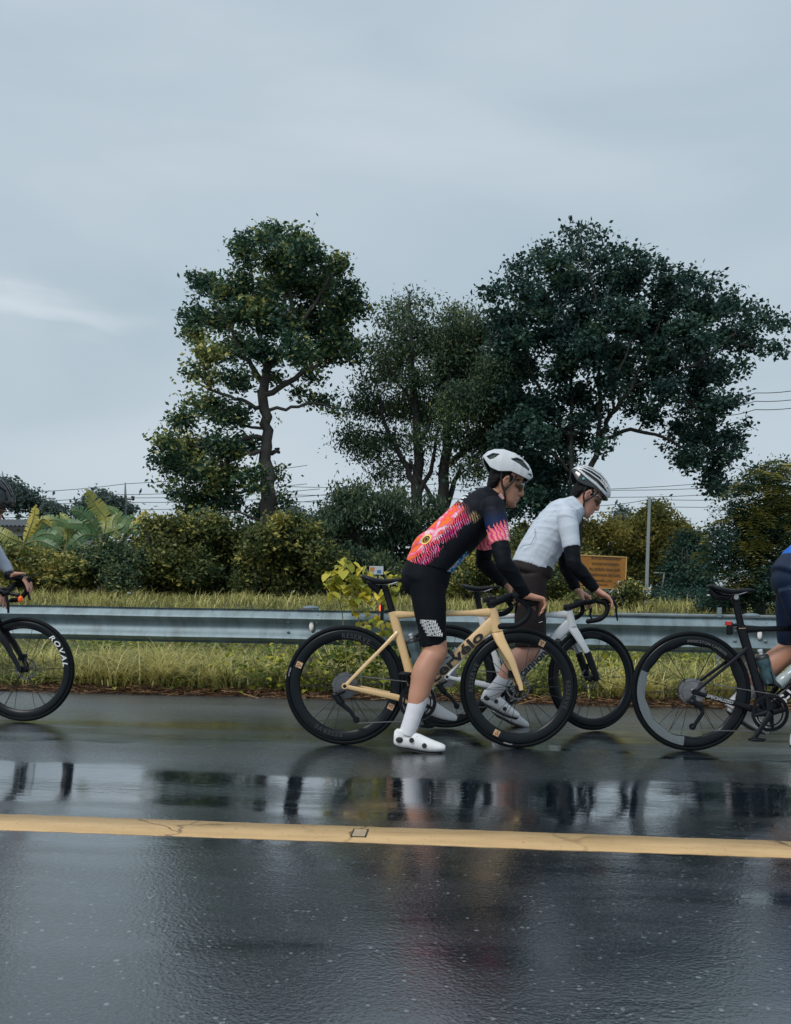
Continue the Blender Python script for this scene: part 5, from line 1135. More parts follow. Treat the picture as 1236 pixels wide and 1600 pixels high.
for w_, a in ((wr1, 95), (wr1, -92), (wf1, 185), (wf1, 10)): arc_text('RESERVE', .268, a, .036, m_txtg, w_, -.0160, off=.0008)
arc_text('VITTORIA', .319, 172, .010, m_txtw, wr1, -.0150); arc_text('VITTORIA', .3155, -97, .010, m_txtw, wf1, -.0150)
mb = MB(); mb.tube([f(574, 902), f(581, 911), f(592, 924), f(595, 914)], [.012, .028, .022, .012], 12, side=(0, 1, 0), flat=1.1); mb.build('saddle_bag', m_blackp, gold, smooth=True)
mb = MB(); mb.box(f(597, 957), (.020, .030, .088)); tlm = mb.build('tail_light', m_blackp, gold, bevel=.006, smooth=True)
mb = MB(); mb.box(f(594, 950), (.010, .022, .034)); mb.build('lamp_lens', m_rlit, tlm, bevel=.003)
mb = MB(); mb.tube([f(600, 955), f(608, 953)], .007, 8); mb.build('bracket', m_blackp, tlm)
mb = MB(); mb.box(f(765, 937), (.075, .045, .030), Matrix.Rotation(R(-6), 3, 'Y')); mb.build('top_tube_pouch', m_blackp, gold, bevel=.008, smooth=True)
mb = MB(); mb.tube([f(803, 927, -.02), f(812, 924, -.02), f(823, 919, -.02)], [.012, .020, .016], 10, side=(0, 1, 0), flat=1.3); mb.build('bike_computer', m_blackp, gold, smooth=True)
dS = (g['S']-g['BB']).normalized(); dD = (g['HB']-g['BB']).normalized(); nS = Vector((dS.z, 0, -dS.x)); nD = Vector((-dD.z, 0, dD.x))
bottle(f, g['BB']+dS*.18+nS*.066, dS, 'smoky blue bottle on the seat tube of the gold bicycle', m_btl[0])
bottle(f, g['BB']+dD*.165+nD*.075, dD, 'clear grey bottle above the lettered down tube of the gold bicycle', m_btl[1])
G1 = g

# --- white bicycle
A2 = Fr(FPX/238, 696); f = A2
g = dict(paint=m_whitep, front=f(929, 1061), BB=f(789, 1076), S=f(751, 962), T=f(744, 922), HT=f(888, 955), HB=f(893, 979), steer=R(22), depth=.050, forklow=True,
  sad0=f(721, 913), sad1=f(781, 914), crank=-80, bar=f(917, 941), stack=.022, pedal_tilt=(R(18), 0),
  near=[f(934, 938, yn), f(947, 944, yn), f(948, 956, yn), f(938, 967, yn), f(919, 971, yn)], far=[f(900, 941, yf), f(909, 946, yf), f(910, 955, yf), f(905, 962, yf), f(898, 966, yf)],
  hood_n=[f(932, 939, yn), f(943, 940, yn), f(953, 938, yn), f(960, 934, yn)], hood_f=[f(906, 942, yf), f(915, 942, yf), f(924, 939, yf)], lev_n=[f(958, 938, yn), f(963, 947, yn), f(963, 958, yn), f(965, 970, yn)], lev_f=[f(924, 943, yf), f(923, 955, yf), f(922, 962, yf), f(926, 969, yf)])
white, frame2, wr2, wf2, fork2 = bike(f, 'white racing bicycle with its front wheel turned, black fork tips and handlebar', g)
on_tube('cannondale', g['BB'], g['HB'], .135, .345, .070, m_txtk, frame2, -.0272, off=.0015, drop=.020)
arc_text('CADEX', .272, 100, .030, m_txtg, wf2, -.0160)
dS = (g['S']-g['BB']).normalized(); nS = Vector((dS.z, 0, -dS.x)); dD = (g['HB']-g['BB']).normalized(); nD = Vector((-dD.z, 0, dD.x))
bottle(f, g['BB']+dS*.16+nS*.066, dS, 'pale grey bottle on the seat tube of the white bicycle', m_btl[1])
G2 = g

# --- black bicycle at right
A3 = Fr(FPX/276, 1078); f = A3
g = dict(paint=m_blk2, front=f(1352, 1086), BB=f(1197, 1112), S=f(1158, 981), T=f(1148, 932), HT=f(1318, 975), HB=f(1324, 1006), depth=.054, wavy=.004, cass=m_cog,
  sad0=f(1108, 914), sad1=f(1180, 919), crank=236, bar=f(1350, 950), stack=.02, stay=.24, clampsteel=True,
  near=[f(1360, 952, yn), f(1374, 962, yn), f(1374, 976, yn), f(1360, 990, yn), f(1340, 994, yn)], far=[f(1340, 952, yf), f(1350, 962, yf), f(1350, 972, yf), f(1340, 984, yf), f(1325, 988, yf)],
  hood_n=[f(1360, 952, yn), f(1374, 954, yn), f(1388, 948, yn)], hood_f=[f(1340, 952, yf), f(1354, 954, yf), f(1366, 948, yf)], lev_n=[f(1386, 954, yn), f(1388, 970, yn), f(1380, 985, yn)], lev_f=[f(1364, 954, yf), f(1366, 966, yf), f(1360, 980, yf)],
  mech=[(.0, -.02), (-.010, -.055), (.030, -.075), (.048, -.115), (-.004, -.195)])
black, frame3, wr3, wf3, fork3 = bike(f, 'black racing bicycle at the right edge with a grey frosted arc on its rear rim', g)
on_tube('SPECIALIZED', Vector((0, 0, .339)), g['BB'], .065, .155, .024, mat('grey-white print', (.38, .39, .40), .45), frame3, -.0665, off=.0008, shear=.25, drop=.009)
on_tube('S-WORKS', g['BB'], g['HB'], .085, .36, .075, m_txtw, frame3, -.0272, off=.002, shear=.2, drop=.024)
arc_text('PRINCETON CARBON', .276, 96, .022, mat('grey rim print', (.16, .16, .16), .4), wr3, -.0162)
# grey section of the rim
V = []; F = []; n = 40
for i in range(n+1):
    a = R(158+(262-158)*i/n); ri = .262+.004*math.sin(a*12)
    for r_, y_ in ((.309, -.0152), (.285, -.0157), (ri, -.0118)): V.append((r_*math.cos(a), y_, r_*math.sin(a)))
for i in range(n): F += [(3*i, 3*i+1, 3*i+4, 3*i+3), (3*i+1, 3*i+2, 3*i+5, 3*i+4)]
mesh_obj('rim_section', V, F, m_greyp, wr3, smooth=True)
mb = MB(); mb.tube([f(1109, 921), f(1118, 931), f(1135, 934), f(1146, 925)], [.014, .026, .022, .012], 12, side=(0, 1, 0), flat=1.1); mb.build('saddle_bag', m_blackp, black, smooth=True)
mb = MB(); mb.ell(f(1107, 930, -.02), (.010, .006, .004)); mb.build('bag_lamp', m_txtw, black, smooth=True)
mb = MB(); mb.box(f(1140, 982), (.028, .032, .072)); tlm = mb.build('tail_light', m_blackp, black, bevel=.006, smooth=True)
mb = MB(); mb.box(f(1138, 974), (.026, .034, .022)); mb.build('lamp_lens', m_red, tlm, bevel=.003)
mb = MB(); mb.tube([f(1142, 977), f(1155, 976)], .009, 8); mb.build('bracket', m_blackp, tlm)
mb = MB(); mb.tube([g['S']+Vector((-.018, -.001, -.004)), g['S']+Vector((.018, -.001, -.002))], .0045, 6, flat=4.2, side=(0, 1, 0)); mb.build('seat_bolt', m_txtgold, black)
dS = (g['S']-g['BB']).normalized(); nS = Vector((dS.z, 0, -dS.x)); dD = (g['HB']-g['BB']).normalized(); nD = Vector((-dD.z, 0, dD.x))
bottle(f, g['BB']+dS*.15+nS*.066, dS, 'dark teal bottle on the seat tube of the black bicycle', m_btl[4], r=.038)
bottle(f, g['BB']+dD*.15+nD*.075, dD, 'grey bottle on the down tube of the black bicycle at the right edge', m_btl[1])
G3 = g

# --- black bicycle at left
A0 = Fr(FPX/240, -199); f = A0
g = dict(paint=m_blk2, front=f(37.5, 1044), BB=f(-104, 1056), S=f(-143, 948), T=f(-152, 905), HT=f(-18, 932), HB=f(-9, 965), depth=.047, cass=m_cogd, steer=R(-3),
  sad0=f(-183, 880), sad1=f(-121, 882), crank=20, bar=f(6, 922), stack=.02,
  near=[f(-20, 925, -.2), f(-8, 930, -.2), f(-8, 945, -.2), f(-18, 958, -.2), f(-35, 960, -.2)], far=[f(26, 913, .2), f(40, 916, .2), f(40, 926, .2), f(30, 936, .2), f(18, 938, .2)],
  hood_n=[f(-22, 922, -.2), f(-8, 924, -.2), f(6, 928, -.2), f(12, 926, -.2)], hood_f=[f(22, 914, .2), f(34, 913, .2), f(42, 910, .2), f(46, 905, .2)], lev_n=[f(9, 930, -.2), f(13, 942, -.2), f(13, 958, -.2)], lev_f=[f(42, 914, .2), f(43, 925, .2), f(47, 938, .2)])
left, frame0, wr0, wf0, fork0 = bike(f, 'black racing bicycle at the left edge with white lettering on its front rim', g)
arc_text('ROVAL', .2715, 51, .044, m_txtw, wf0, -.0164, off=.0012, shear=.25, stretch=1.3, step=1.0)
mb = MB(); mb.ell(f(32, 936, 0), (.016, .016, .022)); fl_ = mb.build('front_light', m_oran, left, smooth=True)
mb = MB(); mb.tube([f(6, 924), f(18, 928), f(30, 930)], [.010, .012, .014], 10); mb.build('computer_mount', m_blackp, left, smooth=True)
G0 = g

# ------------------------------------------------------------------ riders
def remesh(mb, name, m, parent, voxel=.006, smooth=5, wr=0, wfreq=30, wdir=(1, 0, 1), seed=0, dec=1):
    me = bpy.data.meshes.new('tmp'); me.from_pydata(mb.v, [], mb.f); o = bpy.data.objects.new(name, me); sc.collection.objects.link(o)
    bm = bmesh.new(); bm.from_mesh(me); bmesh.ops.recalc_face_normals(bm, faces=bm.faces); bm.to_mesh(me); bm.free()
    md = o.modifiers.new('r', 'REMESH'); md.mode = 'VOXEL'; md.voxel_size = voxel; md.use_smooth_shade = True
    if smooth: s_ = o.modifiers.new('s', 'SMOOTH'); s_.factor = .5; s_.iterations = smooth
    if dec < 1: d_ = o.modifiers.new('d', 'DECIMATE'); d_.ratio = dec
    dg = bpy.context.evaluated_depsgraph_get(); dg.update(); nm_ = bpy.data.meshes.new_from_object(o.evaluated_get(dg)); bpy.data.objects.remove(o)
    nm_.materials.clear(); nm_.materials.append(m); nm_.name = name
    if wr:
        n = len(nm_.vertices); co = np.empty(n*3, np.float32); nm_.vertices.foreach_get('co', co); co = co.reshape(-1, 3); no = np.empty(n*3, np.float32); nm_.vertices.foreach_get('normal', no); no = no.reshape(-1, 3)
        r = np.random.default_rng(seed); d = np.zeros(n); w0 = np.array(wdir)/np.linalg.norm(wdir)
        for k in range(5):
            wv = w0*wfreq*r.uniform(.6, 1.6) + r.normal(size=3)*wfreq*.28; ph = r.uniform(0, 6.28); am = .5+.5*np.sin(co @ (r.normal(size=3)*7)+r.uniform(0, 6))
            d += am*(1-np.abs(np.sin(co @ wv*.5+ph)))**2
        co += no*((d-d.min())*wr*.75)[:, None]; nm_.vertices.foreach_set('co', co.ravel())
    nm_.polygons.foreach_set('use_smooth', [True]*len(nm_.polygons)); nm_.update()
    ob = bpy.data.objects.new(name, nm_); sc.collection.objects.link(ob); ob.parent = parent
    return ob
m_skin = mat('skin', (.47, .235, .155), .48, var=.10, scale=14); m_skin.node_tree.nodes['Principled BSDF'].inputs['Subsurface Weight'].default_value = .08; m_skin.node_tree.nodes['Principled BSDF'].inputs['Subsurface Scale'].default_value = .02
m_skin2 = mat('pinker skin', (.56, .29, .21), .48, var=.10, scale=14)
m_hair = mat('black hair', (.004, .004, .004), .7, spec=.2, var=.3, scale=60, bump=.8, bscale=180)
m_sock = mat('white sock', (.66, .66, .70), .85, var=.04, bump=.5, bscale=350); m_shoe = mat('white shoe', (.76, .77, .78), .4, var=.04, scale=20); m_sole = mat('black sole', (.02, .02, .022), .5)
m_lycra = mat('black lycra', (.0035, .0055, .009), .7, var=.2, bump=.1, bscale=500, spec=.15)
m_brown = mat('dark brown lycra', (.024, .018, .018), .7, var=.15, bump=.1, bscale=500, spec=.2); m_navy = mat('navy lycra', (.002, .012, .042), .5, var=.15, bump=.15, bscale=500, spec=.4)
m_wj = mat('pale blue-white jersey', (.52, .58, .66), .7, var=.05, bump=.3, bscale=400); m_bj = mat('bright blue jersey', (.003, .12, .58), .6, var=.08, bump=.2, bscale=400); m_gs = mat('pale grey sleeve', (.42, .47, .56), .7, var=.06, bump=.2, bscale=400)
m_hel = mat('matt white helmet', (.56, .59, .62), .35, coat=.2, var=.02); m_helb = mat('black helmet shell', (.015, .018, .02), .3, coat=.4, var=.1); m_liner = mat('dark helmet liner', (.02, .035, .038), .7, var=.2)
m_strap = mat('black strap', (.008, .008, .009), .7); m_lens = mat('amber lens', (.10, .06, .02), .12, var=.05, coat=.5); m_gfr = mat('glasses frame', (.02, .02, .02), .3); m_gfrw = mat('white glasses frame', (.6, .6, .6), .3)
def limb(mb, pts, rad, flat=1, n=20, side=(0, 1, 0), sq=2):
    pts = [Vector(p) for p in pts]; m_ = len(pts)
    if not hasattr(flat, '__len__'): flat = [flat]*m_
    q = []; rr = []; ff = []
    for i in range(m_-1):
        p0 = pts[max(i-1, 0)]; p1 = pts[i]; p2 = pts[i+1]; p3 = pts[min(i+2, m_-1)]
        for k in range(4):
            u = k/4; q.append(.5*((2*p1)+(-p0+p2)*u+(2*p0-5*p1+4*p2-p3)*u*u+(-p0+3*p1-3*p2+p3)*u**3)); w_ = u*u*(3-2*u); rr.append(rad[i]*(1-w_)+rad[i+1]*w_); ff.append(flat[i]*(1-w_)+flat[i+1]*w_)
    q.append(pts[-1]); rr.append(rad[-1]); ff.append(flat[-1]); mb.tube(q, rr, n, side=side, flat=ff, sq=sq)
def ball(mb, p, r): mb.ell(p, (r, r, r) if not hasattr(r, '__len__') else r, 16, 10)
def hand(mb, wr, f_, d_, lt, curl=(60, 30, 20), spread=.0, thumb=(.5, .5), sc_=1.0):
    """wr wrist, f_ direction of the back of the hand, d_ palm-ward normal, lt direction of the thumb side"""
    f_ = f_.normalized(); d_ = (d_-f_*d_.dot(f_)).normalized(); l = (lt-f_*lt.dot(f_)-d_*lt.dot(d_)).normalized()
    k = sc_; pal = wr+f_*.092*k
    limb(mb, [wr-f_*.02*k, wr+f_*.02*k, wr+f_*.055*k, pal], [.021*k, .019*k, .017*k, .014*k], [1.25, 1.6, 2.3, 2.85], side=tuple(l), sq=2.5)
    L4 = [(.033, .040, .024, .019, -6), (.012, .046, .028, .021, -1), (-.011, .042, .027, .020, 3), (-.032, .033, .020, .018, 8)]
    for i, (o_, a, b_, c, sp) in enumerate(L4):
        base = pal + l*o_*k - f_*.010*k; fd = (f_ + l*math.sin(R(-sp))*.8).normalized(); an = 0; p = base; pts = [base-f_*.03*k, base]; rr = [.0085*k, .0098*k]
        for j, (ln, cu) in enumerate(zip((a, b_, c), curl)):
            an += R(cu + (i*3 if j else 0)); dd = fd*math.cos(an)+d_*math.sin(an); p = p+dd*ln*k; pts.append(p); rr.append((.0086, .0078, .0062)[j]*k)
        mb.tube(pts, rr, 10); ball(mb, pts[-1], rr[-1]*1.0); ball(mb, pts[1], .0100*k)
        for q_, r_ in zip(pts[2:], rr[2:]): ball(mb, q_, r_*1.02)
    t0 = wr+f_*.018*k+l*.024*k+d_*.004*k; t1 = t0+(f_*.62+l*.55+d_*thumb[0])*.044*k; t2 = t1+(f_*.85+l*.12+d_*thumb[1])*.034*k; t3 = t2+(f_*.9-l*.15+d_*thumb[1]*1.2)*.024*k
    mb.tube([t0-f_*.01*k, t0, t1, t2, t3], [.012*k, .0155*k, .0115*k, .0095*k, .007*k], 10); ball(mb, t3, .007*k); ball(mb, t1, .0118*k)
def head(mb, H, tau, yaw=0, k=1.0):
    """skull, face and ears about the ear point H, pitched forward by tau"""
    rt = Matrix.Rotation(yaw, 3, 'Z') @ Matrix.Rotation(tau, 3, 'Y')
    def W(a, b_, c): return H + rt @ Vector((a*k, b_*k, c*k))
    sec = [(-.118, .068, .040, .020), (-.108, .080, .020, .034), (-.090, .085, -.012, .047), (-.065, .083, -.040, .056), (-.040, .084, -.062, .063), (-.015, .083, -.080, .068), (.012, .080, -.092, .072), (.040, .088, -.099, .076), (.068, .088, -.098, .077), (.092, .074, -.084, .068), (.110, .045, -.055, .046), (.118, .010, -.02, .02)]
    V = []; F = []; n = 28
    for z_, fr_, bk, hw_ in sec:
        c = (fr_+bk)/2; ra = (fr_-bk)/2
        for i in range(n):
            a = 2*PI*i/n; ex = 2.3; ca, sa = math.cos(a), math.sin(a); V.append(W(c+ra*math.copysign(abs(ca)**(2/ex), ca), hw_*math.copysign(abs(sa)**(2/ex), sa), z_))
    m_ = len(sec)
    for j in range(m_-1):
        for i in range(n): F.append((j*n+i, j*n+(i+1) % n, (j+1)*n+(i+1) % n, (j+1)*n+i))
    F += [tuple(range(n-1, -1, -1)), tuple((m_-1)*n+i for i in range(n))]; mb.add(V, F)
    # nose, lips, chin, brows, ears
    mb.tube([W(.078, 0, .030), W(.092, 0, .008), W(.103, 0, -.018), W(.106, 0, -.030), W(.088, 0, -.040)], [.008, .009, .012, .014, .008], 10)
    for s_ in (-1, 1): ball(mb, W(.092, s_*.010, -.032), .009*k); mb.tube([W(.078, s_*.012, .034), W(.079, s_*.036, .036), W(.066, s_*.056, .030)], [.008, .008, .007], 8)
    mb.tube([W(.080, -.022, -.062), W(.092, 0, -.058), W(.080, .022, -.062)], [.004, .008, .004], 8); mb.tube([W(.078, -.020, -.073), W(.090, 0, -.073), W(.078, .020, -.073)], [.004, .008, .004], 8)
    ball(mb, W(.072, 0, -.100), .018*k)
    for s_ in (-1, 1):
        q = [W(-.004, s_*.072, -.030), W(-.018, s_*.081, -.016), W(-.024, s_*.087, .008), W(-.018, s_*.087, .026), W(-.003, s_*.081, .030), (W(.004, s_*.074, .014)), W(.0, s_*.072, -.006)]
        mb.tube([Vector(p) for p in q], [.006, .0055, .005, .005, .005, .0045, .005], 8)
        mb.tube([W(-.006, s_*.072, -.020), W(-.012, s_*.074, .0), W(-.010, s_*.074, .020)], [.008, .010, .008], 8)
    return W
def pt_in(poly, x, y):
    c = False; n = len(poly); j = n-1
    for i in range(n):
        xi, yi = poly[i]; xj, yj = poly[j]
        if (yi > y) != (yj > y) and x < (xj-xi)*(y-yi)/(yj-yi)+xi: c = not c
        j = i
    return c
def helmet(root, W, m, prof, vents, stripes=None, name='helmet', lin=m_liner):
    def ip(k, a): return float(np.interp(a, prof['a'], prof[k]))
    ns, nth = 110, 100; a0, a1 = prof['a'][0], prof['a'][-1]
    def grid(off, ns, nth):
        P_ = []
        for i in range(ns+1):
            u = i/ns; a = a0+(a1-a0)*(.5-.5*math.cos(PI*u)); zt, zb, hw_ = ip('t', a)-off, ip('b', a)+off*.3, max(.004, ip('w', a)-off); aa = a*(1-off*3)
            for j in range(nth+1):
                th = PI*j/nth; c_, s_ = math.cos(th), math.sin(th); ex = 2.25
                P_.append((aa, -hw_*math.copysign(abs(c_)**(2/ex), c_)*(1-.10*(1-s_)), zb+(zt-zb)*abs(s_)**(2/ex)))
        return P_
    P_ = grid(0, ns, nth); F = []
    for i in range(ns):
        for j in range(nth):
            q = [i*(nth+1)+j, i*(nth+1)+j+1, (i+1)*(nth+1)+j+1, (i+1)*(nth+1)+j]; ca = sum(P_[k][0] for k in q)/4; cy = sum(P_[k][1] for k in q)/4; cz = sum(P_[k][2] for k in q)/4
            if any(pt_in(v, ca, cz) for v in vents): continue
            th = (j+.5)/nth
            if stripes and stripes(ca, th, cz): continue
            F.append(tuple(q))
    me = bpy.data.meshes.new(name); me.from_pydata([tuple(W(*p)) for p in P_], [], F); bm = bmesh.new(); bm.from_mesh(me); bmesh.ops.delete(bm, geom=[v for v in bm.verts if not v.link_faces], context='VERTS'); 
    bmesh.ops.recalc_face_normals(bm, faces=bm.faces); bedge = [v for v in bm.verts if v.is_boundary]
    for _ in range(3): bmesh.ops.smooth_vert(bm, verts=bedge, factor=.5, use_axis_x=True, use_axis_y=True, use_axis_z=True)
    cen = W(0, 0, .08)
    if sum((f_.calc_center_median()-cen).dot(f_.normal) for f_ in bm.faces) < 0: bmesh.ops.reverse_faces(bm, faces=bm.faces)
    bm.to_mesh(me); bm.free()
    o = bpy.data.objects.new(name, me); sc.collection.objects.link(o); o.parent = root; me.materials.append(m); md = o.modifiers.new('s', 'SOLIDIFY'); md.thickness = .007; md.offset = -1
    me.polygons.foreach_set('use_smooth', [True]*len(me.polygons))
    P2 = grid(.011, 40, 40); F = [(i*41+j, i*41+j+1, (i+1)*41+j+1, (i+1)*41+j) for i in range(40) for j in range(40)]
    mesh_obj('liner', [tuple(W(*p)) for p in P2], F, lin, o, smooth=True); return o
def shoe(root, ank, heel, tilt, yaw=0, m=m_shoe, L_=.285, sgn=-1, dials=True, slim=.92):
    """heel = local point of the heel's sole; tilt>0 puts the toe down"""
    rt = Matrix.Rotation(yaw, 3, 'Z') @ Matrix.Rotation(tilt, 3, 'Y'); k = L_/.283
    sec = [(0, .030, .098, .020), (.014, .016, .108, .030), (.045, .010, .104, .034), (.080, .008, .100, .036), (.115, .004, .098, .038), (.150, -.001, .086, .043), (.190, -.004, .070, .047), (.230, -.002, .056, .045), (.262, .003, .046, .037), (.282, .008, .036, .022)]
    V = []; F = []; n = 20
    for x_, zb_, zt_, hw_ in sec:
        for i in range(n):
            a = 2*PI*i/n; c_, s_ = math.cos(a), math.sin(a); w_ = hw_*(1 if s_ < 0 else (1-.25*s_)); V.append(heel+rt @ Vector((x_*k, math.copysign(abs(c_)**.8, c_)*w_*k*slim, ((zb_+zt_)/2+(zt_-zb_)/2*math.copysign(abs(s_)**.8, s_))*k)))
    for j in range(len(sec)-1):
        for i in range(n): F.append((j*n+i, j*n+(i+1) % n, (j+1)*n+(i+1) % n, (j+1)*n+i))
    F += [tuple(range(n-1, -1, -1)), tuple((len(sec)-1)*n+i for i in range(n))]
    mb = MB(); mb.add(V, F); limb(mb, [heel+rt @ Vector((.045*k, 0, .07*k)), heel+rt @ Vector((.048*k, 0, .108*k))], [.040, .038], .82)
    o = remesh(mb, 'shoe', m, root, .005, 3)
    mb = MB(); q = [(.0, .024), (.05, .004), (.11, -.002), (.17, -.009), (.22, -.009), (.265, .0)]
    mb.tube([heel+rt @ Vector((a*k, 0, b_*k)) for a, b_ in q], [.004, .006, .006, .006, .006, .004], 12, side=tuple(rt @ Vector((0, 1, 0))), flat=[5, 5.4, 6, 7.4, 6.8, 5]); mb.build('sole', m_sole, o, smooth=True)
    if dials:
        for x_, z_ in ((.098, .058), (.168, .034)):
            c = heel+rt @ Vector((x_*k, sgn*(.0375+.006*(x_ > .1))*k, z_*k)); mb = MB(); mb.lathe([(0, -.006), (.010, -.006), (.0135, 0), (.0135, .006), (0, .006)], 18, 'y', tuple(c), closed=False); mb.build('dial', m_sole, o, smooth=True)
        mb = MB()
        for i in range(6):
            x_ = .125+.018*i; z_ = .088-.0062*i-(.0005*i*i); mb.tube([heel+rt @ Vector((x_*k, sgn*.030*k, (z_-.012)*k)), heel+rt @ Vector(((x_+.01)*k, 0, (z_+.002)*k)), heel+rt @ Vector((x_*k, -sgn*.030*k, (z_-.012)*k))], .0012, 4)
        mb.build('lace', m_sole, o)
        mb = MB(); mb.ell(heel+rt @ Vector((.032*k, sgn*.0315*k, .055*k)), (.020, .005, .016), 14, 8, rt); mb.build('heel_patch', m_sole, o, smooth=True)
    return o
HP = dict(a=[-.168, -.15, -.115, -.065, 0, .05, .09, .115, .134], t=[.122, .150, .174, .187, .183, .166, .143, .118, .088], b=[.112, .086, .052, .042, .060, .054, .050, .050, .075], w=[.030, .066, .090, .103, .107, .101, .085, .066, .020])

def rider(fr, label, s):
    root = empty('person', fr.loc, fr.rz, label, 'person', s.get('group')); k = s.get('k', 1.0); sk = s.get('skin', m_skin)
    T_ = s['torso']      # list of (point, half depth, half width) from the pelvis to the neck base
    mb = MB()
    pts = [a for a, _, _ in T_]; hd = [b_ for _, b_, _ in T_]; hw = [c for _, _, c in T_]
    limb(mb, pts, [h_-.012 for h_ in hd], [(c-.012)/(h_-.012) for h_, c in zip(hd, hw)], 26, sq=2.3)
    W = head(mb, s['head'], s['tau'], s.get('hyaw', 0), k)
    limb(mb, [pts[-1]-(pts[-1]-pts[-2]).normalized()*.05, pts[-1], W(-.035, 0, -.045), W(-.03, 0, -.0)], [.062, .060, .056, .058], [1.1, 1.0, .95, .95])
    for sd in ('R', 'L'):
        sh, el, wr_ = s['sh'+sd], s['el'+sd], s['wr'+sd]; hp, kn, an = s['hip'+sd], s['kn'+sd], s['an'+sd]
        limb(mb, [sh, sh.lerp(el, .3), sh.lerp(el, .7), el, el.lerp(wr_, .25), el.lerp(wr_, .7), wr_], [.050, .047, .041, .038, .040, .031, .024], [1, 1, 1, 1, 1, 1, 1.1]); ball(mb, sh, .052)
        kb = s.get('kb', Vector((.006, 0, 0))); sh_ = (an-kn); bk = Vector((-1, 0, 0)); bk = (bk - sh_.normalized()*bk.dot(sh_.normalized())).normalized()
        limb(mb, [hp, hp.lerp(kn, .35), hp.lerp(kn, .75), kn+kb, kn.lerp(an, .12)+bk*.006, kn.lerp(an, .30)+bk*.016, kn.lerp(an, .55)+bk*.008, kn.lerp(an, .8), an], [.085, .082, .070, .066, .066, .069, .058, .045, .038], [1, .95, .95, .92, .95, .95, .95, .95, .95])
        ball(mb, kn+kb*2, .060)
        hand(mb, *s['hand'+sd])
        limb(mb, [an, an+s['ft'+sd]*.3, an+s['ft'+sd]*.6], [.034, .030, .022], 1)
    remesh(mb, 'body', sk, root, s.get('vox', .0052), 3)
    # jersey
    t0 = s.get('hem', 1); mb = MB(); up = s.get('puff', .006)
    axd = (pts[-1]-pts[-2]).normalized()
    limb(mb, [s['hemp']]+pts[t0:]+[pts[-1]+axd*.012], [hd[t0-1]+.002+s.get('hemr', 0)]+[h_+up for h_ in hd[t0:]]+[hd[-1]*.9], [hw[t0-1]/(hd[t0-1]+.002+s.get('hemr', 0))]+[(c+up)/(h_+up) for h_, c in zip(hd[t0:], hw[t0:])]+[hw[-1]*.9/(hd[-1]*.9)], 28, sq=2.3)
    for a_ in s.get('jextra', []): mb.ell(*a_)
    for sd in ('R', 'L'): ball(mb, s['sh'+sd], .064); limb(mb, [s['sh'+sd], s['sh'+sd].lerp(s['el'+sd], .2)], [.064, .058])
    jy = remesh(mb, 'jersey', s['jm'], root, .0065, 5, s.get('wr', .0022), s.get('wf', 60), s.get('wd', (.6, 0, .8)), 3)
    if 'slm' in s:
        for sd in ('R', 'L'):
            sh, el = s['sh'+sd], s['el'+sd]; e0 = s.get('sl', .68); mb = MB(); limb(mb, [sh.lerp(el, -.04), sh.lerp(el, .25), sh.lerp(el, e0*.75), sh.lerp(el, e0)], [.062, .0635, .0575, .0545]); remesh(mb, 'sleeve', s['slm'], jy, .006, 3, .0012, 50, (0, 0, 1), 5)
    # arm warmers / long sleeves
    for sd in ('R', 'L'):
        sh, el, wr_ = s['sh'+sd], s['el'+sd], s['wr'+sd]; mb = MB(); ew = s.get('warm_end', 1.0)
        limb(mb, [sh.lerp(el, .45), sh.lerp(el, .75), el, el.lerp(wr_, .25), el.lerp(wr_, .7), el.lerp(wr_, ew)], [.050, .0485, .0445, .0455, .038, .031], 1); ball(mb, el, .046)
        remesh(mb, 'arm_warmer', s['am'], root, .006, 4, .0030, 90, (.4, 0, .9), 8)
        if s.get('glove'):
            mb = MB(); w_, f_, d_, lt = s['hand'+sd][:4]; f_ = f_.normalized(); d_ = (d_-f_*d_.dot(f_)).normalized(); l = (lt-f_*lt.dot(f_)-d_*lt.dot(d_)).normalized()
            limb(mb, [w_-f_*.03, w_, w_+f_*.05, w_+f_*.105], [.034, .033, .031, .026], [1.15, 1.3, 1.75, 2.1], side=tuple(l)); remesh(mb, 'glove', s['glove'], root, .005, 3)
    # shorts
    mb = MB(); P0 = pts[0]; limb(mb, [P0-(pts[1]-P0)*.25, P0, pts[1], s['waistp']], [hd[0]*.86, hd[0]+.006, hd[1]+.004, hd[1]*.93], [hw[0]*.95/(hd[0]*.86), (hw[0]+.004)/(hd[0]+.006), (hw[1])/(hd[1]+.004), hw[1]*.98/(hd[1]*.93)], 28, sq=2.3)
    for sd in ('R', 'L'):
        hp, kn = s['hip'+sd], s['kn'+sd]; e1 = s.get('shorts_end', .93); tr_ = s.get('tr', [.104, .102, .086, .074])
        limb(mb, [hp, hp.lerp(kn, .3), hp.lerp(kn, .7), hp.lerp(kn, e1)], tr_, [.88, .88, .92, .95], 24)
    for a_ in s.get('sextra', []): mb.ell(*a_)
    remesh(mb, 'bib_shorts', s['sm'], root, .007, 8, .0008, 40, (0, 0, 1), 11)
    for sd in ('R', 'L'):
        kn, an = s['kn'+sd], s['an'+sd]; e2 = s.get('sock', .58); sr = s.get('sockr', [.0525, .0505, .0475, .046, .044]); mb = MB(); limb(mb, [kn.lerp(an, e2), kn.lerp(an, e2+.18), kn.lerp(an, .85), an, an+(an-kn).normalized()*.055], sr, .92); remesh(mb, 'sock', s.get('sockm', m_sock), root, .005, 3)
    for sd in ('R', 'L'): shoe(root, s['an'+sd], *s['shoe'+sd], sgn=-1 if sd == 'R' else 1)
    return root, W, jy
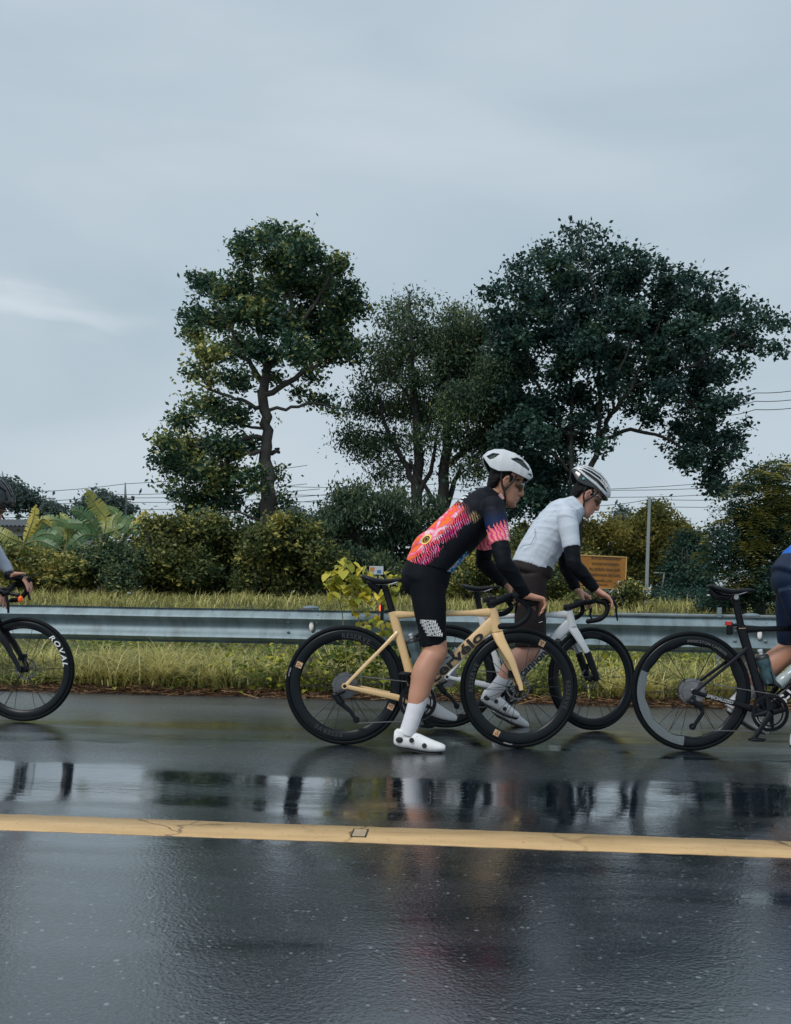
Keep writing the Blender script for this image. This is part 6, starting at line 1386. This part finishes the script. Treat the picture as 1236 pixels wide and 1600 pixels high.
def face_bits(root, W, lensm, frm, hair='short', strapm=m_strap, hlm=None):
    mb = MB()
    sec = [(-.055, -.100, -.045, .050), (-.030, -.100, -.034, .068), (0, -.104, -.026, .077), (.03, -.106, .02, .081), (.06, -.104, .06, .083), (.09, -.09, .06, .074), (.115, -.05, .035, .045)]; V = []; F = []; n = 24
    for z_, bk, fr_, hw_ in sec:
        for i in range(n):
            a = 2*PI*i/n; V.append(W((fr_+bk)/2+(fr_-bk)/2*math.cos(a), hw_*math.sin(a), z_))
    for j in range(len(sec)-1):
        for i in range(n): F.append((j*n+i, j*n+(i+1) % n, (j+1)*n+(i+1) % n, (j+1)*n+i))
    F += [tuple(range(n-1, -1, -1)), tuple((len(sec)-1)*n+i for i in range(n))]; mb.add(V, F)
    for s_ in (-1, 1): mb.tube([W(.012, s_*.072, .045), W(.014, s_*.0725, .022), W(.010, s_*.071, .005)], [.012, .009, .004], 8)
    remesh(mb, 'hair', m_hair, root, .005, 2, .002, 160, (0, 0, 1), 4)
    # sunglasses: wrap lens and temples
    V = []; F = []; n = 16
    for i in range(n+1):
        u = -1+2*i/n; y_ = u*.066; x_ = .101-.050*abs(u)**2.1; hh = .021*(1-.25*abs(u)**3)-(.007 if abs(u) < .12 else 0)
        V += [W(x_, y_, .020+.016), W(x_+.003, y_, .012), W(x_-.003, y_, .020-hh-.010)]
    for i in range(n): F += [(3*i, 3*i+1, 3*i+4, 3*i+3), (3*i+1, 3*i+2, 3*i+5, 3*i+4)]
    gl = mesh_obj('sunglasses', V, F, lensm, root, smooth=True); md = gl.modifiers.new('s', 'SOLIDIFY'); md.thickness = .002
    mb = MB(); mb.tube([W(.101-.050*abs(u)**2.1+.001, u*.066, .037) for u in np.linspace(-1, 1, 15)], .0025, 6)
    for s_ in (-1, 1): mb.tube([W(.052, s_*.067, .030), W(.02, s_*.078, .028), W(-.02, s_*.080, .020)], [.004, .003, .002], 6)
    mb.build('glasses_frame', frm, gl, smooth=True)
    mb = MB()
    for s_ in (-1, 1):
        y0 = .080*s_
        mb.tube([W(-.050, y0*1.02, .055), W(-.040, y0, .01), W(-.020, y0*.93, -.030), W(-.005, s_*.069, -.046), W(.014, s_*.060, -.085), W(.022, s_*.035, -.118), W(.028, 0, -.126)], .0062, 6, side=(0, 1, 0), flat=.35)
        mb.tube([W(.040, y0*.98, .052), W(.030, y0*.96, .015), W(.012, y0*.92, -.022), W(-.003, s_*.070, -.046)], .0062, 6, side=(0, 1, 0), flat=.35)
        mb.v = mb.v
    # straps are flat webbing: widen in the side view
    o = mb.build('chin_strap', strapm, hlm or root, smooth=True); return o

# jersey print of rider 1: bright print on the lower back fading to black with feathered streaks
def print_mat(name, P0, P1, kind):
    m = bpy.data.materials.new(name); m.use_nodes = True; global t, tcn; t = m.node_tree; b = t.nodes['Principled BSDF']; tcn = N('ShaderNodeTexCoord'); b.inputs['Roughness'].default_value = .7; b.inputs['Specular IOR Level'].default_value = .2
    sp = N('ShaderNodeSeparateXYZ'); t.links.new(tcn.outputs['Object'], sp.inputs[0]); d = (P1-P0); L_ = math.hypot(d.x, d.z); dx, dz = d.x/L_, d.z/L_
    X_ = math_('SUBTRACT', sp.outputs['X'], P0.x); Z_ = math_('SUBTRACT', sp.outputs['Z'], P0.z)
    u = math_('DIVIDE', math_('ADD', math_('MULTIPLY', X_, dx), math_('MULTIPLY', Z_, dz)), L_)          # 0..1 along the body
    v = math_('ADD', math_('MULTIPLY', X_, -dz), math_('MULTIPLY', Z_, dx))                               # towards the back, metres
    cv = N('ShaderNodeCombineXYZ'); t.links.new(u, cv.inputs[0]); t.links.new(v, cv.inputs[1]); t.links.new(math_('MULTIPLY', sp.outputs['Y'], .6), cv.inputs[2])
    def nz(scale, det, vec3, dist=0):
        mp_ = N('ShaderNodeMapping'); mp_.inputs['Scale'].default_value = vec3; t.links.new(cv.outputs[0], mp_.inputs[0]); n = N('ShaderNodeTexNoise'); n.inputs['Scale'].default_value = scale; n.inputs['Detail'].default_value = det; n.inputs['Distortion'].default_value = dist; t.links.new(mp_.outputs[0], n.inputs['Vector']); return n.outputs['Fac']
    def wave(freq, slope, dist):
        mp_ = N('ShaderNodeMapping'); mp_.inputs['Rotation'].default_value = (0, 0, slope); mp_.inputs['Scale'].default_value = (1, 2.2, .5); t.links.new(cv.outputs[0], mp_.inputs[0]); wv = N('ShaderNodeTexWave'); wv.inputs['Scale'].default_value = freq; wv.inputs['Distortion'].default_value = dist; wv.inputs['Detail'].default_value = 2; wv.inputs['Detail Scale'].default_value = 1.5; t.links.new(mp_.outputs[0], wv.inputs['Vector']); return wv.outputs['Fac']
    def ramp(fac, els):
        rp_ = N('ShaderNodeValToRGB'); e = rp_.color_ramp.elements
        while len(e) < len(els): e.new(.5)
        for i, (p_, c_) in enumerate(els): e[i].position = p_; e[i].color = (*c_, 1)
        t.links.new(fac, rp_.inputs[0]); return rp_.outputs[0]
    def mix(f_, a, b_):
        n = N('ShaderNodeMixRGB')
        for i, q in enumerate((f_, a, b_)):
            if isinstance(q, (int, float)): n.inputs[i].default_value = q
            elif isinstance(q, tuple): n.inputs[i].default_value = (*q, 1)
            else: t.links.new(q, n.inputs[i])
        return n.outputs[0]
    BLK = (.004, .006, .011)
    if kind == 'back':
        hot = ramp(nz(5.0, 3, (2.4, 8, 1)), [(.28, (.80, .10, .02)), (.42, (.90, .20, .03)), (.50, (.85, .06, .10)), (.58, (.80, .25, .35)), (.66, (.78, .62, .70)), (.78, (.88, .30, .06))])
        pink = ramp(nz(9, 2, (1.2, 5, 1)), [(.3, (.45, .02, .25)), (.45, (.85, .05, .12)), (.58, (.80, .12, .38)), (.72, (.75, .55, .62))])
        strk = wave(13.5, R(24), 6.0)
        edge = math_('ADD', v, math_('MULTIPLY', math_('SUBTRACT', nz(5, 4, (1.5, 3, 1)), .5), .10))
        edge = math_('ADD', edge, math_('MULTIPLY', math_('SUBTRACT', strk, .5), .030))
        # full print close to the back edge, streaks further in, then black side panel
        z1 = mrange(edge, .034, .060); z2 = mrange(edge, -.010, .012)
        topf = mrange(math_('ADD', u, math_('MULTIPLY', strk, .06)), .74, .66); bot = 1.0
        stripes = mix(mrange(strk, .38, .62), BLK, pink); stripes = mix(mrange(nz(4, 1, (1, 2, 1)), .60, .66), stripes, (.03, .02, .16))
        colr = mix(z2, BLK, stripes); colr = mix(z1, colr, hot); colr = mix(topf, BLK, colr)
        gold_ = math_('MULTIPLY', mrange(u, .62, .66), math_('MULTIPLY', mrange(u, .74, .70), math_('MULTIPLY', mrange(v, -.05, -.03), mrange(v, .02, .0)))); colr = mix(math_('MULTIPLY', gold_, math_('MULTIPLY', mrange(strk, .4, .6), .8)), colr, (.45, .33, .16))
        # ring badge on the back pocket
        du = math_('MULTIPLY', math_('SUBTRACT', u, .205), L_*.62); dv_ = math_('MULTIPLY', math_('SUBTRACT', v, .089), 1.0); rr = math_('SQRT', math_('ADD', math_('MULTIPLY', du, du), math_('MULTIPLY', dv_, dv_)))
        near = math_('LESS_THAN', sp.outputs['Y'], .05)
        colr = mix(math_('MULTIPLY', near, math_('LESS_THAN', rr, .021)), colr, (.85, .62, .16)); colr = mix(math_('MULTIPLY', near, math_('LESS_THAN', rr, .015)), colr, (.02, .015, .02)); colr = mix(math_('MULTIPLY', near, math_('LESS_THAN', rr, .010)), colr, (.5, .28, .04)); colr = mix(math_('MULTIPLY', near, math_('LESS_THAN', rr, .007)), colr, (.02, .015, .02))
        # white marks across the shoulders, coloured zip flap in front
        lt_ = math_('MULTIPLY', mrange(nz(22, 0, (2.5, 1, 1)), .50, .54), math_('MULTIPLY', mrange(u, .70, .72), math_('MULTIPLY', mrange(u, .92, .90), mrange(v, .088, .094)))); colr = mix(lt_, colr, (.70, .72, .75))
        zp = math_('MULTIPLY', mrange(v, -.115, -.122), mrange(u, .42, .38)); colr = mix(zp, colr, ramp(nz(30, 2, (1, 1, 1)), [(.4, (.02, .12, .40)), (.5, (.15, .45, .65)), (.6, (.6, .7, .75)), (.68, (.7, .05, .12))]))
    else:
        strk = wave(6.5, R(82), 6.0); f_ = math_('ADD', u, math_('MULTIPLY', math_('SUBTRACT', strk, .5), .16)); f_ = math_('ADD', f_, math_('MULTIPLY', v, 1.2))
        base = mix(mrange(u, .05, .45), (.008, .010, .018), (.006, .020, .07)); hot = ramp(math_('ADD', math_('MULTIPLY', strk, .6), math_('MULTIPLY', u, .45)), [(.25, (.35, .03, .22)), (.45, (.80, .06, .22)), (.62, (.88, .22, .32)), (.78, (.90, .10, .06)), (.95, (.80, .45, .40))])
        colr = mix(mrange(f_, .46, .54), base, hot); wm = math_('MULTIPLY', math_('MULTIPLY', mrange(v, .030, .034), mrange(v, .052, .048)), math_('MULTIPLY', mrange(nz(26, 0, (3, .6, 1)), .5, .54), mrange(u, .42, .5))); colr = mix(wm, colr, (.8, .76, .80))
        colr = mix(math_('LESS_THAN', math_('ABSOLUTE', math_('SUBTRACT', u, .99)), .012), colr, (.8, .4, .25))
    t.links.new(colr, b.inputs['Base Color']); nb2 = N('ShaderNodeTexNoise'); nb2.inputs['Scale'].default_value = 400; t.links.new(tcn.outputs['Object'], nb2.inputs['Vector']); bp_ = N('ShaderNodeBump'); bp_.inputs['Distance'].default_value = .001; bp_.inputs['Strength'].default_value = .3; t.links.new(nb2.outputs['Fac'], bp_.inputs['Height']); t.links.new(bp_.outputs[0], b.inputs['Normal'])
    return m

# --- rider 1
f = A1
T1 = [(f(663, 908), .132, .168), (f(674, 878), .128, .160), (f(697, 850), .126, .150), (f(722, 826), .124, .158), (f(746, 800), .116, .172), (f(762, 783), .085, .125), (f(771, 772), .058, .062)]
shR = f(771, 793, -.165); shL = f(758, 806, .165); elR = f(787, 878, -.27); elL = f(756, 880, .26)
jp = print_mat('patterned jersey', f(660, 885), f(768, 775), 'back'); slp = print_mat('patterned sleeve', shR, shR.lerp(elR, .70), 'sleeve')
dR = lambda a, b_: (b_-a)
s = dict(torso=T1, head=f(790, 757), tau=R(15), shR=shR, shL=shL, elR=elR, elL=elL, wrR=f(822, 930, -.222), wrL=f(787, 911, .20), hipR=f(667, 912, -.085), hipL=f(669, 912, .085), tr=[.100, .093, .077, .069],
  knR=f(679, 1018, -.125), anR=f(640, 1135, -.185), knL=f(680, 1018, .10), anL=f(658, 1095, .115), ftR=Vector((.06, 0, -.05)), ftL=Vector((.07, 0, -.03)),
  handR=(f(824, 931, -.222), f(848, 937, -.20)-f(824, 931, -.222), Vector((.12, 0, -1)), Vector((0, 1, 0)), (58, 36, 16), 0, (.5, .6)), handL=(f(790, 913, .20), f(812, 926, .2)-f(790, 913, .20), Vector((.3, 0, -1)), Vector((0, -1, 0)), (30, 40, 30), 0, (.6, .6)),
  shoeR=(f(614.5, 1170, -.19), R(2), R(-3), m_shoe, .283), shoeL=(f(642, 1112, .115), R(12), 0, m_shoe, .27), hemp=f(670, 888), hem=1, waistp=f(697, 850), jm=jp, slm=slp, am=m_lycra, sm=m_lycra,
  jextra=[(f(658, 846), (.075, .115, .032), 16, 10, Matrix.Rotation(R(-48), 3, 'Y')), (f(704, 878), (.035, .06, .045), 14, 8)], sextra=[(f(650, 905), (.085, .150, .10), 18, 12)], wr=.0045, wf=70, wd=(.9, .2, .5))
r1, W1, j1 = rider(f, 'cyclist in black jersey with pink and orange print, white helmet, black shorts, one foot down', s)
V1 = [[(-.02, .130), (.02, .150), (.055, .150), (.105, .108), (.10, .095), (.045, .112)], [(.095, .078), (.122, .088), (.128, .072)], [(-.152, .112), (-.122, .140), (-.085, .142), (-.110, .108), (-.13, .098)]]
def vent_top(a, th, z):
    q = abs(th-.5); return (-.02 < a < .10 and .075 < q < .105) or (-.11 < a < .07 and q < .018)
h1 = helmet(r1, W1, m_hel, HP, V1, vent_top)
face_bits(r1, W1, m_lens, m_gfr, hlm=h1)
mb = MB(); wv_ = (f(790, 913, .2)-elL).normalized(); mb.tube([f(789, 911, .2)-wv_*.015, f(789, 911, .2)+wv_*.015], .031, 16); mb.build('watch', m_blackp, r1, smooth=True)
mb = MB(); mb.tube([f(781, 772, -.075), f(786, 780, -.068)], [.011, .009], 12, side=(0, 1, 0), flat=.4); mb.build('collar_badge', mat('pink badge', (.75, .42, .42), .6), j1, smooth=True)
# lettering block on the thigh: five staggered rows
lo = []
for i in range(5):
    p = f(657+2.6*i, 973+4.9*i, -.215); lo.append(p)
    o = text_mesh('shorts_lettering', 'ƎPOEM', .021, m_txtw, r1, (p.x, -.2145+.002*i, p.z), (R(90), R(2), 0), off=.0006); o.scale = (.082/max(.01, o.dimensions.x), 1, 1)
    mb = MB()
    for dz in (-.003, .0155): mb.tube([Vector((p.x-.001, -.2143+.002*i, p.z+dz)), Vector((p.x+.083, -.2143+.002*i, p.z+dz-.002))], .0007, 4)
    for dx in (-.001, .083): mb.tube([Vector((p.x+dx, -.2143+.002*i, p.z-.003)), Vector((p.x+dx, -.2143+.002*i, p.z+.0155))], .0007, 4)
    mb.build('lettering_frame', m_txtw, r1)

# --- rider 2
f = A2
T2 = [(f(830, 893), .130, .165), (f(838, 868), .124, .155), (f(853, 842), .120, .148), (f(868, 822), .118, .158), (f(882, 805), .108, .168), (f(893, 796), .080, .118), (f(900, 788), .058, .062)]
shR = f(886, 808, -.17); shL = f(880, 812, .17); elR = f(897, 882, -.25); elL = f(884, 884, .25)
s = dict(torso=T2, head=f(915.5, 777), tau=R(29), shR=shR, shL=shL, elR=elR, elL=elL, wrR=f(930, 921, -.215), wrL=f(901, 921, .2), hipR=f(829, 900, -.085), hipL=f(829, 900, .085), skin=m_skin2,
  knR=f(827, 1015, -.11), anR=f(772, 1080, -.13), knL=f(831, 1015, .11), anL=f(790, 1092, .13), ftR=Vector((.05, 0, -.06)), ftL=Vector((.05, 0, -.06)),
  handR=(f(932, 922, -.215), f(956, 938, -.205)-f(932, 922, -.215), Vector((-.3, 0, -1)), Vector((0, 1, 0)), (20, 22, 14), 0, (.7, .6)), handL=(f(903, 923, .20), f(922, 935, .2)-f(903, 923, .20), Vector((-.2, 0, -1)), Vector((0, -1, 0)), (28, 40, 30), 0, (.6, .6)),
  shoeR=(f(748, 1099, -.13), R(21), 0, m_shoe, .272), shoeL=(f(766, 1116, .13), R(20), 0, m_shoe, .27), hemp=f(831, 886), hem=1, waistp=f(853, 842), jm=m_wj, slm=m_wj, am=m_lycra, sm=m_brown, sl=.66,
  tr=[.104, .102, .098, .094], shorts_end=.97, sextra=[(f(822, 893), (.080, .145, .09), 18, 12)], jextra=[(f(822, 850), (.050, .09, .022), 16, 10, Matrix.Rotation(R(-45), 3, 'Y'))], wr=.0095, wf=95, wd=(.35, .2, 1), sock=.55)
r2, W2, j2 = rider(f, 'cyclist in pale blue-white jersey and dark brown shorts, bending over white bicycle', s)
def stripes2(a, th, z):
    fr_ = abs(math.sin(PI*th))**(2/2.25); k = max(0, 1-abs((a+.02)/.125)**3)
    return any(abs(fr_-c) < w_*k for c, w_ in ((.29, .10), (.54, .085), (.75, .062), (.895, .04), (.975, .012)))
HP2 = dict(HP); HP2['b'] = [.116, .112, .100, .086, .076, .064, .056, .052, .075]
h2 = helmet(r2, W2, m_hel, HP2, [], stripes2, lin=m_helb)
HP3 = dict(a=HP['a'], t=[.118, .14, .155, .15, .13, .10, .08, .07, .06], b=[.10, .074, .045, .042, .056, .052, .048, .046, .05], w=[.02, .060, .086, .099, .103, .096, .078, .05, .01])
helmet(r2, W2, m_helb, HP3, [], None, 'helmet_base')
face_bits(r2, W2, m_lens, m_gfrw, hlm=h2)
o = text_mesh('helmet_lettering', 'LAZER', .022, m_txtw, h2, tuple(W2(.01, -.109, .120)), (R(90), R(55), 0), off=.0004)
mb = MB(); mb.ell(W2(-.085, -.094, .075), (.008, .004, .008)); mb.build('helmet_mark', mat('mint mark', (.15, .5, .45), .5), h2, smooth=True)
# cable of an earphone on the back, reflective dash on the shorts
mb = MB(); mb.tube([f(836, 826, -.128), f(836, 838, -.152), f(829, 851, -.152), f(818, 852, -.135), f(812, 857, -.125)], .0016, 6); mb.build('cord', m_strap, j2, smooth=True)
mb = MB(); mb.tube([f(842, 973, -.215), f(848, 971, -.205)], .0022, 6); mb.build('shorts_mark', m_txtw, r2)
mb = MB(); pf = f(949, 943, -.22); mb.lathe([(.0078, -.002), (.0092, -.002), (.0092, .002), (.0078, .002)], 16, 'z', tuple(f(953.5, 944, -.222))); mb.build('finger_ring', mat('gold ring', (.8, .5, .2), .3, metal=1), r2, smooth=True)

# --- rider 3 (right edge)
f = A3
T3 = [(f(1243, 905), .132, .165), (f(1260, 882), .125, .156), (f(1288, 860), .120, .150), (f(1314, 838), .122, .158), (f(1333, 812), .112, .17), (f(1348, 798), .085, .125), (f(1358, 788), .058, .062)]
s = dict(torso=T3, head=f(1376, 770), tau=R(20), shR=f(1350, 812, -.17), shL=f(1340, 816, .17), elR=f(1362, 885, -.25), elL=f(1350, 885, .25), wrR=f(1374, 936, -.21), wrL=f(1352, 936, .2), hipR=f(1245, 915, -.085), hipL=f(1243, 915, .085),
  knR=f(1278, 1015, -.12), anR=f(1258, 1135, -.185), knL=f(1236, 1014, .11), anL=f(1152, 1098, .12), ftR=Vector((.06, 0, -.05)), ftL=Vector((.05, 0, -.06)),
  handR=(f(1376, 938, -.21), Vector((1, 0, -.2)), Vector((.1, 0, -1)), Vector((0, 1, 0)), (55, 36, 16)), handL=(f(1354, 938, .2), Vector((1, 0, -.2)), Vector((.1, 0, -1)), Vector((0, -1, 0)), (55, 36, 16)),
  shoeR=(f(1235, 1173, -.19), R(2), 0, m_shoe, .283), shoeL=(f(1133, 1116, .12), R(26), 0, m_shoe, .27), hemp=f(1253, 893), hem=1, waistp=f(1292, 864), jm=m_bj, slm=m_bj, am=m_lycra, sm=m_navy, sextra=[(f(1233, 908), (.085, .150, .10), 18, 12)], vox=.0075)
r3, W3, j3 = rider(f, 'cyclist at the right edge in bright blue jersey and navy shorts', s)
h3 = helmet(r3, W3, m_hel, HP, V1, vent_top); face_bits(r3, W3, m_lens, m_gfr, hlm=h3)
# --- rider 0 (left edge)
f = A0
T0 = [(f(-160, 880), .130, .165), (f(-148, 858), .124, .155), (f(-124, 836), .120, .150), (f(-98, 820), .118, .158), (f(-72, 808), .108, .17), (f(-56, 800), .080, .125), (f(-46, 795), .058, .062)]
s = dict(torso=T0, head=f(-17, 789), tau=R(36), shR=f(-80, 818, -.17), shL=f(-52, 812, .17), elR=f(-68, 880, -.25), elL=f(-16, 848, .24), wrR=f(-22, 915, -.2), wrL=f(16, 896, .2), hipR=f(-158, 890, -.085), hipL=f(-158, 890, .085),
  knR=f(-90, 960, -.11), anR=f(-100, 1050, -.12), knL=f(-80, 950, .11), anL=f(-105, 1045, .12), ftR=Vector((.06, 0, -.05)), ftL=Vector((.06, 0, -.05)), skin=m_skin2,
  handR=(f(-20, 915, -.2), f(0, 928, -.2)-f(-20, 915, -.2), Vector((-.2, 0, -1)), Vector((0, 1, 0)), (20, 20, 10), 0, (.3, .3), 1.1), handL=(f(17, 899, .2), f(42, 903, .2)-f(19, 898, .2), Vector((.0, 0, -1)), Vector((0, -1, .15)), (42, 16, 10), 0, (-.5, -.2), 1.18),
  shoeR=(f(-118, 1072, -.12), R(8), 0, m_shoe, .28), shoeL=(f(-125, 1066, .12), R(8), 0, m_shoe, .28), hemp=f(-155, 868), hem=1, waistp=f(-124, 836), jm=m_gs, slm=m_gs, am=m_gs, sm=m_lycra, glove=m_blackp, vox=.006, warm_end=.97)
r0, W0, j0 = rider(f, 'cyclist cut off by the left edge, black helmet, pale sleeves and black fingerless gloves', s)
h0 = helmet(r0, W0, m_helb, HP, V1, vent_top); face_bits(r0, W0, m_lens, m_gfr, hlm=h0)
